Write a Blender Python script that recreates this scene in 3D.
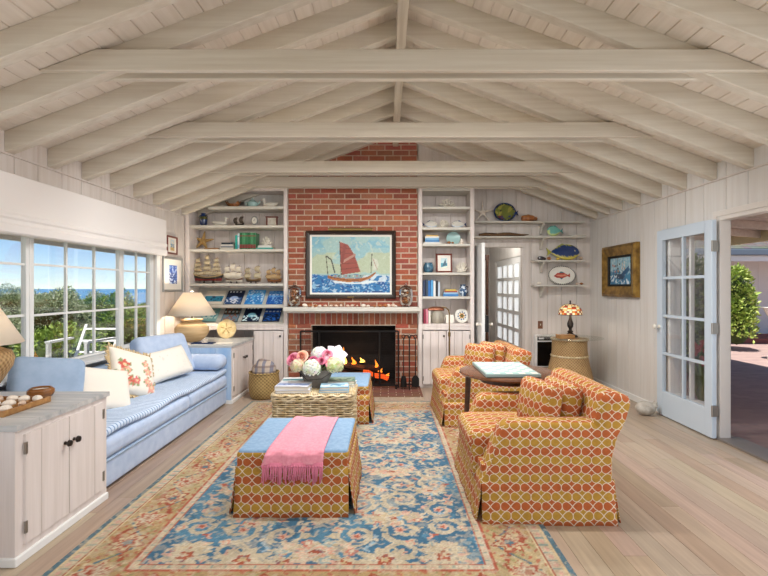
import bpy, bmesh, math, random
import numpy as np
from mathutils import Vector, Matrix, Euler
random.seed(7); RNG = np.random.default_rng(7)
PI = math.pi
for o in list(bpy.data.objects): bpy.data.objects.remove(o)
SC = bpy.context.scene
COL = SC.collection

# ---------------------------------------------------------------- camera, world, sun, lights, exposure
F, CX, CY, H = 459.0, 388.0, 288.0, 1.38
cam_d = bpy.data.cameras.new('camera'); cam = bpy.data.objects.new('camera', cam_d); COL.objects.link(cam)
cam.location = (0, 0, H); cam.rotation_euler = (PI/2, 0, 0)
cam_d.sensor_width = 36; cam_d.lens = 36*F/768; cam_d.shift_x = -4/768; cam_d.clip_end = 9000
SC.camera = cam
SC.view_settings.view_transform = 'Standard'; SC.view_settings.look = 'None'
SC.view_settings.gamma = 1; SC.view_settings.use_curve_mapping = False
SC.view_settings.exposure = 0.0
SC.cycles.use_denoising = True
SC.cycles.max_bounces = 8; SC.cycles.diffuse_bounces = 5; SC.cycles.transparent_max_bounces = 12
SC.cycles.sample_clamp_indirect = 6; SC.cycles.caustics_reflective = False; SC.cycles.caustics_refractive = False

W = bpy.data.worlds.new('world'); SC.world = W; W.use_nodes = True
nt = W.node_tree; bg = nt.nodes['Background']
sky = nt.nodes.new('ShaderNodeTexSky'); sky.sky_type = 'NISHITA'; sky.sun_disc = False
sky.sun_elevation = math.radians(58); sky.sun_rotation = math.radians(200); sky.air_density = 0.75; sky.dust_density = 0.0; sky.ozone_density = 3.0; sky.altitude = 1800
nt.links.new(sky.outputs[0], bg.inputs[0]); bg.inputs[1].default_value = 0.155
sd = bpy.data.lights.new('sun', 'SUN'); sun = bpy.data.objects.new('sun', sd); COL.objects.link(sun)
sd.energy = 8.0; sd.angle = 0.01; sd.color = (1, .95, .86)
sun.rotation_euler = Vector((.20, .25, -.95)).to_track_quat('-Z', 'Y').to_euler()
def area(name, loc, direction, sx, sy, power, col=(1, .97, .93)):
    d = bpy.data.lights.new(name, 'AREA'); d.shape = 'RECTANGLE'; d.size = sx; d.size_y = sy; d.energy = power; d.color = col
    o = bpy.data.objects.new(name, d); COL.objects.link(o); o.location = loc
    o.rotation_euler = Vector(direction).to_track_quat('-Z', 'Y').to_euler(); return o
# area lamp for daylight in the open door; the rest are unseen fill lamps added beside, behind and
# over the viewer, plus fill strips hidden on the far side of the collar ties, shining down
area('daylight_terrace_door', (3.12, 2.9, 1.0), (-1, .05, .05), 1.1, 1.9, 21, (.97, .98, 1))
area('fill_right', (2.88, 1.0, 1.1), (-1, .25, .0), 1.8, 1.8, 36, (.97, .98, 1))  # added fill from the right, out of view
area('fill_left', (-2.72, 1.75, 1.3), (1, .15, .6), 2.3, 1.1, 16, (.96, .98, 1))  # added fill from the left, tilted up towards the rafters
area('fill_rear', (.1, -6.6, 1.2), (0, 1, 0), 5.0, 2.0, 72, (.95, .97, 1))  # added fill from behind the viewer
area('fill_overhead', (.1, -.4, 2.5), (0, .3, -1), 3.6, .8, 45, (1, .98, .95))  # added overhead fill, no fixture built
for k, (y, p) in enumerate(((3.09, 56), (4.365, 86))): area('tie_fill_strip', (.1, y, 2.80), (0, 0, -1), 2.6, .05, p, (1, .99, .97))  # added fill, tucked behind the ties to stay unseen

# ---------------------------------------------------------------- helpers
def lin(c): return c/12.92 if c <= .04045 else ((c+.055)/1.055)**2.4
def C(h):
    h = h.lstrip('#'); return tuple(lin(int(h[i:i+2], 16)/255) for i in (0, 2, 4))
def X_(px, Y): return (px-CX)*Y/F
def Z_(py, Y): return H-(py-CY)*Y/F

def sphere_dirs(n): return [Vector((math.cos(2*PI*i/n), math.sin(2*PI*i/n), 0)) for i in range(n)]
class MB:
    def __init__(s): s.v = []; s.f = []; s.c = []; s.col = None
    def add(s, vs, fs):
        o = len(s.v); s.v += [tuple(p) for p in vs]; s.f += [tuple(o+i for i in f) for f in fs]; s.c += [s.col]*len(vs); return s
    def hexa(s, p):
        return s.add(p, [(0, 3, 2, 1), (4, 5, 6, 7), (0, 1, 5, 4), (1, 2, 6, 5), (2, 3, 7, 6), (3, 0, 4, 7)])
    def box(s, x0, x1, y0, y1, z0, z1):
        return s.hexa([(x0, y0, z0), (x1, y0, z0), (x1, y1, z0), (x0, y1, z0), (x0, y0, z1), (x1, y0, z1), (x1, y1, z1), (x0, y1, z1)])
    def obox(s, c, size, rot=(0, 0, 0)):
        R = Euler(rot).to_matrix(); c = Vector(c); h = Vector(size)/2
        P = [c+R @ Vector((sx*h.x, sy*h.y, sz*h.z)) for sz in (-1, 1) for sx, sy in ((-1, -1), (1, -1), (1, 1), (-1, 1))]
        return s.hexa(P)
    def tube(s, pts, r, n=8, cap=True, closed=False):
        pts = [Vector(p) for p in pts]; m = len(pts); rs = r if isinstance(r, (list, tuple)) else [r]*m
        vs = []; ref = None
        for i, p in enumerate(pts):
            a = pts[i-1] if (i > 0 or closed) else p; b = pts[(i+1) % m] if (i < m-1 or closed) else p
            t = (b-a)
            t = t.normalized() if t.length > 1e-9 else Vector((0, 0, 1))
            if ref is None: ref = Vector((0, 0, 1)) if abs(t.z) < .9 else Vector((1, 0, 0))
            u = (ref-t*ref.dot(t)); u = u.normalized() if u.length > 1e-6 else t.orthogonal().normalized(); ref = u; w = t.cross(u)
            vs += [p+(u*math.cos(2*PI*k/n)+w*math.sin(2*PI*k/n))*rs[i] for k in range(n)]
        fs = []
        for i in range(m if closed else m-1):
            j = (i+1) % m
            fs += [(i*n+k, i*n+(k+1) % n, j*n+(k+1) % n, j*n+k) for k in range(n)]
        if cap and not closed: fs += [tuple(range(n))[::-1], tuple((m-1)*n+k for k in range(n))]
        return s.add(vs, fs)
    def lathe(s, prof, c=(0, 0, 0), n=24, rot=None, sc=(1, 1, 1), cap=True):
        c = Vector(c); R = Euler(rot).to_matrix() if rot else Matrix.Identity(3); vs = []; m = len(prof)
        for r, z in prof:
            vs += [c+R @ Vector((r*math.cos(2*PI*k/n)*sc[0], r*math.sin(2*PI*k/n)*sc[1], z*sc[2])) for k in range(n)]
        fs = [(i*n+k, i*n+(k+1) % n, (i+1)*n+(k+1) % n, (i+1)*n+k) for i in range(m-1) for k in range(n)]
        if cap: fs += [tuple(range(n))[::-1], tuple((m-1)*n+k for k in range(n))]
        return s.add(vs, fs)
    def ell(s, c, r, n=14, m=8, rot=None, fn=None):
        prof = [(max(math.sin(PI*i/m), 1e-4), -math.cos(PI*i/m)) for i in range(m+1)]
        c = Vector(c); R = Euler(rot).to_matrix() if rot else Matrix.Identity(3); vs = []
        r = (r, r, r) if not isinstance(r, (tuple, list)) else r
        for a, z in prof:
            for k in range(n):
                d = Vector((a*math.cos(2*PI*k/n), a*math.sin(2*PI*k/n), z)); q = fn(d) if fn else 1
                vs.append(c+R @ Vector((d.x*r[0]*q, d.y*r[1]*q, d.z*r[2]*q)))
        fs = [(i*n+k, i*n+(k+1) % n, (i+1)*n+(k+1) % n, (i+1)*n+k) for i in range(m) for k in range(n)]
        return s.add(vs, fs)
    def prism(s, poly, fn, d0, d1):
        n = len(poly); vs = [fn(a, b, d0) for a, b in poly]+[fn(a, b, d1) for a, b in poly]
        fs = [tuple(range(n))[::-1], tuple(range(n, 2*n))]+[(i, (i+1) % n, n+(i+1) % n, n+i) for i in range(n)]
        return s.add(vs, fs)
    def grid(s, fn, nu, nv, cu=False):
        vs = [fn(i/nu, j/nv) for i in range(nu+(0 if cu else 1)) for j in range(nv+1)]; m = nu if cu else nu+1
        fs = [(i*(nv+1)+j, ((i+1) % m)*(nv+1)+j, ((i+1) % m)*(nv+1)+j+1, i*(nv+1)+j+1) for i in range(nu) for j in range(nv)]
        return s.add(vs, fs)
    def rbox(s, cx, cy, cz, sx, sy, sz, r, crown=0, seg=3, mid=6, fn=None):
        hx, hy, hz = sx/2, sy/2, sz/2; r = min(r, hx, hy, hz)
        def ax(h):
            e = [-h+r*(1-math.cos(PI/2*i/seg)) if 0 else -h+r*i/seg for i in range(seg+1)]
            k = [-h+r+(2*h-2*r)*i/mid for i in range(1, mid)]
            return e+k+[-q for q in e[::-1]]
        A, B, D = ax(hx), ax(hy), ax(hz); vs = []; fs = []; idx = {}
        def vid(p):
            key = tuple(round(q, 6) for q in p)
            if key not in idx:
                q = Vector(p); i = Vector((max(-hx+r, min(hx-r, q.x)), max(-hy+r, min(hy-r, q.y)), max(-hz+r, min(hz-r, q.z))))
                d = q-i
                if d.length > 1e-9: q = i+d.normalized()*r
                if crown:
                    q.z += crown*max(0, 1-(q.x/hx)**2)*max(0, 1-(q.y/hy)**2)*(1 if q.z > 0 else -.3)
                if fn: q = fn(q)
                idx[key] = len(vs); vs.append(Vector((cx, cy, cz))+q)
            return idx[key]
        def face(U, V, mk, flip):
            for i in range(len(U)-1):
                for j in range(len(V)-1):
                    f = (vid(mk(U[i], V[j])), vid(mk(U[i+1], V[j])), vid(mk(U[i+1], V[j+1])), vid(mk(U[i], V[j+1])))
                    if len(set(f)) == 4: fs.append(f[::-1] if flip else f)
        for sg in (-1, 1):
            face(A, B, lambda a, b: (a, b, sg*hz), sg < 0); face(B, D, lambda a, b: (sg*hx, a, b), sg < 0); face(A, D, lambda a, b: (a, sg*hy, b), sg > 0)
        return s.add(vs, fs)
    def xf(s, M):
        s.v = [tuple(M @ Vector(p)) for p in s.v]; return s
    def build(s, name, m, parent=None, smooth=40, bevel=0, bseg=2, sub=0, solid=0, uv=False, loc=None, weld=True):
        me = bpy.data.meshes.new(name); me.from_pydata(s.v, [], s.f)
        has = any(c is not None for c in s.c)
        if has:
            a = me.color_attributes.new('Col', 'FLOAT_COLOR', 'POINT')
            arr = np.ones((len(s.v), 4), dtype=np.float32); arr[:, :3] = [c if c is not None else (1, 1, 1) for c in s.c]; a.data.foreach_set('color', arr.ravel())
        bm = bmesh.new(); bm.from_mesh(me)
        if weld: bmesh.ops.remove_doubles(bm, verts=bm.verts, dist=1e-5)
        bmesh.ops.recalc_face_normals(bm, faces=bm.faces); bm.to_mesh(me); bm.free()
        if uv: box_uv(me)
        if smooth:
            me.shade_smooth()
            if smooth < 180: me.set_sharp_from_angle(angle=math.radians(smooth))
        me.materials.append(m)
        o = bpy.data.objects.new(name, me); COL.objects.link(o)
        if parent is not None: o.parent = parent
        if loc is not None: o.location = loc
        if bevel:
            b = o.modifiers.new('bevel', 'BEVEL'); b.width = bevel; b.segments = bseg; b.limit_method = 'ANGLE'; b.angle_limit = math.radians(50)
        if solid:
            b = o.modifiers.new('solid', 'SOLIDIFY'); b.thickness = solid; b.offset = 0
        if sub:
            b = o.modifiers.new('sub', 'SUBSURF'); b.levels = sub; b.render_levels = sub
        return o
def box_uv(me):
    L = me.uv_layers.new(name='UVMap'); uv = np.zeros((len(me.loops), 2), dtype=np.float32)
    for p in me.polygons:
        n = p.normal; a = (abs(n.x), abs(n.y), abs(n.z)); k = 2 if a[2] > .75 else (0 if a[0] > a[1] else 1)
        for li in p.loop_indices:
            c = me.vertices[me.loops[li].vertex_index].co
            uv[li] = (c.y, c.z) if k == 0 else ((c.x, c.z) if k == 1 else (c.x, c.y))
    L.data.foreach_set('uv', uv.ravel())
def tag(o, label=None, cat=None, group=None, kind=None):
    if label: o['label'] = label
    if cat: o['category'] = cat
    if group: o['group'] = group
    if kind: o['kind'] = kind
    return o
def thing(name, label, cat, loc=(0, 0, 0), rz=0, group=None, rot=None):
    o = bpy.data.objects.new(name, None); COL.objects.link(o); o.empty_display_size = .05
    o.location = loc; o.rotation_euler = rot if rot else (0, 0, rz); return tag(o, label, cat, group)
def struct(o): o['kind'] = 'structure'; return o
def dup(root, loc, rz=None, label=None, rot=None, scale=None):
    r = root.copy(); COL.objects.link(r); r.location = loc
    if rz is not None: r.rotation_euler = (0, 0, rz)
    if rot is not None: r.rotation_euler = rot
    if scale is not None: r.scale = scale if isinstance(scale, (tuple, list)) else (scale,)*3
    if label: r['label'] = label
    for ch in list(root.children):
        c = ch.copy(); COL.objects.link(c); c.parent = r
        for g in list(ch.children):
            d = g.copy(); COL.objects.link(d); d.parent = c
    return r

# ---------------------------------------------------------------- materials
def principled(name):
    m = bpy.data.materials.new(name); m.use_nodes = True; return m, m.node_tree, m.node_tree.nodes['Principled BSDF']
def nn(t, kind, **kw):
    n = t.nodes.new('ShaderNode'+kind)
    for k, v in kw.items(): setattr(n, k, v)
    return n
def mth(t, op, a, b=None, c=None):
    n = t.nodes.new('ShaderNodeMath'); n.operation = op
    for i, x in enumerate((a, b, c)):
        if x is None: continue
        if isinstance(x, (int, float)): n.inputs[i].default_value = x
        else: t.links.new(x, n.inputs[i])
    return n.outputs[0]
def mixc(t, fac, a, b, mode='MIX'):
    n = t.nodes.new('ShaderNodeMix'); n.data_type = 'RGBA'; n.blend_type = mode
    for i, x in ((0, fac), (6, a), (7, b)):
        if isinstance(x, (int, float)): n.inputs[i].default_value = x
        elif isinstance(x, tuple): n.inputs[i].default_value = (*x[:3], 1)
        else: t.links.new(x, n.inputs[i])
    return n.outputs[2]
def noise(t, scale=(1, 1, 1), detail=4, s=1.0, coord='Object', rough=.55):
    tc = nn(t, 'TexCoord'); mp = nn(t, 'Mapping'); mp.inputs['Scale'].default_value = scale
    n = nn(t, 'TexNoise'); n.inputs['Scale'].default_value = s; n.inputs['Detail'].default_value = detail; n.inputs['Roughness'].default_value = rough
    t.links.new(tc.outputs[coord], mp.inputs[0]); t.links.new(mp.outputs[0], n.inputs['Vector']); return n.outputs['Fac']
def ramp(t, fac, stops):
    r = nn(t, 'ValToRGB'); e = r.color_ramp.elements
    while len(e) < len(stops): e.new(.5)
    for q, (p, c) in zip(e, stops): q.position = p; q.color = (*c[:3], 1)
    t.links.new(fac, r.inputs[0]); return r.outputs[0]
def bump(t, b, h, strength=.3, dist=.01):
    n = nn(t, 'Bump'); n.inputs['Strength'].default_value = strength; n.inputs['Distance'].default_value = dist
    t.links.new(h, n.inputs['Height']); t.links.new(n.outputs[0], b.inputs['Normal'])
def mat(name, col, rough=.6, metal=0, col2=None, scale=(8, 8, 8), detail=4, lo=.35, hi=.65, bmp=0, bscale=(60, 60, 60), bdist=.004, spec=.5, trans=0, emit=None, es=0, coat=0):
    m, t, b = principled(name); col = C(col) if isinstance(col, str) else col
    b.inputs['Base Color'].default_value = (*col, 1); b.inputs['Roughness'].default_value = rough; b.inputs['Metallic'].default_value = metal
    b.inputs['Specular IOR Level'].default_value = spec; b.inputs['Transmission Weight'].default_value = trans; b.inputs['Coat Weight'].default_value = coat
    if col2 is not None:
        c2 = C(col2) if isinstance(col2, str) else col2
        t.links.new(ramp(t, noise(t, scale, detail), [(lo, col), (hi, c2)]), b.inputs['Base Color'])
    if bmp: bump(t, b, noise(t, bscale, 3), bmp, bdist)
    if emit: b.inputs['Emission Color'].default_value = (*(C(emit) if isinstance(emit, str) else emit), 1); b.inputs['Emission Strength'].default_value = es
    return m
def vcol(name, rough=.6, var=0, scale=(20, 20, 20), bmp=0, bscale=(80, 80, 80), spec=.4, coat=0, sheen=0):
    m, t, b = principled(name); a = nn(t, 'Attribute'); a.attribute_name = 'Col'; out = a.outputs['Color']
    if var:
        f = noise(t, scale, 5); out = mixc(t, 1.0, out, ramp(t, f, [(.3, (1-var,)*3), (.7, (1,)*3)]), 'MULTIPLY')
    t.links.new(out, b.inputs['Base Color']); b.inputs['Roughness'].default_value = rough; b.inputs['Specular IOR Level'].default_value = spec
    b.inputs['Coat Weight'].default_value = coat; b.inputs['Sheen Weight'].default_value = sheen
    if bmp: bump(t, b, noise(t, bscale, 3), bmp, .004)
    return m
def glass(name, tint=(1, 1, 1), refl=.08):
    m, t, b = principled(name); t.nodes.remove(b); out = t.nodes['Material Output']
    tr = nn(t, 'BsdfTransparent'); tr.inputs[0].default_value = (*tint, 1); gl = nn(t, 'BsdfGlossy'); gl.inputs['Roughness'].default_value = .02
    fr = nn(t, 'Fresnel'); fr.inputs['IOR'].default_value = 1.45; mx = nn(t, 'MixShader')
    t.links.new(mth(t, 'MULTIPLY', fr.outputs[0], min(1, refl*10)), mx.inputs[0]); t.links.new(tr.outputs[0], mx.inputs[1]); t.links.new(gl.outputs[0], mx.inputs[2]); t.links.new(mx.outputs[0], out.inputs[0]); return m
def translucent(name, col, mixf=.5):
    m, t, b = principled(name); t.nodes.remove(b); out = t.nodes['Material Output']; col = C(col)
    d = nn(t, 'BsdfDiffuse'); d.inputs[0].default_value = (*col, 1); tr = nn(t, 'BsdfTranslucent'); tr.inputs[0].default_value = (*col, 1)
    mx = nn(t, 'MixShader'); mx.inputs[0].default_value = mixf; t.links.new(d.outputs[0], mx.inputs[1]); t.links.new(tr.outputs[0], mx.inputs[2]); t.links.new(mx.outputs[0], out.inputs[0]); return m
def leafmat(name, c1, c2):
    m, t, b = principled(name); a = nn(t, 'Attribute'); a.attribute_name = 'Col'
    b.inputs['Roughness'].default_value = .5; b.inputs['Specular IOR Level'].default_value = .35
    t.links.new(mixc(t, a.outputs['Fac'], C(c1), C(c2)), b.inputs['Base Color']); return m
def ogee(name, c1, c2, line, cell=.06, rough=.85):
    # interlocking axe-head upholstery print: warped checker of curved cells with pale outlines
    m, t, b = principled(name); tc = nn(t, 'TexCoord'); sp = nn(t, 'SeparateXYZ'); t.links.new(tc.outputs['UV'], sp.inputs[0])
    s_ = mth(t, 'DIVIDE', sp.outputs[0], cell); t_ = mth(t, 'DIVIDE', sp.outputs[1], cell*.87); A = .29
    p, q = mth(t, 'ADD', s_, t_), mth(t, 'SUBTRACT', s_, t_); pp, qp = mth(t, 'MULTIPLY', p, PI), mth(t, 'MULTIPLY', q, PI)
    def odd(x): return mth(t, 'MULTIPLY_ADD', mth(t, 'COSINE', x), -.62, .38)
    u2 = mth(t, 'SUBTRACT', p, mth(t, 'MULTIPLY', mth(t, 'MULTIPLY', odd(pp), mth(t, 'SINE', qp)), A))
    v2 = mth(t, 'SUBTRACT', q, mth(t, 'MULTIPLY', mth(t, 'MULTIPLY', odd(qp), mth(t, 'SINE', pp)), A))
    def edge(x): return mth(t, 'ABSOLUTE', mth(t, 'SUBTRACT', mth(t, 'FRACT', mth(t, 'ADD', x, .5)), .5))
    d = mth(t, 'MINIMUM', edge(u2), edge(v2)); ln = mth(t, 'LESS_THAN', d, .066)
    def half(x): return mth(t, 'FLOOR', mth(t, 'MULTIPLY', mth(t, 'ADD', x, 1.0), .5))
    row = mth(t, 'MODULO', mth(t, 'ADD', mth(t, 'SUBTRACT', half(u2), half(v2)), 400), 2)
    n1 = noise(t, (40, 40, 40), 3); base = mixc(t, row, C(c1), C(c2))
    base = mixc(t, 1.0, base, ramp(t, n1, [(.25, (.82,)*3), (.75, (1.1,)*3)]), 'MULTIPLY')
    t.links.new(mixc(t, ln, base, C(line)), b.inputs['Base Color']); b.inputs['Roughness'].default_value = rough; b.inputs['Specular IOR Level'].default_value = .2
    bump(t, b, noise(t, (250, 250, 250), 2), .25, .002); return m
def weave(name, c1, c2, sx=60, sz=90, rough=.6):
    m, t, b = principled(name); tc = nn(t, 'TexCoord'); sp = nn(t, 'SeparateXYZ'); t.links.new(tc.outputs['Object'], sp.inputs[0])
    a = mth(t, 'MULTIPLY', mth(t, 'ARCTAN2', sp.outputs[1], sp.outputs[0]), sx); z = mth(t, 'MULTIPLY', sp.outputs[2], sz)
    h = mth(t, 'MULTIPLY', mth(t, 'SINE', mth(t, 'ADD', a, mth(t, 'MULTIPLY', mth(t, 'FLOOR', mth(t, 'DIVIDE', z, PI)), PI))), mth(t, 'ABSOLUTE', mth(t, 'SINE', z)))
    f = mth(t, 'MULTIPLY_ADD', h, .5, .5); n1 = noise(t, (9, 9, 9), 4)
    f2 = mth(t, 'MULTIPLY_ADD', n1, .5, mth(t, 'MULTIPLY', f, .6))
    t.links.new(ramp(t, f2, [(.2, C(c1)), (.75, C(c2))]), b.inputs['Base Color']); b.inputs['Roughness'].default_value = rough; b.inputs['Specular IOR Level'].default_value = .3
    bump(t, b, f, .8, .006); return m

M = {}
M['wall'] = mat('whitewashed boards', '#d8d0ca', .6, col2='#cdc3ba', scale=(26, 26, 1.1), lo=.38, hi=.72, bmp=.15, bscale=(90, 90, 3))
M['wall_r'] = mat('whitewashed boards cool', '#dad7d3', .6, col2='#d0cbc5', scale=(26, 26, 1.1), lo=.38, hi=.72, bmp=.15, bscale=(90, 90, 3))
M['beam'] = mat('washed beams', '#d9d2c4', .6, col2='#c9bfae', scale=(1.0, 30, 30), lo=.35, hi=.75, bmp=.15, bscale=(3, 90, 90))
M['roofboard'] = mat('washed roof boards', '#e4dbcf', .65, col2='#d6cbbd', scale=(22, 1.2, 22), lo=.35, hi=.72, bmp=.15, bscale=(80, 3, 80))
M['cabinet'] = mat('washed cabinet wood', '#dfd5d0', .5, col2='#d0c5be', scale=(26, 26, 1.2), lo=.4, hi=.75, bmp=.1, bscale=(90, 90, 3))
M['shelfwood'] = mat('washed bookcase wood', '#cfcbc1', .5, col2='#bdb7aa', scale=(1.2, 26, 26), lo=.4, hi=.75, bmp=.1)
M['topwood'] = mat('grey washed top', '#c2c0bd', .4, col2='#9fa2a4', scale=(1.4, 22, 22), lo=.38, hi=.7, bmp=.1)
M['bluewood'] = mat('pale blue washed boards', '#b5cbe2', .5, col2='#90b4dc', scale=(14, 14, 3), lo=.35, hi=.7)
M['white'] = mat('white paint', '#e6e6e4', .4)
M['door_blue'] = mat('pale blue paint', '#c6d3df', .35)
M['shade_cloth'] = mat('white roman shade linen', '#ebe6e2', .85, bmp=.15, bscale=(300, 300, 300))
M['black'] = mat('black iron', '#141211', .5, .4)
M['soot'] = mat('sooty firebrick', '#1b1613', .95, col2='#0c0a09', scale=(6, 6, 6))
M['hearth'] = mat('hearth brick', '#6d4a40', .7, col2='#8a5c4c', scale=(12, 12, 12), bmp=.2)
M['glass'] = glass('window glass', (1, 1, 1), .02)
M['jar_glass'] = glass('jar glass', (.94, .97, .96), .2)
M['brass'] = mat('aged brass', '#7a6238', .4, .8)
M['pewter'] = mat('dark bronze', '#3a3430', .4, .7)
M['hingemetal'] = mat('hinge metal', '#9a948c', .35, .8)
M['brick'] = vcol('red brick', .85, .3, (40, 40, 40), .4, (60, 60, 60), .2)
M['mortar'] = mat('mortar', '#c4b4a2', .95, col2='#b09d8a', scale=(20, 20, 20), bmp=.3)
M['floor'] = vcol('pale oak planks', .33, .28, (30, 1.6, 1), .05, (60, 3, 1), .45)
M['rug'] = vcol('wool rug', .95, .18, (160, 160, 160), .4, (300, 300, 300), .1, sheen=.1)
M['paint'] = vcol('oil paint', .45, .1, (40, 40, 40), .25, (60, 60, 60), .4)
M['printed'] = vcol('printed paper', .35, 0, spec=.4)
M['solid'] = vcol('painted colours', .45, .08, (25, 25, 25), 0)
M['glaze'] = vcol('glazed ceramic', .15, .06, (25, 25, 25), 0, spec=.5, coat=.4)
M['axe'] = ogee('orange axe-head print', '#ab5a30', '#ab8234', '#d0bfa8', .06)
M['sofa'] = mat('pale blue canvas', '#bccbe3', .85, col2='#adbfdb', scale=(14, 14, 14), bmp=.2, bscale=(300, 300, 300))
M['sofa_dark'] = mat('slate blue canvas', '#9db0c8', .85, col2='#8fa4bd', scale=(10, 10, 10), bmp=.2, bscale=(300, 300, 300))
M['ottoblue'] = mat('blue linen', '#8ca8c3', .9, col2='#7a99b8', scale=(40, 40, 40), bmp=.3, bscale=(220, 220, 220))
M['cream'] = mat('cream linen', '#e6ded2', .9, bmp=.25, bscale=(240, 240, 240))
M['pink'] = mat('pink wool throw', '#eb9dab', .95, col2='#e28a9b', scale=(60, 60, 60), bmp=.5, bscale=(200, 200, 200))
M['fringe'] = mat('pink fringe', '#d27a90', .95)
M['seagrass'] = weave('seagrass weave', '#6f5a35', '#b59a66', 26, 150)
M['wicker'] = weave('wicker', '#7d5f3c', '#bb9a6c', 40, 170)
M['rattan'] = mat('pale rattan', '#d6c6a6', .5, col2='#b79f74', scale=(18, 18, 18))
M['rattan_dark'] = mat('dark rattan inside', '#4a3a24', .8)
M['walnut'] = mat('dark walnut', '#5c3a26', .3, col2='#3c2417', scale=(3, 30, 30), lo=.3, hi=.7, coat=.2)
M['tabletop'] = mat('walnut tabletop', '#7a5038', .25, col2='#56331f', scale=(2, 24, 24), lo=.3, hi=.7, coat=.25)
M['oak'] = mat('honey oak', '#b5864f', .4, col2='#946636', scale=(4, 30, 30), coat=.1)
M['bowlwood'] = mat('koa wood', '#96602f', .25, col2='#5e3718', scale=(4, 4, 40), coat=.4)
M['gilt'] = mat('antique gilt', '#a8843f', .32, .55, col2='#6b4f22', scale=(10, 10, 10))
M['darkframe'] = mat('dark frame wood', '#2b1f18', .35)
M['redframe'] = mat('mahogany frame', '#6e2f22', .3)
M['matboard'] = mat('mat board', '#e9e4da', .8)
M['greyframe'] = mat('silver grey frame', '#9d9c98', .4, .3)
M['ship_hull'] = vcol('model hull', .45, .1)
M['sailcloth'] = mat('aged sail', '#cbbfa2', .9, col2='#a9987a', scale=(14, 14, 14))
M['ship_wood'] = mat('model spars', '#6a4c2c', .5)
M['rigging'] = mat('model rigging', '#5a4a38', .8)
M['starfish'] = mat('starfish', '#c09c62', .85, col2='#9c7a45', scale=(30, 30, 30), bmp=.6, bscale=(120, 120, 120))
M['coral'] = mat('white coral', '#eee8db', .9, col2='#d2cabb', scale=(25, 25, 25), bmp=.7, bscale=(90, 90, 90))
M['shell'] = mat('seashell', '#e2d2c0', .4, col2='#c39f86', scale=(35, 35, 35), coat=.2)
M['shell_white'] = mat('white shell', '#efe8dd', .4, col2='#d9c7b4', scale=(22, 22, 22), coat=.2)
M['shell_brown'] = mat('brown shell', '#b5753f', .3, col2='#7c4522', scale=(18, 18, 18), coat=.3)
M['driftwood'] = mat('driftwood', '#6d4f33', .9, col2='#4a331f', scale=(4, 40, 40), bmp=.6)
M['whiteware'] = mat('white glazed ware', '#ebe6da', .2, coat=.4)
M['teal_glaze'] = mat('celadon glaze', '#a9cdcb', .2, coat=.4)
M['cobalt'] = mat('cobalt glass', '#23407c', .1, col2='#101b30', scale=(18, 18, 18), coat=.5)
M['pottery'] = mat('straw lamp pot', '#d8b98c', .7, col2='#c4a070', scale=(4, 4, 60), bmp=.5, bscale=(10, 10, 120))
M['lampshade'] = translucent('lamp shade linen', '#fbf3e6', .6)
M['plaid'] = None
M['stonegrey'] = mat('grey stone planter', '#7c756c', .8, col2='#5f5a53', scale=(14, 14, 14), bmp=.3)
M['doorstop'] = mat('pale stone', '#c4beb4', .8, col2='#a39c90', scale=(16, 16, 16), bmp=.4)
M['page'] = mat('book pages', '#ded6c6', .8)
M['coir'] = mat('coir mat', '#b28a52', .95, col2='#94703f', scale=(60, 60, 60), bmp=.6)
M['bark'] = mat('bark', '#5e4a38', .9, col2='#43342a', scale=(10, 10, 3))
M['green'] = leafmat('shrub leaves', '#5f7d2e', '#aabf5a')
M['sage'] = leafmat('sage leaves', '#83946c', '#c4cba8')
M['darkgreen'] = leafmat('dark leaves', '#4a6a2a', '#92ad4a')
M['stem'] = mat('green stems', '#5d7a3a', .6)
# ---------------------------------------------------------------- room shell
XL, XR, YB, YR = -2.81, 3.02, 6.86, -7.0          # left, right, back, rear walls
YF = 6.33                                          # face of the bookcases and chimney
RX, SL, ZE = .105, .375, 2.53                      # ridge position, roof slope, underside of boards at the walls
def zroof(x): return ZE+SL*(XR-RX)-SL*abs(x-RX)
def board_wall(name, P, a0, a1, zt, openings, m, widths=(.235, .27, .25, .29), zb=0, kind=True, parent=None, depth=.1):
    # P(a, d, z) maps along-wall, into-room depth, height; openings = (a0, a1, z0, z1)
    cuts = [a0]; i = 0
    while cuts[-1]+.12 < a1: cuts.append(min(a1, cuts[-1]+widths[i % len(widths)])); i += 1
    cuts[-1] = a1
    full = set(round(c, 5) for c in cuts); extra = [q for op in openings for q in op[:2] if a0 < q < a1]
    pts = sorted(set([round(c, 5) for c in cuts]+[round(q, 5) for q in extra]+([RX] if a0 < RX < a1 and zt(RX) > zt(a0) else [])))
    mb = MB()
    for p, q in zip(pts[:-1], pts[1:]):
        if q-p < 1e-4: continue
        mid = (p+q)/2; ops = sorted([o for o in openings if o[0] < mid < o[1]], key=lambda o: o[2]); z = zb; segs = []
        for o in ops:
            if o[2] > z: segs.append((z, o[2]))
            z = o[3]
        segs.append((z, None))
        for s0, s1 in segs:
            t0, t1 = (zt(p), zt(q)) if s1 is None else (s1, s1)
            i0 = .0045 if p in full and p != a0 else 0; i1 = .0045 if q in full and q != a1 else 0
            if depth: mb.hexa([P(p, -depth, s0), P(q, -depth, s0), P(q, 0, s0), P(p, 0, s0), P(p, -depth, t0), P(q, -depth, t1), P(q, 0, t1), P(p, 0, t0)])
            f = lambda e: P
            mb.hexa([P(p+i0*.3, 0, s0), P(q-i1*.3, 0, s0), P(q-i1, .012, s0), P(p+i0, .012, s0), P(p+i0*.3, 0, t0), P(q-i1*.3, 0, t1), P(q-i1, .012, t1), P(p+i0, .012, t0)])
    o = mb.build(name, m, parent, smooth=0, weld=False)
    return struct(o) if kind else o
PL = lambda a, d, z: (XL-.012+d, a, z)
PR = lambda a, d, z: (XR+.012-d, a, z)
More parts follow.
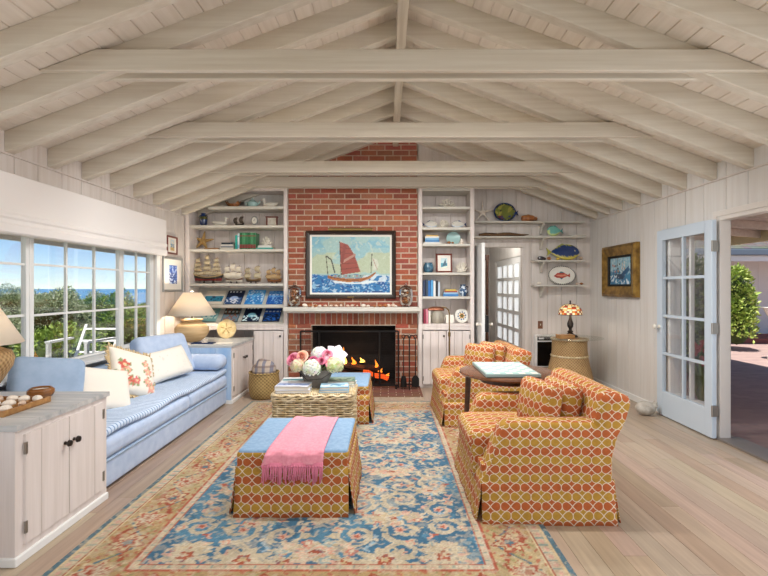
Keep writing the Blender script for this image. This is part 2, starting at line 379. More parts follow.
PB = lambda a, d, z: (a, YB+.012-d, z)
PF = lambda a, d, z: (a, YR-.012+d, z)
WIN_L = [(3.0, 5.54, .70, 2.02), (-6.2, 1.9, .70, 2.02)]
DOOR_R = [(2.26, 4.205, 0, 2.03), (4.255, 4.93, .22, 1.97), (-6.2, 1.95, .1, 2.0)]
board_wall('wall_left', PL, YR, YB, lambda a: ZE, WIN_L, M['wall'])
board_wall('wall_right', PR, YR, YB, lambda a: ZE, DOOR_R, M['wall_r'], (.29, .27, .3, .25))
board_wall('wall_back', PB, XL, XR, zroof, [(1.27, 2.03, 0, 1.99)], M['wall'], (.225, .24, .21))
board_wall('wall_front', PF, XL, XR, zroof, [(-2.4, 2.6, 0, 2.3)], M['wall'])
# boarded gable over the bookcases, beside the chimney
PG = lambda a, d, z: (a, YF+.03-d, z)
board_wall('wall_gable_left', PG, XL, -1.385, zroof, [], M['wall'], (.235, .24), zb=2.73, depth=.05)
board_wall('wall_gable_right', PG, .418, 1.20, zroof, [], M['wall'], (.2, .19), zb=2.73, depth=.05)

# floor of long oak planks running to the fireplace
mb = MB(); x = XL-.1; tones = [C(h) for h in ('#b4a08b', '#af9a85', '#b8a48f', '#ab957f', '#b29d88', '#a9937d', '#b6a18c')]
while x < XR+.1:
    w = .125; y = YR-random.random()*1.5-.2
    while y < YB+.1:
        l = random.uniform(1.0, 2.4); mb.col = tuple(q*random.uniform(.96, 1.03) for q in random.choice(tones))
        y0, y1 = max(YR-.1, y), min(YB+.1, y+l)
        if y1 > y0: mb.hexa([(x+.0006, y0+.0006, -.02), (x+w-.0006, y0+.0006, -.02), (x+w-.0006, y1-.0006, -.02), (x+.0006, y1-.0006, -.02), (x+.001, y0+.001, 0), (x+w-.001, y0+.001, 0), (x+w-.001, y1-.001, 0), (x+.001, y1-.001, 0)])
        y += l
    x += w
mb.col = C('#5a4430'); mb.box(XL-.1, XR+.1, YR-.1, YB+.1, -.06, -.015)
struct(mb.build('floor', M['floor'], smooth=0, weld=False))

# pitched ceiling: long boards, with rafters, ridge and sandwiched collar ties as its parts
mb = MB()
for sg in (-1, 1):
    s = 0; L = 4.4 if sg < 0 else 3.15; n = 0
    while s < L:
        x0 = RX+sg*s; x1 = RX+sg*min(L, s+.128); g = .0035
        a, b = x0+sg*g*.3, x1-sg*g*.3
        for (p, q, dz) in ((a, b, 0),):
            y = YR-.1-random.random()
            mb.hexa([(p+sg*g, YR-.1, zroof(p+sg*g)), (q-sg*g, YR-.1, zroof(q-sg*g)), (q-sg*g, YB+.1, zroof(q-sg*g)), (p+sg*g, YB+.1, zroof(p+sg*g)),
                     (p, YR-.1, zroof(p)+.008), (q, YR-.1, zroof(q)+.008), (q, YB+.1, zroof(q)+.008), (p, YB+.1, zroof(p)+.008)])
        s += .128
    e = RX+sg*L
    mb.hexa([(RX, YR-.4, zroof(RX)+.009), (e, YR-.4, zroof(e)+.009), (e, YB+.3, zroof(e)+.009), (RX, YB+.3, zroof(RX)+.009),
             (RX, YR-.4, zroof(RX)+.09), (e, YR-.4, zroof(e)+.09), (e, YB+.3, zroof(e)+.09), (RX, YB+.3, zroof(RX)+.09)])
CEIL = struct(mb.build('ceiling', M['roofboard'], smooth=0, weld=False))
RT = .08
RYS = [2.935+.425*k for k in range(-23, 8)]+[6.24, 6.62]
rl = MB(); xe = XL-.0
rl.prism([(RX-.03, zroof(RX)-.002), (XL, zroof(XL)-.002), (XL, zroof(XL)-.155), (RX-.03, zroof(RX)-.155)], lambda a, b, d: (a, d, b), 0, RT)
rr = MB(); rr.prism([(RX+.03, zroof(RX)-.002), (XR, zroof(XR)-.002), (XR, zroof(XR)-.155), (RX+.03, zroof(RX)-.155)], lambda a, b, d: (a, d, b), 0, RT)
ra = rl.build('rafter', M['beam'], CEIL, smooth=0, bevel=.004, bseg=1); rb = rr.build('rafter', M['beam'], CEIL, smooth=0, bevel=.004, bseg=1)
for i, y in enumerate(RYS):
    for o in (ra, rb):
        q = o if i == 0 else o.copy()
        if i: COL.objects.link(q); q.parent = CEIL
        q.location = (0, y, 0)
mb = MB(); mb.box(RX-.037, RX+.037, YR, YB, 3.33, zroof(RX)-.01); mb.build('ridge_beam', mat('ridge wood', '#cfc6b6', .6, col2='#b8ad99', scale=(30, 1, 30)), CEIL, smooth=0, bevel=.004, bseg=1)
ZT = 2.752
def tie(y0):
    h = .135; mb = MB(); e0 = (zroof(RX)-.004-ZT)/SL; e1 = (zroof(RX)-.004-ZT-h)/SL
    mb.prism([(RX-e0, ZT), (RX+e0, ZT), (RX+e1, ZT+h), (RX-e1, ZT+h)], lambda a, b, d: (a, d, b), y0, y0+.042)
    return mb.build('collar_tie', M['beam'], CEIL, smooth=0, bevel=.004, bseg=1)
for y in (2.935, 4.21, 5.485, 6.24):
    tie(y-.0425); tie(y+RT+.0005)
# ledges where wall boards meet the blocking, and baseboards
for n, x0, x1 in (('trim_1', XL, XL+.016), ('trim_2', XR-.016, XR)):
    mb = MB(); mb.box(x0, x1, YR, YB, 2.362, 2.376); struct(mb.build(n, M['wall'], smooth=0))
def baseboard(n, *segs):
    mb = MB()
    for s in segs: mb.box(*s, 0, .07)
    struct(mb.build(n, M['white'], smooth=0, bevel=.004))
baseboard('baseboard_right', (XR-.015, XR, 4.93, YB), (XR-.013, XR, 4.251, 4.254))
baseboard('baseboard_back', (2.12, XR-.016, YB-.015, YB))
baseboard('baseboard_left', (XL, XL+.015, YR, 2.2))

# ---------------------------------------------------------------- windows of the left wall
def sash(name, y0, y1, z0, z1, cols, rows, fr=.055, mun=.022, x=XL-.045):
    f = MB()
    for a, b, c, d in ((y0, y0+fr, z0, z1), (y1-fr, y1, z0, z1), (y0+fr, y1-fr, z0, z0+fr), (y0+fr, y1-fr, z1-fr, z1)): f.box(x-.02, x+.02, a, b, c, d)
    root = struct(f.build(name, M['white'], smooth=0, bevel=.003))
    g0, g1, h0, h1 = y0+fr, y1-fr, z0+fr, z1-fr; m = MB()
    for i in range(1, cols): yy = g0+(g1-g0)*i/cols; m.box(x-.011, x+.011, yy-mun/2, yy+mun/2, h0, h1)
    for i in range(1, rows): zz = h0+(h1-h0)*i/rows; m.box(x-.010, x+.010, g0, g1, zz-mun/2, zz+mun/2)
    m.build('muntins', M['white'], root, smooth=0)
    p = MB(); p.box(x-.003, x+.003, g0, g1, h0, h1); p.build('glass_pane', M['glass'], root, smooth=0)
    return root
sash('window_1', 3.03, 3.63, .73, 2.0, 2, 3, .036, .018); sash('window_2', 3.655, 4.865, .73, 2.0, 3, 3, .02, .018); sash('window_3', 4.89, 5.51, .73, 2.0, 2, 3, .036, .018)
mb = MB()
for a, b in ((3.0, 3.03), (3.63, 3.655), (4.865, 4.89), (5.51, 5.54)): mb.box(XL-.072, XL-.02, a, b, .72, 2.02)
mb.box(XL-.1, XL+.012, 3.0, 5.54, 2.0, 2.02)
for a, b in ((2.92, 3.0), (5.54, 5.62)): mb.box(XL, XL+.02, a, b, .66, 2.1)
mb.box(XL, XL+.02, 2.92, 5.62, 2.02, 2.1)
struct(mb.build('trim_3', M['white'], smooth=0, bevel=.003))
mb = MB(); mb.box(XL-.11, XL+.13, 2.9, 5.64, .695, .722); struct(mb.build('trim_4', M['white'], smooth=0, bevel=.005))
# roman shade folded up across the whole window
rs = thing('roman_shade', 'white linen roman shade folded up across the top of the left window', 'roman shade', (XL+.02, 4.2, 1.77))
mb = MB(); y0, y1 = 2.3-4.2, 5.57-4.2
prof = [(0, .43), (.095, .43), (.1, .425), (.1, .15), (.112, .135), (.112, .115), (.1, .1), (.1, .075), (.115, .06), (.112, .01), (.1, 0), (0.02, 0)]
mb.prism(prof, lambda a, b, d: (a, d, b), y0, y1); mb.build('shade_fabric', M['shade_cloth'], rs, smooth=30)
mb = MB(); mb.box(.0, .09, y0+.01, y1-.01, .395, .425); mb.build('headrail', M['white'], rs, smooth=0)

# ---------------------------------------------------------------- french door and its opening, right wall
def frame_y(mb, x0, x1, y0, y1, z0, z1, w, dpt=0):
    mb.box(x0, x1, y0, y0+w, z0, z1); mb.box(x0, x1, y1-w, y1, z0, z1); mb.box(x0, x1, y0+w, y1-w, z1-w, z1)
mb = MB(); frame_y(mb, XR-.005, XR+.095, 2.26, 4.205, 0, 2.03, .035); mb.box(XR-.014, XR, 4.205, 4.25, 0, 2.08); mb.box(XR-.014, XR, 2.18, 2.26, 0, 2.08); mb.box(XR-.014, XR, 2.26, 4.205, 2.03, 2.08)
struct(mb.build('trim_5', mat('door casing', '#dad4cd', .5), smooth=0, bevel=.003))
mb = MB(); mb.box(XR-.03, XR+.2, 2.26, 4.205, -.03, .018); struct(mb.build('trim_6', mat('threshold metal', '#8d8680', .4, .5), smooth=0, bevel=.004))
wn = MB(); frame_y(wn, XR-.01, XR+.1, 4.255, 4.93, .22, 1.97, .04); wn.box(XR-.01, XR+.1, 4.295, 4.89, .22, .26); wn.box(XR+.0, XR+.04, 4.58, 4.61, .26, 1.93)
w4 = struct(wn.build('window_4', M['white'], smooth=0, bevel=.003)); p = MB(); p.box(XR+.02, XR+.026, 4.295, 4.89, .26, 1.93); p.build('glass_pane', M['glass'], w4, smooth=0)
# the leaf, swung back almost flat to the wall
DL = struct(bpy.data.objects.new('door_1', None)); COL.objects.link(DL); DL.location = (2.998, 4.17, .012); DL.rotation_euler = (0, 0, math.radians(-1))
lw, lh, st = .88, 1.99, .1
mb = MB()
for a, b, c, d in ((0, st, 0, lh), (lw-st, lw, 0, lh), (st, lw-st, lh-.11, lh), (st, lw-st, 0, .26)): mb.box(-.055, -.012, a, b, c, d)
mb.build('door_leaf', M['door_blue'], DL, smooth=0, bevel=.004)
mb = MB(); g0, g1, h0, h1 = st, lw-st, .26, lh-.11; mb.box(-.048, -.02, (g0+g1)/2-.014, (g0+g1)/2+.014, h0, h1)
for i in range(1, 4): zz = h0+(h1-h0)*i/4; mb.box(-.047, -.021, g0, g1, zz-.014, zz+.014)
mb.build('muntins', M['door_blue'], DL, smooth=0)
mb = MB(); mb.box(-.036, -.032, g0, g1, h0, h1); mb.build('glass_pane', M['glass'], DL, smooth=0)
for zz in (.95,):
    k = MB(); k.lathe([(.001, 0), (.02, 0), (.02, .008), (.009, .012), (.009, .03), (.024, .04), (.028, .055), (.02, .07), (.001, .074)], (-.055, lw-.05, zz), 16, rot=(0, -PI/2, 0)); k.build('door_knob', M['whiteware'], DL)
for zz in (.25, 1.0, 1.75):
    k = MB(); k.box(-.05, -.004, -.012, .0, zz-.05, zz+.05); k.tube([(-.058, -.008, zz-.05), (-.058, -.008, zz+.05)], .008, 8); k.build('hinge', M['hingemetal'], DL)

# ---------------------------------------------------------------- doorway in the back wall, the hall behind it
mb = MB(); z1 = 1.99
for a, b in ((1.20, 1.27), (2.03, 2.10)): mb.box(a, b, YB-.022, YB, 0, z1+.06)
mb.box(1.27, 2.03, YB-.022, YB, z1, z1+.06)
for a, b in ((1.27, 1.29), (2.01, 2.03)): mb.box(a, b, YB, YB+.11, 0, z1)
struct(mb.build('trim_7', M['wall'], smooth=0, bevel=.004))
mb = MB(); mb.box(1.0, 3.0, YB+.09, 10.2, -.06, -.001); struct(mb.build('floor_hall', mat('hall boards', '#8a5c42', .4), smooth=0))
mb = MB(); mb.box(1.05, 1.15, YB+.1, 10.1, 0, 2.5); struct(mb.build('wall_hall_left', M['wall_r'], smooth=0))
mb = MB(); mb.box(1.05, 2.5, 10.1, 10.2, 0, 2.5); struct(mb.build('wall_hall_back', M['wall_r'], smooth=0))
mb = MB(); mb.box(1.0, 2.5, YB+.1, 10.2, 2.45, 2.55); struct(mb.build('ceiling_hall', M['wall_r'], smooth=0))
HX = 2.24; hy0, hy1, hz = 7.45, 9.55, 1.93
mb = MB(); mb.box(HX, HX+.1, YB+.1, hy0, 0, 2.5); mb.box(HX, HX+.1, hy1, 10.1, 0, 2.5); mb.box(HX, HX+.1, hy0, hy1, hz, 2.5); struct(mb.build('wall_hall_right', M['wall_r'], smooth=0))
rows, cols = 5, 5; f = MB(); gw = (hy1-hy0-.12)/cols; gh = (hz-.42)/rows
f.box(HX+.02, HX+.07, hy0, hy0+.06, 0, hz); f.box(HX+.02, HX+.07, hy1-.06, hy1, 0, hz); f.box(HX+.02, HX+.07, hy0+.06, hy1-.06, 0, .3)
for i in range(rows+1): zz = .3+i*gh; f.box(HX+.02, HX+.07, hy0+.06, hy1-.06, zz, zz+(.07 if i < rows else .12))
for i in range(1, cols): yy = hy0+.06+i*gw; f.box(HX+.022, HX+.068, yy-.05, yy+.05, .3, hz)
d2 = struct(f.build('door_2', M['white'], smooth=0)); g = MB(); g.box(HX+.04, HX+.046, hy0+.06, hy1-.06, .3, hz); g.build('glowing_glass', mat('glowing panes', '#eef2f4', .5, emit='#f4f8fb', es=.6), d2, smooth=0)  # panes emit to stand in for daylight outside the hall
# board door folded into the room beside the bookcase
D3 = struct(bpy.data.objects.new('door_3', None)); COL.objects.link(D3); D3.location = (1.262, YB-.03, .012); D3.rotation_euler = (0, 0, math.radians(.6))
mb = MB(); mb.box(-.022, .022, -.72, 0, 0, 1.97); mb.build('door_leaf', M['white'], D3, smooth=0, bevel=.003)
mb = MB(); mb.box(.022, .075, -.715, -.60, .78, 1.0); mb.build('rim_lock', M['black'], D3, smooth=0, bevel=.004)
for sx in (-1, 1):
    k = MB(); k.lathe([(.001, 0), (.018, 0), (.01, .01), (.01, .03), (.026, .045), (.026, .06), (.001, .07)], (sx*(.075 if sx > 0 else .022), -.66, .88), 14, rot=(0, sx*PI/2, 0)); k.build('door_knob', M['whiteware'], D3)
# hall mirror with an arched dark frame on the hall's left wall
hl = bpy.data.lights.new('hall_fill', 'POINT'); hl.energy = 16; hl.shadow_soft_size = .15; hl.color = (1, .95, .88); hlo = bpy.data.objects.new('hall_fill', hl); COL.objects.link(hlo); hlo.location = (1.7, 8.0, 2.2)  # added fill to brighten the hall, no fixture built
hm = thing('arched_mirror', 'arched dark-framed mirror on the wall of the hall beyond the doorway', 'mirror', (1.16, 8.3, .9))
arc = [(0, -.42, 0), (0, -.42, .55)]+[(0, -.42*math.cos(PI*i/12), .55+.42*math.sin(PI*i/12)) for i in range(1, 12)]+[(0, .42, .55), (0, .42, 0)]
mb = MB(); mb.tube([(a+.02, b, c) for a, b, c in arc], .028, 8, closed=True); mb.build('mirror_frame', M['darkframe'], hm)
mb = MB(); mb.prism([(b, c) for a, b, c in arc], lambda a, b, d: (d, a, b), .002, .012); mb.build('mirror_glass', mat('mirror', '#d5d8d8', .05, 1), hm, smooth=0)
# coat rail, dark iron bracket near the door's top in the hall
hb = thing('coat_bracket', 'dark scrolled iron bracket high on the hall wall past the open door', 'bracket', (1.16, 7.6, 1.75))
mb = MB(); mb.tube([(.0, 0, .15), (.36, 0, .15)], .014, 6); mb.build('bracket_bar', M['pewter'], hb)
mb = MB(); mb.tube([(.0, 0, -.25), (.1, 0, -.08), (.22, 0, .05), (.34, 0, .15)], .012, 6); mb.tube([(.3+.06*math.cos(t*.5), 0, .06+.06*math.sin(t*.5)) for t in range(11)], .008, 6); mb.build('bracket_scroll', M['pewter'], hb)
hp = MB(); hp.tube([(0, 0, 0), (0, 0, 1.95)], .03, 8); hp.tube([(0, 0, 1.9), (.0, 0, 2.0)], .04, 8)
tag(hp.build('hall_post', M['walnut'], loc=(1.86, 8.6, 0)), 'slim dark wooden post standing in the hall beyond the doorway', 'post')
# ---------------------------------------------------------------- outside, left: sea, ground, shrubs
mb = MB(); mb.box(-6000, -60, -3000, 7000, -14.4, -14); tag(struct(mb.build('sea', mat('sea water', '#2f6f9e', .25, col2='#3d82ad', scale=(.02, .06, 1)), smooth=0)))
mb = MB(); mb.grid(lambda u, v: (-2.95-u*58, -20+v*110, -.35-u*u*13+.25*math.sin(u*40+v*30)*u), 30, 30)
struct(mb.build('ground_left', mat('dune ground', '#7c7a48', .95, col2='#5c6a35', scale=(.6, .6, .6), bmp=.4, bscale=(8, 8, 8), bdist=.1)))
mb = MB(); mb.box(-4.9, -2.95, -3, 8, -.2, -.08); struct(mb.build('patio_left', mat('pale deck', '#b3aa9c', .8, col2='#a19786', scale=(8, .6, 1)), smooth=0))
mb = MB(); mb.box(-4.335, -4.295, YR-.4, 9.3, zroof(-4.3)-.045, zroof(-4.3)+.1); mb.hexa([(-4.295, YB+.3, zroof(-4.295)), (-2.95, YB+.3, zroof(-2.95)), (-2.95, 9.3, zroof(-2.95)), (-4.295, 9.3, zroof(-4.295)), (-4.295, YB+.3, zroof(-4.295)+.09), (-2.95, YB+.3, zroof(-2.95)+.09), (-2.95, 9.3, zroof(-2.95)+.09), (-4.295, 9.3, zroof(-4.295)+.09)]); struct(mb.build('eave_left', M['wall'], smooth=0))

def leafy(name, m, n, blobs, size, seed, narrow=.5):
    r = random.Random(seed); mb = MB()
    tot = sum(b[3]*b[4]*b[5] for b in blobs)
    for b in blobs:
        for _ in range(int(n*(b[3]*b[4]*b[5])/tot)+1):
            d = Vector((r.gauss(0, 1), r.gauss(0, 1), r.gauss(0, 1))).normalized()
            if d.z < -.35: d.z = -d.z
            q = r.uniform(.78, 1.06)*(1+.12*math.sin(5*d.x+b[0]*3)+.1*math.sin(6*d.y+b[1]*4))
            p = Vector((b[0]+d.x*b[3]*q, b[1]+d.y*b[4]*q, b[2]+d.z*b[5]*q))
            ax = (d+Vector((r.gauss(0, .7), r.gauss(0, .7), r.gauss(.3, .6)))).normalized(); sd = ax.cross(Vector((r.gauss(0, 1), r.gauss(0, 1), r.gauss(0, 1)))).normalized()
            s = size*r.uniform(.6, 1.3); k = r.random(); mb.col = (k, k, k); w = sd*s*narrow*.5; n_ = ax.cross(sd)*s*.08
            mb.add([p, p+ax*s*.45+w+n_, p+ax*s, p+ax*s*.45-w+n_], [(0, 1, 2, 3)])
    return mb.build(name, m, smooth=0, weld=False)
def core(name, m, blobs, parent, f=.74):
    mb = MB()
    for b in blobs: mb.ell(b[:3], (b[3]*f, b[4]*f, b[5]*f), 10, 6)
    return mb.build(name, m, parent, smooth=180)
coremat = mat('shrub shade', '#33401e', .95, col2='#465528', scale=(5, 5, 5))  # dark blobs inside the leaves paint in the inner shade
def shrub(name, label, m, n, blobs, size, seed, loc, group, narrow=.5):
    t = thing(name, label, 'shrub', loc, 0, group); f = leafy('foliage', m, n, blobs, size, seed, narrow); f.parent = t; core('shade_core', coremat, blobs, t); return t
rr_ = random.Random(3)
def blobset(r, n, h, hz):
    return [(r.uniform(-.5, .5), r.uniform(-.5, .5), r.uniform(.1, h), r.uniform(.42, .6), r.uniform(.42, .6), r.uniform(.45, .65)*hz) for _ in range(n)]
G1 = 'shrubs outside the left window'
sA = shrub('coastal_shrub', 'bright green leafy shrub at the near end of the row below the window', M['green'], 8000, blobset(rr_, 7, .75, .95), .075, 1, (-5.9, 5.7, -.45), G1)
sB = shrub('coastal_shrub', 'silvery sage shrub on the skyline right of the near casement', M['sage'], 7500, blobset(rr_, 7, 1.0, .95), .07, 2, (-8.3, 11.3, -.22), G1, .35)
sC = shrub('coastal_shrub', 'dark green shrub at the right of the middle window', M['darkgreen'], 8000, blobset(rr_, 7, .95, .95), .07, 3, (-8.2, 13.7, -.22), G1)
spots = [(sA, (-5.8, 8.0, -.5), 1.0, 'bright green shrub behind the white garden chair'), (sC, (-5.8, 10.3, -.5), 2.2, 'leafy green shrub under the panes beside the right casement'), (sA, (-6.0, 12.7, -.4), 2.9, 'green shrub seen through the right casement'),
         (sC, (-8.2, 6.7, -.2), 1.2, 'dark domed shrub seen through the near casement'), (sB, (-8.2, 9.0, -.4), 5.0, 'sage shrub in the second row at the left of the middle window'), (sA, (-8.3, 16.1, -.35), .6, 'pale green shrub far back beyond the right casement'),
         (sC, (-10.6, 10.3, -.12), 4.4, 'dark green shrub far back against the sea at the left'), (sB, (-10.6, 12.6, -.1), 2.0, 'grey green shrub farther back against the sea'), (sC, (-10.6, 14.9, -.14), .6, 'dark shrub far back against the sea in the middle'), (sB, (-10.7, 17.3, -.3), 3.6, 'sage shrub farthest off behind the right casement')]
for s, l, a, lb in spots: dup(s, l, a, lb)
# white garden chair on the patio
gc = thing('garden_chair', 'white wooden garden chair with a slanted back outside the middle window', 'garden chair', (-4.85, 7.15, -.08), math.radians(-90), None)
mb = MB(); mb.obox((.28, -.06, .68), (.6, .07, .03), (0, 0, .1)); mb.build('armrest', M['white'], gc); mb = MB(); mb.obox((.28, .55, .68), (.6, .07, .03), (0, 0, -.1)); mb.build('armrest', M['white'], gc)
mb = MB()
for yy in (-.04, .52): mb.obox((-.14, yy, .58), (.022, .04, .66), (0, -.5, 0))
for q in (.45, .62, .80): mb.obox((-.14+(q-.58)*-.5, .24, q), (.018, .52, .03), (0, -.5, 0))
mb.build('backrest', M['white'], gc)
mb = MB()
for i in range(5): mb.obox((.08+.11*i, .24, .36+.02*i), (.09, .55, .022), (0, -.15, 0))
mb.build('seat', M['white'], gc)
for sx, sy in ((.55, -.03), (.55, .52), (-.1, -.03), (-.1, .52)):
    mb = MB(); mb.box(sx-.03, sx+.03, sy-.02, sy+.02, 0, .66 if sx > .3 else .36); mb.build('leg', M['white'], gc)

# ---------------------------------------------------------------- outside, right: terrace, patio cover, wing of the house
m, t, b = principled('terrace brick'); tc = nn(t, 'TexCoord'); bt = nn(t, 'TexBrick'); bt.inputs['Scale'].default_value = 1; bt.inputs['Brick Width'].default_value = .21; bt.inputs['Row Height'].default_value = .1; bt.inputs['Mortar Size'].default_value = .008
for k, h in (('Color1', '#ad928c'), ('Color2', '#9a8280'), ('Mortar', '#a39088')): bt.inputs[k].default_value = (*C(h), 1)
t.links.new(tc.outputs['Object'], bt.inputs['Vector']); t.links.new(bt.outputs['Color'], b.inputs['Base Color']); b.inputs['Roughness'].default_value = .7
mb = MB(); mb.box(XR+.1, 22, -4, 12.2, -.3, -.1); struct(mb.build('terrace', m, smooth=0))
mb = MB(); mb.box(XR+.1, 22, 12.2, 13.6, -.3, .03); struct(mb.build('walkway', mat('red walkway', '#7d453c', .7), smooth=0))
PW = lambda a, d, z: (a, 13.6-d, z)
board_wall('wall_wing', PW, 3.2, 20, lambda a: 2.6, [], mat('wing boards', '#d5d4d2', .6), (.36, .38))
mb = MB(); mb.box(3.2, 20, 11.6, 11.66, 2.06, 2.24); struct(mb.build('fascia_wing', M['white'], smooth=0))
mb = MB(); mb.box(3.2, 20, 11.45, 11.6, 2.20, 2.36); struct(mb.build('gutter_wing', mat('slate gutter', '#5f6b78', .5), smooth=0, bevel=.02))
mb = MB()
for i in range(18):
    y0 = 11.5+i*.16; z0 = 2.36+i*.055
    x = 3.0
    while x < 20:
        w = random.uniform(.12, .28); mb.col = tuple(q*random.uniform(.75, 1.1) for q in C('#6f6963')); mb.hexa([(x, y0, z0), (x+w-.006, y0, z0), (x+w-.006, y0+.3, z0+.1), (x, y0+.3, z0+.1), (x, y0, z0+.025), (x+w-.006, y0, z0+.025), (x+w-.006, y0+.3, z0+.115), (x, y0+.3, z0+.115)]); x += w
struct(mb.build('roof_wing', vcol('wood shingles', .9, .2), smooth=0, weld=False))
mb = MB(); mb.box(3.2, 20, 11.66, 13.6, 2.24, 2.3); struct(mb.build('soffit_wing', M['wall'], smooth=0))
# patio cover over the terrace door
mb = MB()
x = XR+.12
while x < 6.5:
    mb.hexa([(x, -2, 2.62-.07*(x-3.1)), (x+.145, -2, 2.62-.07*(x+.145-3.1)), (x+.145, 9.3, 2.62-.07*(x+.145-3.1)), (x, 9.3, 2.62-.07*(x-3.1)), (x, -2, 2.66-.07*(x-3.1)), (x+.15, -2, 2.66-.07*(x+.15-3.1)), (x+.15, 9.3, 2.66-.07*(x+.15-3.1)), (x, 9.3, 2.66-.07*(x-3.1))]); x += .15
pc = struct(mb.build('roof_patio', M['roofboard'], smooth=0, weld=False))
for y in [-1.6+.8*k for k in range(14)]:
    mb = MB(); mb.prism([(XR+.12, 2.615), (6.5, 2.38), (6.5, 2.26), (XR+.12, 2.5)], lambda a, b, d: (a, d, b), y, y+.06); mb.build('rafter', M['roofboard'], pc, smooth=0)
mb = MB(); mb.box(6.5, 6.56, -2, 9.3, 2.19, 2.46); mb.build('fascia', mat('buff fascia', '#e3d3a4', .6), pc, smooth=0)
# planting
bb = [(0, 0, .5, .34, .34, .5), (.06, .05, 1.05, .34, .34, .5), (-.06, 0, 1.55, .28, .28, .42), (.18, .1, .8, .24, .24, .35), (-.18, 0, .9, .24, .24, .4)]
shrub('climbing_shrub', 'tall yellow green shrub against the white wing, seen through the open doorway', leafmat('yellow green leaves', '#7d9a3a', '#c3cf74'), 4200, bb, .10, 9, (8.28, 10.9, -.1), 'terrace shrubs')
shrub('climbing_shrub', 'leafy shrub seen through the glass of the pale blue french door', M['darkgreen'], 3500, bb, .1, 10, (5.55, 8.3, -.1), 'terrace shrubs')
fl = thing('flowering_plant', 'clump of strappy leaves with red flowers seen low through the door glass', 'plant', (4.15, 6.05, -.1))
mb = MB(); r = random.Random(5)
for i in range(70):
    a = r.uniform(0, 2*PI); q = r.uniform(.05, .32); h = r.uniform(.3, .62); d = Vector((math.cos(a), math.sin(a), 0)); s = Vector((-d.y, d.x, 0))*.016; p0 = d*.05; p1 = d*q*.6+Vector((0, 0, h*.7)); p2 = d*q+Vector((0, 0, h)); k = r.random(); mb.col = (k, k, k)
    mb.add([p0-s, p0+s, p1+s, p2, p1-s], [(0, 1, 2, 4), (4, 2, 3)])
mb.build('leaves', M['darkgreen'], fl, smooth=0, weld=False)
for i in range(9):
    mb = MB(); a = r.uniform(0, 2*PI); q = r.uniform(0, .25); h = r.uniform(.45, .75); c = Vector((math.cos(a)*q, math.sin(a)*q, h))
    for k in range(5): mb.ell(c+Vector((r.uniform(-.03, .03), r.uniform(-.03, .03), r.uniform(-.06, .06))), (.022, .022, .03), 6, 4)
    mb.build('flower', mat('red petals', '#c0303c', .6) if i == 0 else bpy.data.materials['red petals'], fl)
mb = MB(); mb.obox((3.75, 3.35, -.088), (.62, 1.0, .024)); tag(mb.build('doormat', M['coir'], smooth=0), 'brown coir doormat on the brick terrace outside the french door', 'doormat')
ur = thing('garden_urn', 'white garden urn on a pedestal at the far edge of the terrace', 'urn', (7.93, 9.35, -.1))
mb = MB(); mb.lathe([(.001, 0), (.16, 0), (.16, .08), (.11, .12), (.10, .62), (.15, .66), (.15, .7), (.001, .7)], n=20); mb.build('pedestal', M['whiteware'], ur)
mb = MB(); mb.lathe([(.001, .7), (.08, .7), (.07, .76), (.16, .9), (.23, 1.06), (.26, 1.08), (.24, 1.08), (.15, .95), (.001, .93)], n=24); mb.build('bowl', M['whiteware'], ur)
# ---------------------------------------------------------------- fireplace
FX0, FX1 = -1.375, .408
fp = thing('fireplace', 'red brick fireplace and chimney breast with a white mantel shelf', 'fireplace', (0, 0, 0))
r = random.Random(11); bc = [C(h) for h in ('#b0664f', '#a95f49', '#b56d55', '#a45c48', '#b37159', '#ab634c', '#9a5541')]
OX0, OX1, OZ = -1.06, .105, .862
mb = MB(); zc = 0.0; row = 0; rh = .0745; bl = .222
def brickbox(x0, x1, z0, z1, y=YF, d=.006):
    mb.col = tuple(q*r.uniform(.74, .95) for q in r.choice(bc)); e = .0022
    mb.hexa([(x0, y+.03, z0), (x1, y+.03, z0), (x1, y+.03, z1), (x0, y+.03, z1), (x0+e, y-d, z0+e), (x1-e, y-d, z0+e), (x1-e, y-d, z1-e), (x0+e, y-d, z1-e)])
while zc < 3.6:
    z0, z1 = zc+.006, zc+rh-.006
    if not (.862 < zc+rh*.5 < 1.06):
        x = FX0-(.11 if row % 2 else 0)
        while x < FX1:
            a, b = max(FX0, x+.006), min(FX1, x+bl-.006)
            if b-a > .02 and z1 < zroof((a+b)/2)-.01:
                segs = [(a, b)]
                if z0 < OZ-.02: segs = [(p, q) for p, q in ((a, min(b, OX0)), (max(a, OX1), b)) if q-p > .02]
                for p, q in segs: brickbox(p, q, z0, z1)
            x += bl
    zc += rh; row += 1
x = FX0
while x < FX1-.03:                                   # soldier course over the opening
    brickbox(x+.005, min(FX1, x+.074)-.004, .875, 1.06, d=.008); x += .0743
mb.build('brickwork', M['brick'], fp, smooth=0, weld=False)
mb = MB()
for a, b, c, d in ((FX0, OX0, 0, 3.5), (OX1, FX1, 0, 3.5), (OX0, OX1, OZ, 3.5)): mb.box(a, b, YF, YF+.12, c, d)
mb.build('mortar_bed', M['mortar'], fp, smooth=0)
mb = MB(); mb.box(OX0-.1, OX1+.1, YF+.47, YF+.51, 0, OZ+.2); mb.box(OX0-.1, OX0, YF+.12, YF+.47, 0, OZ+.2); mb.box(OX1, OX1+.1, YF+.12, YF+.47, 0, OZ+.2); mb.box(OX0-.1, OX1+.1, YF+.12, YF+.47, OZ+.06, OZ+.2); mb.box(OX0-.1, OX1+.1, YF, YF+.51, .0, .035)
mb.build('firebox', M['soot'], fp, smooth=0)
mb = MB(); mb.box(FX0-.03, FX1+.03, YF-.2, YF-.008, 1.066, 1.122); mb.box(FX0, FX1, YF-.14, YF-.008, 1.04, 1.066)
mb.build('mantel_shelf', M['shelfwood'], fp, smooth=0, bevel=.006)
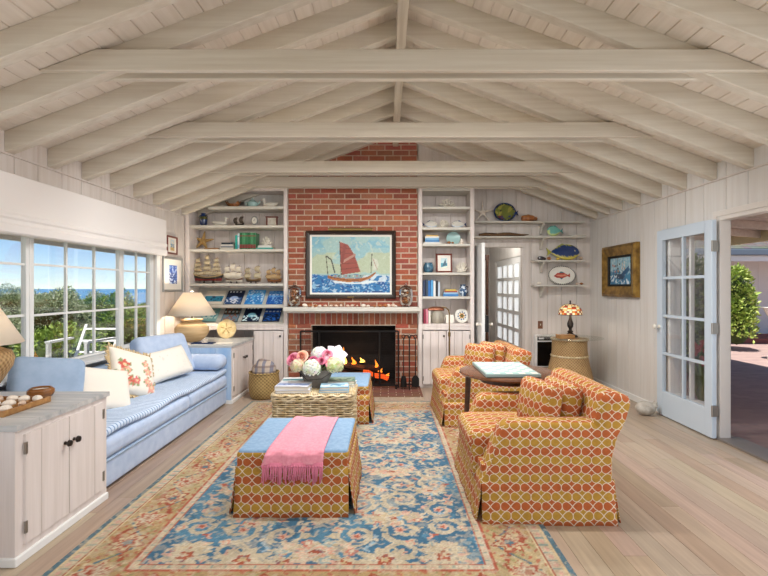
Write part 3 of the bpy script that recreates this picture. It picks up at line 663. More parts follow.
mb = MB(); zc = FX0
hm_ = MB()
y = 5.68
for i in range(9):
    x = FX0-.02-(.1 if i % 2 else 0)
    while x < FX1+.03:
        a, b = max(FX0-.02, x+.004), min(FX1+.03, x+.2-.004)
        if b-a > .02: mb.col = tuple(q*r.uniform(.8, 1.1) for q in C('#7f5548')); mb.box(a, b, y+.004, min(YF-.01, y+.072-.004), 0, .034)
        x += .2
    y += .072
mb.build('hearth', M['brick'], fp, smooth=0, weld=False)
mb = MB(); mb.box(FX0-.02, FX1+.03, 5.682, YF-.01, 0, .029); mb.build('hearth_bed', M['mortar'], fp, smooth=0)
# fire
for i, (a, b, rad, lb) in enumerate((((-.78, 6.54, .13), (-.18, 6.50, .13), .06, 'charred log lying along the front of the fire'), ((-.7, 6.69, .14), (-.15, 6.7, .15), .065, 'charred log at the back of the fire'),
                                 ((-.62, 6.6, .26), (-.12, 6.66, .2), .05, 'burning log lying crosswise on top of the fire'), ((-.35, 6.46, .2), (.0, 6.5, .1), .035, 'glowing split stick sloping down the right side of the fire'))):
    mb = MB(); A, B = Vector(a), Vector(b); mb.tube([A.lerp(B, k/5)+Vector((0, 0, .01*math.sin(k*2))) for k in range(6)], [rad*q for q in (.9, 1, .95, 1.03, .97, .9)], 9)
    mm = mat('charred bark', '#2a1a12', .9, col2='#5a3018', scale=(14, 14, 14), bmp=.5) if i < 3 else mat('ember', '#4a1a0c', .9, col2='#1c0d08', scale=(12, 12, 12), emit='#ff5a1a', es=1.2)
    tag(mb.build('log', mm if i != 1 else bpy.data.materials['charred bark']), lb, 'log', 'fire logs')
mb = MB()
for x in (-.72, -.2):
    mb.box(x-.012, x+.012, 6.44, 6.76, .055, .08); mb.box(x-.01, x+.01, 6.43, 6.45, .036, .2); mb.box(x-.01, x+.01, 6.74, 6.76, .036, .06)
mb.box(-.72, -.2, 6.6, 6.62, .055, .075)
tag(mb.build('fire_grate', M['black'], smooth=0), 'black iron grate carrying the burning logs', 'grate')
flame_m = mat('flame', '#ff8a20', .9, emit='#ff8a2a', es=2.2); flame_h = mat('flame core', '#ffc860', .9, emit='#ffc05a', es=3.0)
def flame(x, y, z, h, w, lb, m):
    h *= .85; w *= .68
    mb = MB(); rr = random.Random(int(h*1000)); sgn = rr.choice((-1, 1))
    mb.lathe([(.001, 0), (w*.8, h*.06), (w, h*.2), (w*.72, h*.4), (w*.42, h*.62), (w*.2, h*.82), (.001, h)], (0, 0, 0), 10)
    mb.v = [(a+sgn*w*.5*math.sin(c/h*5), b*.5, c) for a, b, c in mb.v]
    tag(mb.build('flame', m, loc=(x, y, z), smooth=180), lb, 'flame', 'flames in the fireplace')
for x, z, h, w, lb, m in ((-.655, .28, .30, .06, 'tall orange flame at the left of the fire', flame_m), (-.62, .28, .2, .035, 'bright inner flame beside the tall one', flame_h), (-.5, .28, .13, .05, 'low flame right of the tall flame', flame_m), (-.38, .31, .09, .055, 'small bright flame in the middle of the fire', flame_h),
                          (-.17, .24, .13, .035, 'thin flame rising from the glowing stick', flame_m), (-.1, .17, .07, .05, 'low flame along the glowing stick', flame_m), (.0, .12, .05, .045, 'smallest flame at the foot of the glowing stick', flame_m)):
    flame(x, 6.58, z, h, w, lb, m)
pl = bpy.data.lights.new('fire_glow', 'POINT'); pl.energy = 2; pl.color = (1, .45, .15); pl.shadow_soft_size = .1; po = bpy.data.objects.new('fire_glow', pl); COL.objects.link(po); po.location = (-.45, 6.48, .42)
# screen
fs = thing('fire_screen', 'black iron mesh fire screen standing before the fireplace opening', 'fire screen', (-.52, 6.2, .036))
mb = MB(); w, h = .66, .76
for p in (((-w, 0), (-w, h)), ((w, 0), (w, h)), ((-w, h), (w, h)), ((-w, .03), (w, .03)), ((-w*.62, .03), (-w*.62, h)), ((w*.62, .03), (w*.62, h))):
    mb.tube([(p[0][0], 0, p[0][1]), (p[1][0], 0, p[1][1])], .012, 6)
mb.build('screen_frame', M['black'], fs)
mb = MB(); n = 54
for i in range(1, n): x = -w+2*w*i/n; mb.box(x-.0011, x+.0011, -.001, .001, .03, h)
for i in range(1, 31): z = .03+(h-.03)*i/31; mb.box(-w, w, -.001, .001, z-.0011, z+.0011)
mb.build('mesh', M['black'], fs, smooth=0, weld=False)
for sx in (-w+.03, w-.03): mb = MB(); mb.box(sx-.012, sx+.012, -.1, .1, 0, .02); mb.build('foot', M['black'], fs, smooth=0)
# fire irons
ft = thing('fire_tool_stand', 'black wrought iron stand holding fireplace tools beside the hearth opening', 'tool stand', (.285, 6.13, .036))
mb = MB(); mb.tube([(0, 0, .02), (0, 0, .70)], .009, 8); mb.build('pole', M['black'], ft)
mb = MB()
for a in (.5, 2.6, 4.7): mb.tube([(0, 0, .06), (.05*math.cos(a), .05*math.sin(a), .05), (.11*math.cos(a), .11*math.sin(a), .008)], .008, 6)
mb.build('base', M['black'], ft)
mb = MB(); mb.tube([(-.075, 0, .66), (-.06, 0, .7), (-.03, 0, .715), (0, 0, .69), (.03, 0, .715), (.06, 0, .7), (.075, 0, .66)], .008, 6); mb.build('hook_bar', M['black'], ft)
for x, nm, lb in ((-.078, 'fire_brush', 'black hearth brush hanging left on the tool stand'), (.0, 'fire_poker', 'black poker hanging in the middle of the tool stand'), (.08, 'fire_shovel', 'black hearth shovel hanging right on the tool stand')):
    t_ = thing(nm, lb, nm.split('_')[1], (.285+x, 6.105, .036), 0, 'fireplace tools')
    mb = MB(); mb.tube([(0, 0, .16), (0, 0, .68)], .0065, 6); mb.tube([(.022*math.cos(q*.7), 0, .70+.022*math.sin(q*.7)) for q in range(10)], .006, 6); mb.build('handle', M['black'], t_)
    mb = MB()
    if nm == 'fire_brush': mb.lathe([(.001, .18), (.03, .17), (.04, .1), (.045, .03), (.001, .03)], n=12, sc=(1, .6, 1))
    elif nm == 'fire_poker': mb.tube([(0, 0, .18), (0, 0, .06)], [.007, .004], 6); mb.tube([(0, 0, .12), (.03, 0, .09)], .005, 6)
    else: mb.prism([(-.02, .18), (.02, .18), (.05, .14), (.05, .03), (-.05, .03), (-.05, .14)], lambda a, b, d: (a, d, b), -.01, .004)
    mb.build({'fire_brush': 'bristles', 'fire_poker': 'tip', 'fire_shovel': 'blade'}[nm], M['black'], t_)

# ---------------------------------------------------------------- built-in bookcases
def door_panel(parent, x0, x1, z0, z1, y, knob_side, m, nb=3):
    d = MB(); w = (x1-x0)/nb
    for i in range(nb): a, b = x0+i*w, x0+(i+1)*w; d.hexa([(a, y, z0), (b, y, z0), (b, y, z1), (a, y, z1), (a+.003, y-.016, z0), (b-.003, y-.016, z0), (b-.003, y-.016, z1), (a+.003, y-.016, z1)])
    o = d.build('door', m, parent, smooth=0, weld=False)
    k = MB(); kx = x1-.035 if knob_side > 0 else x0+.035; kz = z1-.07; k.lathe([(.001, 0), (.008, 0), (.006, .012), (.015, .02), (.012, .03), (.001, .032)], (kx, y-.016, kz), 12, rot=(PI/2, 0, 0)); k.build('knob', M['black'], o)
    hx = x0+.006 if knob_side > 0 else x1-.006
    for hz in (z0+.08, z1-.08): k = MB(); k.box(hx-.008, hx+.008, y-.019, y-.01, hz-.03, hz+.03); k.build('hinge', M['hingemetal'], o, smooth=0)
    return o
def bookcase(x0, x1, label, shelves, ztop, yb=6.70):
    t_ = thing('bookcase', label, 'bookcase', (0, 0, 0)); y0 = YF; s = .055; m = M['cabinet']
    mb = MB(); mb.box(x0, x0+s, y0, yb, 0, ztop); mb.box(x1-s, x1, y0, yb, 0, ztop); mb.box(x0+s, x1-s, y0, yb, .852, .883); mb.box(x0+s, x1-s, y0+.005, y0+.03, .80, .852); mb.box(x0+s, x1-s, y0+.02, y0+.04, 0, .05); mb.build('case', m, t_, smooth=0, bevel=.003, bseg=1)
    mb = MB(); n = max(3, int((x1-x0-2*s)/.2)); w = (x1-x0-2*s)/n
    for i in range(n): a, b = x0+s+i*w, x0+s+(i+1)*w; mb.hexa([(a, yb, .05), (b, yb, .05), (b, yb, ztop), (a, yb, ztop), (a+.004, yb-.012, .05), (b-.004, yb-.012, .05), (b-.004, yb-.012, ztop), (a+.004, yb-.012, ztop)])
    mb.build('back_panel', M['cabinet'], t_, smooth=0, weld=False)
    for sh in shelves:
        z, xa = sh if isinstance(sh, tuple) else (sh, x0+s)
        mb = MB(); mb.box(xa, x1-s, y0+.012, yb-.012, z-.034, z); mb.build('shelf', M['shelfwood'], t_, smooth=0, bevel=.003, bseg=1)
    return t_
BL0, BL1 = XL+.012, -1.385
left_sh = [(2.51, -2.49), 2.249, 1.918, 1.442]
bcL = bookcase(BL0, BL1, 'built-in whitewashed bookcase left of the chimney, full of model ships', left_sh, 2.47)
# continue the right stile and a sloped top up to the rafters
mb = MB(); mb.box(BL1-.055, BL1, YF, 6.70, 2.47, 2.76); mb.box(-2.1, BL1-.055, YF+.01, 6.69, 2.735, 2.76); mb.build('upper_stile', M['cabinet'], bcL, smooth=0)
mb = MB(); mb.hexa([(-2.1, 6.70, 2.47), (BL1, 6.70, 2.47), (BL1, 6.70, 2.76), (-2.1, 6.70, 2.76), (-2.1, 6.688, 2.47), (BL1, 6.688, 2.47), (BL1, 6.688, 2.76), (-2.1, 6.688, 2.76)]); mb.build('upper_back', M['wall_r'], bcL, smooth=0)
for z in (1.145,):
    mb = MB(); mb.box(BL0+.055, BL1-.055, YF+.004, YF+.03, z-.034, z+.006); mb.build('shelf_lip', M['shelfwood'], bcL, smooth=0)
for z in (1.12, .883):
    mb = MB(); mb.hexa([(BL0+.056, YF+.03, z-.02), (BL1-.056, YF+.03, z-.02), (BL1-.056, 6.68, z+.24), (BL0+.056, 6.68, z+.24), (BL0+.056, YF+.03, z), (BL1-.056, YF+.03, z), (BL1-.056, 6.68, z+.26), (BL0+.056, 6.68, z+.26)]); mb.build('sloping_shelf', M['shelfwood'], bcL, smooth=0)
mb = MB(); mb.box(BL0+.055, BL1-.055, YF+.004, YF+.03, .883, .905); mb.build('shelf_lip', M['shelfwood'], bcL, smooth=0)
door_panel(bcL, -1.85, BL1-.06, .055, .79, YF-.001, 1, M['cabinet'])
BR0, BR1 = .418, 1.19
bcR = bookcase(BR0, BR1, 'built-in whitewashed bookcase right of the chimney, with plates and books', [2.505, 2.22, 1.993, 1.594, 1.263], 2.76)
xm = (BR0+BR1)/2
door_panel(bcR, BR0+.06, xm-.002, .055, .79, YF-.001, 1, M['cabinet']); door_panel(bcR, xm+.002, BR1-.06, .055, .79, YF-.001, -1, M['cabinet'])
mb = MB(); mb.box(BR0+.055, BR1-.055, YF+.005, 6.69, 2.72, 2.76); mb.build('top_board', M['shelfwood'], bcR, smooth=0)

# ---------------------------------------------------------------- alcove shelves on the back wall
def wall_shelf(x0, x1, z, label, brackets):
    t_ = thing('wall_shelf', label, 'shelf', (0, 0, 0), 0, 'shelves on the alcove wall')
    mb = MB(); mb.box(x0, x1, 6.655, YB-.001, z-.022, z); mb.build('board', M['shelfwood'], t_, smooth=0, bevel=.003)
    for x in brackets:
        mb = MB(); mb.prism([(YB-.001, z-.022), (6.68, z-.022), (6.69, z-.05), (6.74, z-.075), (6.78, z-.12), (6.80, z-.17), (YB-.001, z-.185)], lambda a, b, d: (d, a, b), x-.011, x+.011); mb.build('bracket', M['shelfwood'], t_, smooth=30)
SZ = {1: 2.352, 2: 2.132, 3: 1.785, 4: 1.425}
wall_shelf(1.20, 2.86, SZ[1], 'topmost long shelf of the alcove, carrying the round fish plate', (2.27,))
wall_shelf(1.20, 2.86, SZ[2], 'long alcove shelf carrying the driftwood and the aqua fish', (2.27,))
wall_shelf(2.13, 2.86, SZ[3], 'short alcove shelf carrying the big navy fish', (2.27,))
wall_shelf(2.13, 2.86, SZ[4], 'lowest short alcove shelf, carrying the oval fish platter', (2.27,))

# ---------------------------------------------------------------- side cabinets at the ends of the sofa
def side_cabinet(name, label, y0, y1, xf, near_mat, far_mat):
    t_ = thing(name, label, 'cabinet', (0, 0, 0)); x0 = XL+.016; zt = .70
    mb = MB(); mb.box(x0, xf, y0, y1, .03, zt-.028); mb.build('case', M['cabinet'], t_, smooth=0, bevel=.003)
    mb = MB(); n = 5; w = (y1-y0+.02)/n
    for i in range(n): a = y0-.01+i*w; mb.hexa([(x0, a, zt-.028), (xf+.015, a, zt-.028), (xf+.015, a+w, zt-.028), (x0, a+w, zt-.028), (x0, a+.002, zt), (xf+.015, a+.002, zt), (xf+.015, a+w-.002, zt), (x0, a+w-.002, zt)])
    mb.build('top', M['topwood'], t_, smooth=0, weld=False)
    mb = MB(); mb.box(x0, xf+.014, y0-.012, y1, 0, .045); mb.build('plinth', M['white'], t_, smooth=0, bevel=.006)
    ym = (y0+y1)/2
    for a, b, k in ((y0+.05, ym-.0015, 1), (ym+.0015, y1-.05, -1)):
        d = MB(); q = [(a, b)]; sp = (a+.11 if k > 0 else b-.09)
        for p0, p1 in ((a, sp), (sp, b)): d.hexa([(xf, p0, .085), (xf, p1, .085), (xf, p1, zt-.06), (xf, p0, zt-.06), (xf+.012, p0+.002, .085), (xf+.012, p1-.002, .085), (xf+.012, p1-.002, zt-.06), (xf+.012, p0+.002, zt-.06)])
        dd = d.build('door', M['cabinet'], t_, smooth=0, weld=False)
        kk = MB(); kk.lathe([(.001, 0), (.010, 0), (.008, .014), (.019, .024), (.016, .036), (.001, .04)], (xf+.012, (b-.035 if k > 0 else a+.035), zt-.2), 14, rot=(0, PI/2, 0)); kk.build('knob', M['pewter'], dd)
        hy = a+.004 if k > 0 else b-.004
        for hz in (.17, .57): kk = MB(); kk.box(xf+.006, xf+.016, hy-.008, hy+.008, hz-.03, hz+.03); kk.build('hinge', M['hingemetal'], dd, smooth=0)
    return t_
cabN = side_cabinet('side_cabinet', 'whitewashed two-door cabinet in the left corner nearest the viewer, under the shell tray', 2.27, 3.01, -1.845, None, None)
cabF = side_cabinet('side_cabinet', 'whitewashed corner cabinet with pale blue end under the lit lamp', 5.46, 6.318, -1.86, None, None)
mb = MB(); n = 5
for i in range(n):
    a = XL+.02+(-1.862-XL-.02)*i/n; b = XL+.02+(-1.862-XL-.02)*(i+1)/n; mb.hexa([(a, 5.459, .05), (b, 5.459, .05), (b, 5.459, .67), (a, 5.459, .67), (a+.003, 5.449, .05), (b-.003, 5.449, .05), (b-.003, 5.449, .67), (a+.003, 5.449, .67)])
mb.build('blue_end_panel', M['bluewood'], cabF, smooth=0, weld=False)['label'] = 'pale blue end panel'

# ---------------------------------------------------------------- sofa under the window
sf = thing('sofa', 'long pale blue upholstered sofa built in under the window', 'sofa', (0, 0, 0)); sy0, sy1 = 3.03, 5.44; L = sy1-sy0; yc = (sy0+sy1)/2
mb = MB(); mb.rbox(-2.33, yc, .115, .84, L, .19, .02); mb.build('base', M['sofa'], sf)
mb = MB(); mb.rbox(-2.325, yc, .205, .85, L, .02, .01); mb.build('piping', M['sofa_dark'], sf)
for k in (0, 1):
    mb = MB(); mb.rbox(-2.32, sy0+L*(.29 if k == 0 else .79), .285, .85, L*(.575 if k == 0 else .415), .145, .05, crown=.012, mid=10); mb.build('seat_cushion', M['sofa'], sf)
mb = MB(); mb.box(XL+.02, -2.68, sy0, sy1, .02, .64); mb.build('back', M['sofa_dark'], sf, smooth=0, bevel=.015)
# striped pad
m, t, b = principled('ticking stripe'); tc = nn(t, 'TexCoord'); sp = nn(t, 'SeparateXYZ'); t.links.new(tc.outputs['Object'], sp.inputs[0])
fr = mth(t, 'FRACT', mth(t, 'MULTIPLY', sp.outputs[1], 27)); st_ = mth(t, 'LESS_THAN', fr, .28)
t.links.new(mixc(t, st_, C('#c6d5e8'), C('#7794bd')), b.inputs['Base Color']); b.inputs['Roughness'].default_value = .9; bump(t, b, noise(t, (16, 16, 16), 3), .5, .02)
M['ticking'] = m
mb = MB()
def padfn(q): return Vector((q.x, q.y, q.z+.006*math.sin(q.y*9)*math.cos(q.x*8)-.012*max(0, q.x-.25)*8*abs(math.sin(q.y*3.1))))
mb.rbox(-2.30, yc+.01, .402, .80, L-.04, .055, .026, mid=24, fn=padfn)
tag(mb.build('seat_pad', M['ticking']), 'blue and white ticking striped pad laid over the sofa seat', 'seat pad')
mb = MB(); mb.rbox(0, 0, 0, .62, .26, .17, .08, mid=6)
tag(mb.build('bolster', M['sofa'], loc=(-2.20, 5.315, .525)), 'pale blue bolster against the blue end of the far corner cabinet', 'bolster')
def pillow_mesh(w, h, t, pinch=.06, n=18):
    mb = MB()
    for sg in (1, -1):
        def fn(u, v, sg=sg):
            a, b = 2*u-1, 2*v-1; k = max(0, (1-a**4)*(1-b**4))**.5
            q = 1-pinch*(1-abs(b)**2)*abs(a)**3; p = 1-pinch*(1-abs(a)**2)*abs(b)**3
            return (a*w/2*q, sg*t/2*k, b*h/2*p)
        mb.grid(fn, n, n)
    return mb
def place(o, loc, rot): o.location = loc; o.rotation_euler = rot; return o
def face_dir(nx, ny, tilt):      # orientation of an upright pillow: local -Y faces (nx, ny), leaning back by tilt
    return Euler((-tilt, 0, math.atan2(nx, -ny)), 'XYZ')
mb = MB(); mb.rbox(0, 0, 0, .66, .17, .46, .06, mid=8, fn=lambda q: Vector((q.x*(1-.12*(q.z/.23)*.5), q.y, q.z)))
tag(place(mb.build('back_cushion', M['sofa']), (-2.43, 4.95, .645), face_dir(.92, -.38, .36)), 'pale blue boxed back cushion leaning at the far end of the sofa', 'cushion', 'boxed back cushions')
mb = MB(); mb.rbox(0, 0, 0, .46, .16, .46, .06, mid=8)
tag(place(mb.build('back_cushion', M['sofa_dark']), (-2.50, 3.36, .64), Euler((-.40, .16, math.atan2(.72, .69)), 'XYZ')), 'slate blue boxed back cushion tilted at the near end of the sofa', 'cushion', 'boxed back cushions')
pw = pillow_mesh(.44, .38, .13); o = pw.build('throw_pillow', M['cream'], smooth=180); tag(place(o, (-2.27, 3.66, .57), Euler((-.55, .25, math.atan2(.86, .5)), 'XYZ')), 'plain cream throw pillow, nearest of the three on the sofa', 'pillow', 'throw pillows on the sofa')
pw = pillow_mesh(.70, .33, .15); o = pw.build('lumbar_pillow', mat('cream dotted linen', '#ebe5da', .9, col2='#ded6cc', scale=(22, 22, 22), lo=.62, hi=.66, bmp=.25, bscale=(200, 200, 200)), smooth=180); tag(place(o, (-2.29, 4.70, .595), Euler((-.5, -.06, math.atan2(1, .28)), 'XYZ')), 'long cream lumbar pillow in front of the pale blue back cushion', 'pillow', 'throw pillows on the sofa')
# floral pillow with a fringe
fpil = thing('floral_pillow', 'cream floral throw pillow with pink flowers and beige fringe in the middle of the sofa', 'pillow', (0, 0, 0), 0, 'throw pillows on the sofa')
mb = pillow_mesh(.46, .44, .15, n=44); cs = []
rg = random.Random(4); blooms = [(rg.uniform(-.16, .16), rg.uniform(-.15, .15), rg.uniform(.025, .055), rg.choice(('#d4736f', '#c85a4e', '#e0a08c', '#b8604a'))) for _ in range(11)]
for p in mb.v:
    c = C('#eae2d4')
    for bx, bz, br, bh in blooms:
        d = math.hypot(p[0]-bx, p[2]-bz); a = math.atan2(p[2]-bz, p[0]-bx)
        if d < br*(1+.25*math.sin(5*a)): c = C(bh) if d > br*.35 else C('#e8c9a0')
        elif d < br*1.5 and math.sin(3*a+bx*40) > .6: c = C('#8e9a6a')
    cs.append(c)
mb.c = cs; mb.build('cover', vcol('floral linen', .9, .05, sheen=.1), fpil, smooth=180)
mb = MB(); n = 150
for i in range(n):
    s = i/n*4; e = int(s); f_ = (s-e)*2-1; px, pz, dx, dz = [(f_, -1, 0, -1), (1, f_, 1, 0), (-f_, 1, 0, 1), (-1, -f_, -1, 0)][e]
    q = 1-.055*(1-f_*f_); px, pz = (px*.23, pz*.22*q) if e in (0, 2) else (px*.23*q, pz*.22)
    a = rg.uniform(-.3, .3); d = Vector((dx, rg.uniform(-.4, .4), dz)).normalized()*rg.uniform(.025, .04)
    mb.tube([(px, 0, pz), (px+d.x+a*.02, d.y, pz+d.z+a*.02)], [.007, .005], 5)
mb.build('fringe', mat('beige fringe', '#cdb48a', .95), fpil, smooth=180, weld=False)
place(fpil, (-2.29, 4.10, .615), Euler((-.5, .35, math.atan2(.9, .35)), 'XYZ'))

# ---------------------------------------------------------------- slip-covered armchairs
def skirt(mb, x0, x1, y0, y1, zt, zb, fl, n=10, amp=.004):
    def panel(p0, p1, nrm):
        p0, p1 = Vector((*p0, 0)), Vector((*p1, 0)); nrm = Vector((*nrm, 0))
        ln = (p1-p0).length
        def fn(u, v):
            q = 1-v; p = p0.lerp(p1, u); ex = (2*u-1)*fl*.1*q*(p1-p0).normalized()
            w = fl*q**1.4+amp*q*math.sin(u*ln*26)
            return p+ex+nrm*(w+.002)+Vector((0, 0, zb+(zt-zb)*v))
        mb.grid(fn, 14, 6)
    panel((x0, y0), (x1, y0), (0, -1)); panel((x1, y0), (x1, y1), (1, 0)); panel((x1, y1), (x0, y1), (0, 1)); panel((x0, y1), (x0, y0), (-1, 0))
def pleats(mb, x0, x1, y0, y1, zt, zb):
    for x in (x0, x1):
        for y in (y0, y1):
            sx = 1 if x == x0 else -1; sy = 1 if y == y0 else -1
            mb.hexa([(x+sx*.07, y, zb), (x, y, zb), (x, y+sy*.07, zb), (x+sx*.07, y+sy*.07, zb), (x+sx*.05, y, zt), (x, y, zt), (x, y+sy*.05, zt), (x+sx*.05, y+sy*.05, zt)])
AX = M['axe']
def armchair(label, loc, rz):
    t_ = thing('armchair', label, 'armchair', loc, rz, 'slip-covered armchairs')
    prof = [(-.412, .24), (-.38, .33), (-.34, .43), (-.305, .52), (-.285, .562), (-.26, .584), (-.22, .592), (.28, .592), (.36, .57), (.35, .24)]
    for sg in (-1, 1):
        mb = MB(); o_, i_ = sg*.43, sg*.265
        def fn(a, b, d): return (a, d, b)
        lay = [(i_, -.0), (i_+sg*.012, .0), (o_-sg*.02, 0), (o_, 0)]
        n = len(prof); vs = []
        for k, yv in enumerate((i_, i_+sg*.02, i_+sg*.05, o_-sg*.05, o_-sg*.018, o_)):
            ins = (.028, .010, 0, 0, .008, .028)[k]
            cx, cz = .03, .40
            for a, b in prof:
                bb_ = b-ins if b > .5 else b; aa = a+ins*.8 if (a < -.2 and b > .3) else a
                vs.append((aa, yv, bb_))
        fs = [(k*n+i, k*n+(i+1) % n, (k+1)*n+(i+1) % n, (k+1)*n+i) for k in range(5) for i in range(n)]+[tuple(range(n)), tuple(range(5*n, 6*n))[::-1]]
        mb.add(vs, fs); mb.build('arm', AX, t_, smooth=50, uv=True)
    bp = [(.20, .36), (.245, .55), (.285, .70), (.30, .745), (.325, .765), (.36, .772), (.44, .752), (.475, .735), (.482, .71), (.455, .62), (.405, .5), (.375, .38), (.372, .24), (.2, .24)]
    mb = MB(); n = len(bp); vs = []; ks = ((-.43, .03), (-.415, .01), (-.39, 0), (-.2, 0), (0, 0), (.2, 0), (.39, 0), (.415, .01), (.43, .03))
    for yv, ins in ks: vs += [(a+(ins if a < .33 else -ins)*.6, yv, b-(ins if b > .6 else 0)) for a, b in bp]
    fs = [(k*n+i, k*n+(i+1) % n, (k+1)*n+(i+1) % n, (k+1)*n+i) for k in range(len(ks)-1) for i in range(n)]+[tuple(range(n)), tuple(range((len(ks)-1)*n, len(ks)*n))[::-1]]
    mb.add(vs, fs); mb.build('backrest', AX, t_, smooth=50, uv=True)
    mb = MB(); mb.box(-.40, .36, -.40, .40, .06, .33); mb.build('seat_base', AX, t_, smooth=0, uv=True, bevel=.01)
    mb = MB(); mb.rbox(-.125, 0, .40, .65, .525, .15, .055, crown=.02); mb.v = [(a, b*1.0, c) for a, b, c in mb.v]; mb.build('seat_cushion', AX, t_, smooth=180, uv=True)
    mb = MB(); mb.rbox(-.38, 0, .30, .11, .535, .20, .03); mb.build('front_rail', AX, t_, smooth=180, uv=True)
    mb = MB(); skirt(mb, -.405, .372, -.43, .43, .25, .0, .035); mb.build('skirt', AX, t_, smooth=60, uv=True, solid=.006)
    mb = MB(); pleats(mb, -.40, .368, -.426, .426, .24, .01); mb.build('corner_pleat', AX, t_, smooth=0, uv=True)
    return t_
ch1 = armchair('orange and mustard slip-covered armchair nearest the viewer, right of the rug', (.957, 3.13, .0), 0)
ch2 = dup(ch1, (.95, 4.98, .0), .03, 'orange and mustard slip-covered armchair behind the game table')
tc_m = MB(); tc_m.rbox(0, 0, 0, .385, .10, .31, .049, seg=4, mid=8, fn=lambda q: Vector((q.x, q.y*(1+.55*max(0, 1-(q.x/.19)**2)*max(0, 1-(q.z/.155)**2)), q.z))); tcush = tc_m.build('throw_cushion', AX, smooth=180, uv=True)
CUSHG = 'matching cushions on the armchairs'
def cush(o, loc, rot, lb): tag(o, lb, 'cushion', CUSHG); return place(o, loc, rot)
cush(tcush, (.985, 3.0, .625), Euler((-.14, 0, math.atan2(-1, .25)), 'XYZ'), 'axe-head print cushion standing frontmost on the near armchair')
for loc, rot, lb in (((1.135, 3.04, .62), Euler((-.2, 0, math.atan2(-1, .15)), 'XYZ'), 'axe-head print cushion against the back of the near armchair'),
                     ((.97, 4.90, .625), Euler((-.16, 0, math.atan2(-1, .75)), 'XYZ'), 'axe-head print cushion frontmost on the armchair behind the table'),
                     ((1.11, 4.95, .64), Euler((-.2, 0, math.atan2(-1, .55)), 'XYZ'), 'axe-head print cushion against the back of the far armchair')):
    q = tcush.copy(); COL.objects.link(q); cush(q, loc, rot, lb)

# ---------------------------------------------------------------- ottomans and throw
def ottoman(label, loc, w, d, top):
    t_ = thing('ottoman', label, 'ottoman', loc, 0, 'skirted ottomans')
    mb = MB(); mb.rbox(0, 0, .32, w, d, .11, .02); mb.build('band', AX, t_, smooth=60, uv=True)
    mb = MB(); mb.box(-w/2+.01, w/2-.01, -d/2+.01, d/2-.01, .05, .30); mb.build('body', AX, t_, smooth=0, uv=True)
    mb = MB(); mb.rbox(0, 0, .367, w-.012, d-.012, .04, .019, crown=.012, mid=10); mb.build('top_cushion', top, t_, smooth=180)
    mb = MB(); skirt(mb, -w/2, w/2, -d/2, d/2, .285, .0, .04); mb.build('skirt', AX, t_, smooth=60, uv=True, solid=.006)
    mb = MB(); pleats(mb, -w/2+.004, w/2-.004, -d/2+.004, d/2-.004, .27, .01); mb.build('corner_pleat', AX, t_, smooth=0, uv=True)
    return t_
ot1 = ottoman('axe-head print ottoman with blue linen top, nearest the viewer, under the pink throw', (-.58, 3.135, .011), .68, .71, M['ottoblue'])
ot2 = ottoman('axe-head print ottoman with blue linen top behind the wicker chest, near the hearth', (-.535, 5.0, .011), .68, .71, M['ottoblue'])
th = thing('throw_blanket', 'pink wool throw with tasselled fringe draped over the front ottoman', 'blanket', (0, 0, 0))
zt = .405; yf = 2.775
path = [(3.52, .27), (3.508, .33), (3.495, .385), (3.47, zt), (3.35, zt+.008), (3.2, zt+.011), (3.05, zt+.010), (2.9, zt+.006), (2.815, zt), (2.775, zt-.012), (2.757, zt-.03), (2.754, zt-.06), (2.752, zt-.085)]
def thfn(u, v):
    k = v*(len(path)-1); i = min(int(k), len(path)-2); f_ = k-i; y = path[i][0]*(1-f_)+path[i+1][0]*f_; z = path[i][1]*(1-f_)+path[i+1][1]*f_
    xa = -.675+(-.755+.675)*v; xb = -.368+(-.392+.368)*v; x = xa+(xb-xa)*u
    return (x, y-.006*math.sin(u*17+v)*(v > .8), z+.004*math.sin(u*11+v*6))
mb = MB(); mb.grid(thfn, 22, 48); mb.build('blanket', M['pink'], th, smooth=180, solid=.008)
mb = MB(); r = random.Random(8)
for i in range(46):
    u = (i+.5)/46; x = -.757+(-.390+.757)*u; z = zt-.085; l = r.uniform(.075, .115); dx = r.uniform(-.012, .012)
    mb.tube([(x, yf-.024, z+.01), (x+dx*.3, yf-.03, z-.025), (x+dx, yf-.033-r.uniform(0, .012), z-l)], [.0055, .005, .004], 5)
    if i % 2 == 0: mb.ell((x, yf-.029, z-.008), .009, 6, 4)
mb.build('fringe', M['fringe'], th, smooth=180, weld=False)

# ---------------------------------------------------------------- wicker trunk
tr = thing('wicker_chest', 'pale rattan wicker chest used as a coffee table behind the pink throw', 'trunk', (-.675, 4.33, .011)); tw, td, thh = .72, .50, .425
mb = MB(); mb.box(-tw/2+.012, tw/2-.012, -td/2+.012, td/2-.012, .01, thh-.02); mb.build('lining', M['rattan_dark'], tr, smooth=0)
def rounded_rect(w, d, r, n):
    pts = []
    for cx, cy, a0 in ((w/2-r, d/2-r, 0), (-w/2+r, d/2-r, PI/2), (-w/2+r, -d/2+r, PI), (w/2-r, -d/2+r, 1.5*PI)):
        pts += [(cx+r*math.cos(a0+PI/2*k/n), cy+r*math.sin(a0+PI/2*k/n)) for k in range(n+1)]
    return pts
def resample(pts, n):
    P = [Vector((*p, 0)) for p in pts]; P.append(P[0]); ls = [0]
    for a, b in zip(P[:-1], P[1:]): ls.append(ls[-1]+(b-a).length)
    out = []; j = 0
    for i in range(n):
        s = ls[-1]*i/n
        while ls[j+1] < s: j += 1
        f_ = (s-ls[j])/max(1e-9, ls[j+1]-ls[j]); out.append(P[j].lerp(P[j+1], f_))
    return out
mb = MB(); ring = resample(rounded_rect(tw, td, .04, 4), 96); nr = 17
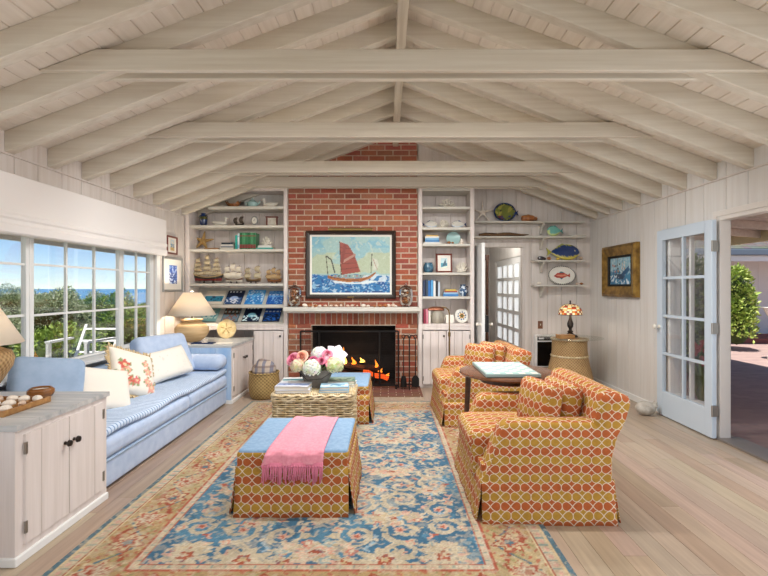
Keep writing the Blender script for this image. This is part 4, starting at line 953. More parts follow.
for k in range(nr):
    z = .03+k*(thh-.10)/(nr-1); pts = []
    for i, p in enumerate(ring):
        nrm = Vector((p.x/(tw/2), p.y/(td/2), 0)); nrm = Vector((nrm.x if abs(nrm.x) > abs(nrm.y) else 0, nrm.y if abs(nrm.y) >= abs(nrm.x) else 0, 0)).normalized()
        s_ = .006*math.sin(i*PI/3+(k % 2)*PI); pts.append(p+nrm*s_+Vector((0, 0, z+r.uniform(-.002, .002))))
    mb.tube(pts, .0088, 5, closed=True)
mb.build('woven_sides', M['rattan'], tr, smooth=180, weld=False)
mb = MB()
for i in range(0, 96, 3): p = ring[i]; mb.tube([p+Vector((0, 0, .01)), p+Vector((0, 0, thh-.06))], .005, 5)
mb.build('stakes', M['rattan'], tr, smooth=180, weld=False)
mb = MB()
for k in range(3): mb.tube([Vector((p.x*1.02, p.y*1.03, thh-.055+k*.02+.006*math.sin(i*PI/2+k*2))) for i, p in enumerate(ring)], .011, 6, closed=True)
mb.box(-tw/2, tw/2, -td/2, td/2, thh-.02, thh-.004)
for i in range(34): x = -tw/2+.01+(tw-.02)*i/33; mb.tube([(x, -td/2-.005, thh-.004), (x, td/2+.005, thh-.004)], .0105, 5)
mb.build('lid', M['rattan'], tr, smooth=60, weld=False)

# ---------------------------------------------------------------- game table
gt = thing('game_table', 'round dark walnut game table between the two armchairs', 'table', (.985, 3.80, 0))
mb = MB(); mb.lathe([(.001, .665), (.36, .665), (.385, .672), (.392, .682), (.388, .692), (.375, .697), (.001, .698)], n=48); mb.build('tabletop', M['tabletop'], gt)
mb = MB(); mb.lathe([(.20, .61), (.22, .61), (.22, .666), (.20, .666), (.20, .61)], n=36, cap=False); mb.build('apron', M['walnut'], gt)
for a, rad in ((147, .37), (40, .33), (-52, .2)):
    a = math.radians(a); c, s = math.cos(a), math.sin(a); mb = MB()
    mb.tube([(c*(rad-.03), s*(rad-.03), .666), (c*(rad-.02), s*(rad-.02), .45), (c*(rad-.01), s*(rad-.01), .25), (c*(rad+.01), s*(rad+.01), .0)], [.026, .024, .021, .016], 8); mb.build('leg', M['walnut'], gt)
mb = MB(); mb.lathe([(.001, .30), (.25, .30), (.255, .315), (.25, .325), (.001, .325)], (-.04, .09, 0), 30); mb.build('lower_shelf', M['walnut'], gt)
gb = thing('game_board', 'pale green and cream checkered game board on the walnut table', 'game board', (.955, 3.775, .699))
mb = MB(); mb.rbox(0, 0, .014, .42, .58, .026, .004); mb.build('frame', mat('grey green board edge', '#8fa5a2', .4), gb, smooth=60)
mb = MB(); n = 8
for i in range(n):
    for j in range(n):
        mb.col = C('#e6e3d2') if (i+j) % 2 else C('#8fb9b6'); a, b = -.195+.39*i/n, -.275+.55*j/n; mb.add([(a, b, 0), (a+.39/n, b, 0), (a+.39/n, b+.55/n, 0), (a, b+.55/n, 0)], [(0, 1, 2, 3)])
mb.v = [(a, b, .0275) for a, b, c in mb.v]; mb.build('checkerboard', vcol('board squares', .35), gb, smooth=0, weld=False)

# ---------------------------------------------------------------- wicker table in the corner, its lamp and box, wall heater
wt = thing('wicker_table', 'hourglass wicker table with a round glass top in the right corner', 'table', (2.45, 6.2, 0))
mb = MB(); mb.lathe([(.30, 0), (.315, .03), (.305, .14), (.285, .24), (.26, .34), (.238, .44), (.226, .55), (.225, .64), (.23, .70), (.001, .702)], n=64, cap=False); mb.build('base', M['wicker'], wt, smooth=180)
mb = MB(); mb.tube([(.232*math.cos(2*PI*i/40), .232*math.sin(2*PI*i/40), .47+.006*math.sin(i*PI)) for i in range(40)], .014, 6, closed=True); mb.tube([(.232*math.cos(2*PI*i/40), .232*math.sin(2*PI*i/40), .695) for i in range(40)], .014, 6, closed=True); mb.tube([(.312*math.cos(2*PI*i/40), .312*math.sin(2*PI*i/40), .016) for i in range(40)], .014, 6, closed=True); mb.build('braided_band', M['rattan'], wt, smooth=180)
mb = MB(); mb.lathe([(.001, .710), (.425, .710), (.43, .714), (.425, .718), (.001, .718)], n=48); mb.build('glass_top', glass('green glass', (.97, .99, .98), .03), wt)
tl = thing('stained_glass_lamp', 'small bronze table lamp with an orange stained glass shade on the wicker table', 'table lamp', (2.47, 6.22, .719))
mb = MB(); mb.lathe([(.001, 0), (.095, 0), (.10, .012), (.085, .025), (.045, .04), (.03, .06), (.04, .075), (.022, .09), (.02, .11), (.038, .14), (.042, .18), (.025, .225), (.018, .25), (.014, .31), (.001, .33)], n=20); mb.build('base', M['pewter'], tl)
mb = MB(); n, mm_ = 28, 9; pal = [C(h) for h in ('#e8d8b0', '#d98a3c', '#b84a2c', '#ead9a8', '#8a3a28', '#e3b56a', '#cfd0a0')]; r = random.Random(21)
def shp(u, v): a = 2*PI*u; th_ = PI/2*(1-v); rad = .155*math.sin(th_*.97+.02)**.8; return (rad*math.cos(a), rad*math.sin(a), .30+.145*math.cos(th_)**.9 if v > 0 else .30)
for i in range(n):
    for j in range(mm_):
        k = (i//2+j*2) % 7 if j > 1 else (i+j) % 5; mb.col = pal[k]
        mb.add([shp(i/n, j/mm_), shp((i+1)/n, j/mm_), shp((i+1)/n, (j+1)/mm_), shp(i/n, (j+1)/mm_)], [(0, 1, 2, 3)])
m, t, b = principled('stained glass'); a_ = nn(t, 'Attribute'); a_.attribute_name = 'Col'; t.links.new(a_.outputs['Color'], b.inputs['Base Color']); t.links.new(a_.outputs['Color'], b.inputs['Emission Color']); b.inputs['Emission Strength'].default_value = .5; b.inputs['Roughness'].default_value = .2
mb.build('lamp_shade', m, tl, smooth=0, weld=False)
mb = MB()
for i in range(0, n, 2): mb.tube([Vector(shp(i/n, j/mm_))*1.0 for j in range(mm_+1)], .0025, 4)
mb.tube([shp(i/28, 0) for i in range(28)], .004, 5, closed=True); mb.lathe([(.001, .44), (.02, .44), (.012, .455), (.008, .47), (.012, .485), (.001, .495)], n=10); mb.build('leading', M['pewter'], tl, smooth=60, weld=False)
d_ = bpy.data.lights.new('stained_glass_lamp_bulb', 'POINT'); d_.energy = 2.5; d_.color = (1, .88, .7); d_.shadow_soft_size = .04; l_ = bpy.data.objects.new('stained_glass_lamp_bulb', d_); COL.objects.link(l_); l_.location = (2.47, 6.22, 1.04)
bx = thing('wooden_box', 'flat brown wooden box on the wicker table beside the stained glass lamp', 'box', (2.325, 6.02, .719), .15)
mb = MB(); mb.rbox(0, 0, .018, .2, .13, .036, .004); mb.build('body', M['oak'], bx, smooth=60); mb = MB(); mb.rbox(0, 0, .044, .205, .135, .014, .004); mb.build('lid', M['oak'], bx, smooth=60)
wh = thing('wall_heater', 'white framed black fronted heater on the alcove wall', 'heater', (2.41, YB-.002, .21))
mb = MB(); mb.box(-.235, .235, -.08, 0, 0, .475); mb.build('housing', M['white'], wh, smooth=0, bevel=.006)
mb = MB(); mb.box(-.205, .205, -.086, -.08, .02, .375); mb.build('front_panel', mat('black glass', '#0c0c0d', .15), wh, smooth=0)
mb = MB(); mb.box(-.205, .205, -.086, -.08, .395, .455); mb.build('control_strip', mat('dark strip', '#1d1c1c', .4), wh, smooth=0)
mb = MB(); mb.box(-.185, -.11, -.0885, -.086, .415, .438); mb.build('badge', M['white'], wh, smooth=0)
sw = thing('light_switch', 'brown light switch plate on the alcove wall left of the heater', 'light switch', (2.275, YB-.001, .83))
mb = MB(); mb.box(-.036, .036, -.008, 0, -.058, .058); mb.build('plate', mat('brown plate', '#6b3f20', .4), sw, smooth=0, bevel=.003); mb = MB(); mb.obox((0, -.012, .004), (.01, .016, .02), (.4, 0, 0)); mb.build('toggle', M['whiteware'], sw, smooth=0)

# ---------------------------------------------------------------- pharmacy floor lamp
fl = thing('floor_lamp', 'brass pharmacy floor lamp with a copper shade before the right bookcase', 'floor lamp', (.775, 5.8, 0))
mb = MB(); mb.lathe([(.001, 0), (.12, 0), (.12, .015), (.05, .028), (.012, .04), (.001, .05)], n=24); mb.build('base', M['brass'], fl)
mb = MB(); mb.tube([(0, 0, .03), (0, 0, .8)], .011, 8); mb.tube([(0, 0, .78), (0, 0, 1.05), (-.01, 0, 1.1), (-.04, 0, 1.13), (-.085, 0, 1.14)], .008, 8); mb.lathe([(.001, .77), (.017, .77), (.017, .82), (.001, .82)], n=10); mb.build('pole', M['brass'], fl)
mb = MB(); mb.grid(lambda u, v: (-.27+.20*u, .055*math.cos(PI*v)*(1-.25*abs(2*u-1)**3), 1.095+.05*math.sin(PI*v)*(1-.4*abs(2*u-1)**3)), 14, 10); mb.build('lamp_shade', mat('copper shade', '#7a4a32', .35, .6), fl, smooth=180, solid=.004)

d_ = bpy.data.lights.new('floor_lamp_bulb', 'POINT'); d_.energy = 3; d_.color = (1, .9, .75); d_.shadow_soft_size = .03; l_ = bpy.data.objects.new('floor_lamp_bulb', d_); COL.objects.link(l_); l_.location = (.605, 5.8, 1.105)
# ---------------------------------------------------------------- rug: motif map painted in numpy, carried by the pile's own colours
class Cv:
    def __init__(s, w, h, res, base):
        s.w, s.h, s.nx, s.ny = w, h, int(w/res)+1, int(h/res)+1
        s.x, s.y = np.meshgrid(np.linspace(-w/2, w/2, s.nx), np.linspace(-h/2, h/2, s.ny)); s.a = np.ones((s.ny, s.nx, 3))*np.array(C(base) if isinstance(base, str) else base)
    def put(s, mask, col, k=1.0): c = np.array(C(col) if isinstance(col, str) else col); s.a[mask] = s.a[mask]*(1-k)+c*k
    def disc(s, x, y, r, col, ry=None): s.put(((s.x-x)/r)**2+((s.y-y)/(ry or r))**2 < 1, col)
    def poly(s, pts, col):
        ins = np.zeros(s.x.shape, bool); n = len(pts)
        for i in range(n):
            (x0, y0), (x1, y1) = pts[i], pts[(i+1) % n]
            if y0 == y1: continue
            c = ((y0 > s.y) != (y1 > s.y)) & (s.x < (x1-x0)*(s.y-y0)/(y1-y0)+x0); ins ^= c
        s.put(ins, col)
    def line(s, pts, r, col):
        mask = np.zeros(s.x.shape, bool)
        for i in range(len(pts)-1):
            (x0, y0), (x1, y1) = pts[i], pts[i+1]; dx, dy = x1-x0, y1-y0; L2 = dx*dx+dy*dy+1e-12
            R_ = r if not isinstance(r, (list, tuple)) else r[0]+(r[1]-r[0])*i/(len(pts)-1)
            bx0, bx1 = min(x0, x1)-R_, max(x0, x1)+R_; by0, by1 = min(y0, y1)-R_, max(y0, y1)+R_
            ix = np.searchsorted(s.x[0], (bx0, bx1)); iy = np.searchsorted(s.y[:, 0], (by0, by1))
            sl = (slice(iy[0], iy[1]), slice(ix[0], ix[1])); X, Y = s.x[sl], s.y[sl]
            if X.size == 0: continue
            t = np.clip(((X-x0)*dx+(Y-y0)*dy)/L2, 0, 1); mask[sl] |= (X-x0-t*dx)**2+(Y-y0-t*dy)**2 < R_*R_
        s.put(mask, col)
    def rosette(s, x, y, R_, n, cols, rot=0, sq=1.0):
        d = np.hypot(s.x-x, (s.y-y)/sq); a = np.arctan2((s.y-y)/sq, s.x-x)+rot
        for k, c in enumerate(cols):
            q = R_*(1-k/len(cols)*.95); s.put(d < q*(.80+.20*np.cos(n*a+k)), c)
    def speck(s, amt, seed=1):
        s.a *= 1+np.random.default_rng(seed).normal(0, amt, (s.ny, s.nx, 1))
    def smooth_noise(s, cell, seed):
        n = int((s.w+s.h)/cell)+4; g = np.random.default_rng(seed).random((n, n)); o_ = (s.w+s.h)/2; wx = s.x+.25*cell*np.sin(s.y/cell*2.3+seed); wy = s.y+.25*cell*np.sin(s.x/cell*1.9); fx = (wx*.8+wy*.6+o_)/cell; fy = (-wx*.6+wy*.8+o_)/cell; ix = fx.astype(int); iy = fy.astype(int); tx = fx-ix; ty = fy-iy; tx = tx*tx*(3-2*tx); ty = ty*ty*(3-2*ty)
        return (g[iy, ix]*(1-tx)+g[iy, ix+1]*tx)*(1-ty)+(g[iy+1, ix]*(1-tx)+g[iy+1, ix+1]*tx)*ty
def canvas_obj(cv, name, m, parent=None, z=0, upright=False, fn=None):
    me = bpy.data.meshes.new(name); n = cv.nx*cv.ny; co = np.zeros((n, 3)); co[:, 0] = cv.x.ravel()
    if upright: co[:, 2] = cv.y.ravel(); co[:, 1] = z
    else: co[:, 1] = cv.y.ravel(); co[:, 2] = z
    if fn: co = fn(co)
    i = np.arange(n).reshape(cv.ny, cv.nx); f = np.stack([i[:-1, :-1], i[:-1, 1:], i[1:, 1:], i[1:, :-1]], -1).reshape(-1, 4)
    me.from_pydata(co.tolist(), [], f.tolist()); at = me.color_attributes.new('Col', 'FLOAT_COLOR', 'POINT')
    arr = np.ones((n, 4), dtype=np.float32); arr[:, :3] = np.clip(cv.a.reshape(-1, 3), 0, 1); at.data.foreach_set('color', arr.ravel()); me.materials.append(m)
    o = bpy.data.objects.new(name, me); COL.objects.link(o)
    if parent is not None: o.parent = parent
    return o
RW, RL = 2.55, 3.70
cream, tan_, blue, dblue, red, rust, pinkc, teal = '#bfb29b', '#a8946f', '#4f7b92', '#3b657f', '#a4553f', '#99492f', '#c59c8a', '#4f6c78'
cv = Cv(RW, RL, .0085, cream)
ed = np.minimum(RW/2-np.abs(cv.x), RL/2-np.abs(cv.y)); nz = cv.smooth_noise(.05, 3); nz2 = cv.smooth_noise(.35, 4)
field = ed > .425
cv.put(nz2 > .5, '#b3a283', .6)
# main border: perimeter coordinate s, across coordinate t
vert = (RW/2-np.abs(cv.x)) < (RL/2-np.abs(cv.y)); s_ = np.where(vert, cv.y, cv.x); tt = (ed-.11)/.25-.5
bd = (ed > .11) & (ed < .365)
cv.put(bd, '#b09c74'); cv.put(bd & (nz2 > .52), '#a88d62')
ph = s_*2*np.pi/.52
vine = np.abs(tt-.30*np.sin(ph)); cv.put(bd & (vine < .06), rust); cv.put(bd & (np.abs(tt+.32*np.sin(ph+.9)) < .035), teal)
cell = ((s_/.26+100.25) % 1)-.5; alt = np.floor(s_/.26+100.25) % 2
dd = np.hypot(cell*.26, (tt-np.where(alt > 0, .06, -.06))*.25); aa = np.arctan2(tt*.25, cell*.26)
for q, c1, c2 in ((.105, rust, '#bfae8c'), (.082, '#bfae8c', red), (.055, red, cream), (.030, teal, rust)):
    mk = bd & (dd < q*(.78+.22*np.cos(7*aa))); cv.put(mk & (alt > 0), c1); cv.put(mk & (alt == 0), c2)
cv.put(bd & (np.sin(s_*75+tt*9)*np.sin(tt*22+s_*18) > .62) & (dd > .09), red, .8); cv.put(bd & (np.sin(s_*52-tt*11)*np.sin(tt*16-s_*31) > .74) & (dd > .09), '#8e8a5c', .8)
for a, b, c in ((0, .032, teal), (.032, .045, '#c6b08a'), (.094, .106, rust), (.106, .113, '#c9b992'), (.365, .378, red), (.378, .385, cream), (.415, .427, red)): cv.put((ed >= a) & (ed < b), c)
gb_ = ((ed > .045) & (ed < .094)) | ((ed > .385) & (ed < .415)); cv.put(gb_ & (np.abs(((s_/.07) % 1)-.5)+np.abs(((ed % .045)/.045)-.5) < .35), pinkc); cv.put(gb_ & (np.hypot(((s_/.07+.5) % 1)-.5, 0) < .08), '#7c8f86')
# field
cv.put(field, blue); cv.put(field & (nz2 > .52), dblue)
fw, fl_ = RW/2-.43, RL/2-.43
sv = cv.a.copy()
def spiral(x, y, R_, a0, sg, turns=1.35):
    return [(x+R_*(1-k/40*.86)*math.cos(a0+sg*2*PI*turns*k/40), y+R_*(1-k/40*.86)*math.sin(a0+sg*2*PI*turns*k/40)) for k in range(41)]
rng = random.Random(12)
def medal(x, y, w, h, k, big=True):
    for sx in (-1, 1) if x else (1,):
        q = h/w; cv.rosette(sx*x, y, w, 10, (dblue, '#b9ab90', cream, '#b09d7c', '#bdb09a', ('#c9927c', '#b9a47e', '#c0a48a')[k % 3], cream, rust), k, q)
        for n in range(10 if big else 5):
            a = 2*PI*n/(10 if big else 5)+k; px_, py_ = sx*x+w*.62*math.cos(a), y+h*.62*math.sin(a); cv.rosette(px_, py_, w*.13, 4, (('#b9705c', '#c9a58e', '#8f9f9a')[(n+k) % 3], cream), a)
for iy in range(-5, 6):                               # scrolling vines
    yc_ = iy*.29
    for sx in (-1, 1):
        for (x, R_, a0, sg) in ((.20, .12, .4+iy, 1), (.46, .13, 2.2-iy*.7, -1), (.70, .11, 4+iy, 1)):
            p = spiral(sx*x, yc_+.08*((x*10+iy) % 2), R_, a0 if sx > 0 else PI-a0, sg*sx); cv.line(p, (.022, .010), '#b7aa90'); cv.line(p, (.008, .003), '#a9a08c')
            q = p[-1]; cv.rosette(q[0], q[1], .036, 5, (pinkc, red)); q = p[0]; cv.rosette(q[0], q[1], .042, 4, (cream, '#c98a72', cream), a0)
for iy in range(9):
    y = -fl_+.10+iy*.345
    if iy % 2 == 0: medal(0, y, .30, .13, iy); medal(.66, y+.03, .15, .085, iy+1, False)
    else: medal(.40, y, .25, .115, iy); medal(0, y-.01, .12, .075, iy+2, False)
for sx in (-1, 1):
    for sy in (-1, 1):
        for x, y, R_ in ((.36, .03, .17), (.66, .06, .14), (.15, -.01, .1)): cv.rosette(sx*x, sy*(fl_-y), R_, 8, ('#b9ab90', cream), sx*sy, .62); cv.rosette(sx*x, sy*(fl_-y), .05, 5, (rust, '#b7a27a'), sx)
for _ in range(420):
    x, y = rng.uniform(0, fw), rng.uniform(-fl_, fl_); c = rng.choice((red, cream, cream, cream, pinkc, '#86a0ad', dblue, blue, '#b9a98a')); a = rng.uniform(0, 6.3); l = rng.uniform(.015, .045)
    for sx in (-1, 1): cv.line([(sx*x, y), (sx*(x+l*math.cos(a)), y+l*math.sin(a)), (sx*(x+1.5*l*math.cos(a+.7)), y+1.5*l*math.sin(a+.7))], (.010, .004), c)
cv.a[~field] = sv[~field]
cv.a = cv.a*(.86+.26*nz[..., None])                   # uneven dye lots across the pile
worn = cv.smooth_noise(.14, 9)*.5+cv.smooth_noise(.03, 10)*.5
cv.put(worn > .6, '#bcae94', .35)
fz = cv.smooth_noise(.02, 15); cv.put(field & (fz > .72), cream, .55); cv.put(field & (fz < .2), dblue, .35); cv.put(~field & (fz > .75), '#bfb298', .5); cv.put(~field & (fz < .2), '#b0806a', .3)
cv.speck(.09)
rug = canvas_obj(cv, 'rug', M['rug'], None, .011); rug.location = (-.375, 3.705, 0)
md = rug.modifiers.new('solid', 'SOLIDIFY'); md.thickness = .0095; md.offset = -1
tag(rug, 'large antique floral rug in blue, cream and rust on the oak floor', 'rug')

# ---------------------------------------------------------------- pictures
def frame_mesh(mb, w, h, bw, d, lip=.0):
    prof = [(0, 0), (0, -d*.7), (bw*.25, -d), (bw*.6, -d*.75), (bw, -d*.55), (bw, 0)]
    pts = lambda o_: [(-w/2+o_, -h/2+o_), (w/2-o_, -h/2+o_), (w/2-o_, h/2-o_), (-w/2+o_, h/2-o_)]
    vs = []; n = len(prof)
    for o_, y in prof: vs += [(a, y, b) for a, b in pts(o_)]
    fs = [(k*4+i, k*4+(i+1) % 4, ((k+1) % n)*4+(i+1) % 4, ((k+1) % n)*4+i) for k in range(n) for i in range(4)]
    return mb.add(vs, fs)
def picture(name, label, cat, w, h, bw, d, fm, cvs, loc, rz=0, rot=None, matw=0, liner=None, group=None, lm=None):
    t_ = thing(name, label, cat, loc, rz, group, rot)
    frame_mesh(MB(), w, h, bw, d).build('frame', fm, t_, smooth=0)
    mb = MB(); mb.box(-w/2+bw*.6, w/2-bw*.6, -.006, -.001, -h/2+bw*.6, h/2-bw*.6); mb.build('mount' if matw else 'backing', M['matboard'], t_, smooth=0)
    if liner: frame_mesh(MB(), w-2*bw+.004, h-2*bw+.004, liner, d*.6).build('liner', lm or M['matboard'], t_, smooth=0)
    canvas_obj(cvs, 'canvas' if not matw else 'print', M['paint'] if not matw else M['printed'], t_, -.009 if not liner else -.012, True); return t_
# sailing junk over the mantel
pw_, ph_ = .80, .575
cv = Cv(pw_, ph_, .0055, '#9cc0c4'); q = cv.smooth_noise(.09, 1); q2 = cv.smooth_noise(.03, 2); yy = cv.y/ph_+.5
cv.put((yy > .3), '#a7c7c3'); mid = (yy > .34) & (yy < .72); cv.put(mid & (q+.6*np.abs(yy-.5) < .72), '#c3c9a2', .75); cv.put((yy > .62) & (q > .52), '#8fbfcb', .6); cv.put((yy > .8) & (q2+q > 1.1), '#74b1cb', .6); cv.put((yy > .6) & (q2 > .78), '#d5dcc8', .5)
sea = yy < .32+.01*np.sin(cv.x*30); cv.put(sea, '#2f79b2'); cv.put(sea & (q2 > .55), '#1f5a9c'); cv.put(sea & (q2*.6+q*.4 > .66), '#8fbedd'); cv.put(sea & (np.sin(cv.x*60+q*9)*np.sin(cv.y*150+q2*6) > .66), '#c8dcea', .8); cv.put(sea & (np.sin(cv.x*47+q*12)*np.sin(cv.y*120) > .8), '#16407a')
cv.put(sea & (yy > .2) & (cv.x > .1) & (q2 > .38), '#dbe8ee', .85)
hullc = [(-.24, -.105), (-.17, -.128), (-.02, -.142), (.10, -.138), (.18, -.12), (.225, -.09), (.255, -.07), (.25, -.095), (.19, -.145), (.1, -.175), (-.05, -.178), (-.17, -.16), (-.235, -.14)]
cv.poly([(-.20, -.16), (.06, -.185), (.2, -.16), (.3, -.17), (.14, -.20), (-.16, -.19)], '#e6eef0'); cv.poly(hullc, '#b5713a'); cv.line([(-.23, -.125), (-.02, -.16), (.12, -.155), (.24, -.09)], .004, '#7a4424')
cv.poly([(-.19, -.122), (-.02, -.14), (.1, -.136), (.16, -.105), (.1, -.10), (-.1, -.10), (-.18, -.10)], '#8fa6a4')
for k in range(9): cv.disc(-.16+k*.037, -.115, .007, ('#c94b3a', '#2f3a44', '#d7d2c2')[k % 3])
cv.line([(-.10, -.10), (-.115, .235)], .004, '#4d3222'); sail = [(-.112, .232), (-.03, .205), (.035, .105), (.098, -.075), (.02, -.085), (-.095, -.105)]; cv.poly(sail, '#9a4a3c')
for k in range(1, 6): f_ = k/6; cv.line([(-.112+.017*f_, .232-.335*f_), (-.02+.12*f_, .21-.285*f_)], .003, '#6c2f28')
cv.line([(-.10, .02), (.04, .10)], .012, '#b98d7c'); cv.line([(-.09, .03), (-.06, .2)], .015, '#8a3d33')
cv.line([(-.235, -.10), (-.255, .09)], .004, '#403028'); cv.line([(-.245, .085), (-.20, .05), (-.165, -.08)], .006, '#222428'); cv.line([(-.24, .02), (-.19, .0)], .003, '#cfc9b4'); cv.line([(.205, -.08), (.215, .11)], .004, '#403028'); cv.poly([(.222, .07), (.27, .05), (.285, .0), (.26, -.06), (.225, -.06)], '#d3d6c4'); cv.line([(.225, .06), (.27, -.05)], .003, '#a97a6c')
cv.a *= .82; cv.speck(.05)
jp = picture('painting', 'framed oil painting of a red sailed junk above the mantel', 'painting', 1.235, .93, .055, .05, M['darkframe'], cv, (-.51, YF-.008, 1.70), liner=.028)
for c_ in jp.children:
    if c_.name.startswith('canvas'): c_.scale = (1.345, 1, 1.345)
mb = MB(); mb.tube([(-.30, -.09, .475), (.30, -.09, .475)], .022, 10); mb.tube([(0, -.01, .44), (0, -.07, .475)], .009, 6); mb.build('picture_light', M['brass'], jp)
mb = MB(); mb.box(-.045, .045, -.055, -.045, -.452, -.436); mb.build('name_plate', M['brass'], jp, smooth=0)
def seascape(w, h, seed, hz=.0, pal=('#4f86c4', '#173a8c', '#9cc3e6', '#e8eef2'), res=.006):
    c = Cv(w, h, res, pal[0]); q = c.smooth_noise(min(w, h)*.2, seed); q2 = c.smooth_noise(min(w, h)*.06, seed+1); c.put(c.y < h*hz, pal[1]); c.put((c.y < h*hz) & (q2 > .55), pal[2], .6); c.put((c.y >= h*hz) & (q > .55), pal[2], .7); c.put((q2+q > 1.25), pal[3], .8); return c
# gilt framed harbour painting on the right wall
cv = Cv(.58, .40, .006, '#8fb9c9'); q = cv.smooth_noise(.08, 31); q2 = cv.smooth_noise(.022, 32)
cv.put(cv.y < .02, '#3f83a6'); cv.put(q2 > .6, '#c3d6d8', .8); cv.put((cv.y < 0) & (q > .5), '#2d6c96', .7); cv.poly([(-.17, -.04), (-.1, -.10), (.06, -.11), (.12, -.04)], '#1f3f5c'); cv.poly([(.02, -.03), (.2, .06), (.21, .0), (.06, -.08)], '#24557c')
for k in range(16): cv.disc(rng.uniform(-.22, .12), rng.uniform(-.02, .12), .014, rng.choice(('#b5563f', '#e3dcc8', '#2d3c46', '#c99a5b')))
cv.line([(-.1, -.04), (-.08, .17)], .004, '#54483e'); cv.line([(.05, -.04), (.05, .14)], .004, '#54483e'); cv.put((q2 > .72) & (cv.y < -.05), '#e9eef0', .9)
picture('painting', 'gilt framed harbour painting hanging on the right wall', 'painting', .87, .67, .135, .07, M['gilt'], cv, (XR-.002, 5.93, 1.60), -PI/2, liner=.03, lm=M['black'])
# two pictures by the left window
cv = seascape(.11, .14, 41, .1, ('#bfcfd8', '#5f86a8', '#d5c7a0', '#e8e4d4'), .004); cv.put(cv.y < -.03, '#c0a468')
picture('framed_picture', 'small dark framed beach picture, upper of the two beside the left window', 'picture', .27, .235, .022, .018, M['redframe'], cv, (XL+.002, 5.96, 1.935), PI/2, matw=1)
cv = seascape(.22, .24, 43, .1, ('#2a4f9e', '#142f78', '#5f8fd0', '#dfe8f2'), .005)
picture('framed_picture', 'silver framed deep blue sea print under the small picture by the window', 'picture', .54, .45, .03, .02, M['greyframe'], cv, (XL+.002, 5.98, 1.555), PI/2, matw=1)

# ---------------------------------------------------------------- mantel
def apothecary(x, label):
    t_ = thing('glass_jar', label, 'jar', (x, 6.22, 1.1225), 0, 'glass jars on the mantel')
    mb = MB(); mb.lathe([(.001, 0), (.065, 0), (.062, .008), (.045, .02), (.07, .035), (.09, .08), (.095, .15), (.092, .22), (.085, .235), (.088, .24), (.092, .238)], n=28, cap=False); mb.build('jar_body', M['jar_glass'], t_, smooth=180)
    mb = MB(); mb.lathe([(.09, .242), (.085, .255), (.05, .28), (.02, .295), (.012, .305), (.02, .318), (.012, .332), (.001, .334)], n=24, cap=False); mb.build('jar_lid', M['jar_glass'], t_, smooth=180)
    return t_
apothecary(-1.265, 'lidded glass jar of shells at the left end of the mantel'); apothecary(.242, 'lidded glass jar of shells at the right end of the mantel')
shp_ = []
mb = MB(); mb.ell((0, 0, 0), (.5, .36, .3), 12, 8, fn=lambda d: 1+.12*math.sin(9*math.atan2(d.y, d.x))); a_ = mb.build('seashell', M['shell_white'], smooth=180); shp_.append(a_)
mb = MB(); mb.lathe([(.001, -.5), (.1, -.4), (.22, -.2), (.3, 0), (.2, .05), (.24, .12), (.15, .2), (.16, .26), (.07, .36), (.08, .4), (.001, .5)], n=14, rot=(0, 1.3, 0)); a_ = mb.build('seashell', M['shell'], smooth=180); shp_.append(a_)
mb = MB(); mb.grid(lambda u, v: (math.cos(PI*(u*1.1-.05))*v*.5, (math.sin(PI*(u*1.1-.05))*v-.5)*.55, .22*math.sin(PI*v*.8)*(1+.12*math.cos(u*40))), 24, 6); a_ = mb.build('seashell', M['shell'], smooth=180, solid=.03); shp_.append(a_)
mb = MB(); mb.ell((0, 0, 0), (.5, .34, .32), 12, 8, fn=lambda d: 1+.1*math.cos(7*d.x)); a_ = mb.build('seashell', M['shell_brown'], smooth=180); shp_.append(a_)
_used = [False]*4
def shell(k, loc, s, rot=(0, 0, 0), label='', group=None, m=None):
    o = shp_[k]
    if _used[k]: o = o.copy(); COL.objects.link(o)
    _used[k] = True; o.location = loc; o.scale = (s,)*3; o.rotation_euler = rot; tag(o, label, 'shell', group); return o
r = random.Random(17)
def put_shells(pts, label, group):
    for (x, y, z, s) in pts: shell(r.choice((0, 0, 1, 2, 3)) if s < .05 else r.choice((0, 1, 3)), (x, y, z+s*.33), s, (0, 0, r.uniform(0, 6)), label, group)
jar = lambda x: [(x+.045*math.cos(i*2.4)*(1 if i % 4 else .2), 6.22+.045*math.sin(i*2.4)*(1 if i % 4 else .2), 1.1225+.04+.0135*i, .055) for i in range(13)]
put_shells(jar(-1.265), 'seashell inside the left glass jar on the mantel', 'shells in the left mantel jar'); put_shells(jar(.242), 'seashell inside the right glass jar on the mantel', 'shells in the right mantel jar')
put_shells([(-1.05+i*.072+r.uniform(-.015, .015), 6.185+r.uniform(-.02, .02), 1.1215, r.choice((.045, .05, .06, .068))) for i in range(17)], 'small seashell in the row along the white mantel', 'shells along the mantel')
shell(0, (-1.12, 6.19, 1.146), .075, (0, .3, .2), 'large pale shell standing beside the left mantel jar'); shell(2, (-.985, 6.2, 1.14), .085, (1.2, 0, 0), 'fan shaped peach shell propped on the left of the mantel')
shell(1, (.08, 6.2, 1.142), .09, (0, .5, .4), 'spiral conch near the right jar on the mantel'); shell(0, (.005, 6.19, 1.143), .07, (0, 0, .9), 'white clam shell left of the spiral conch on the mantel')

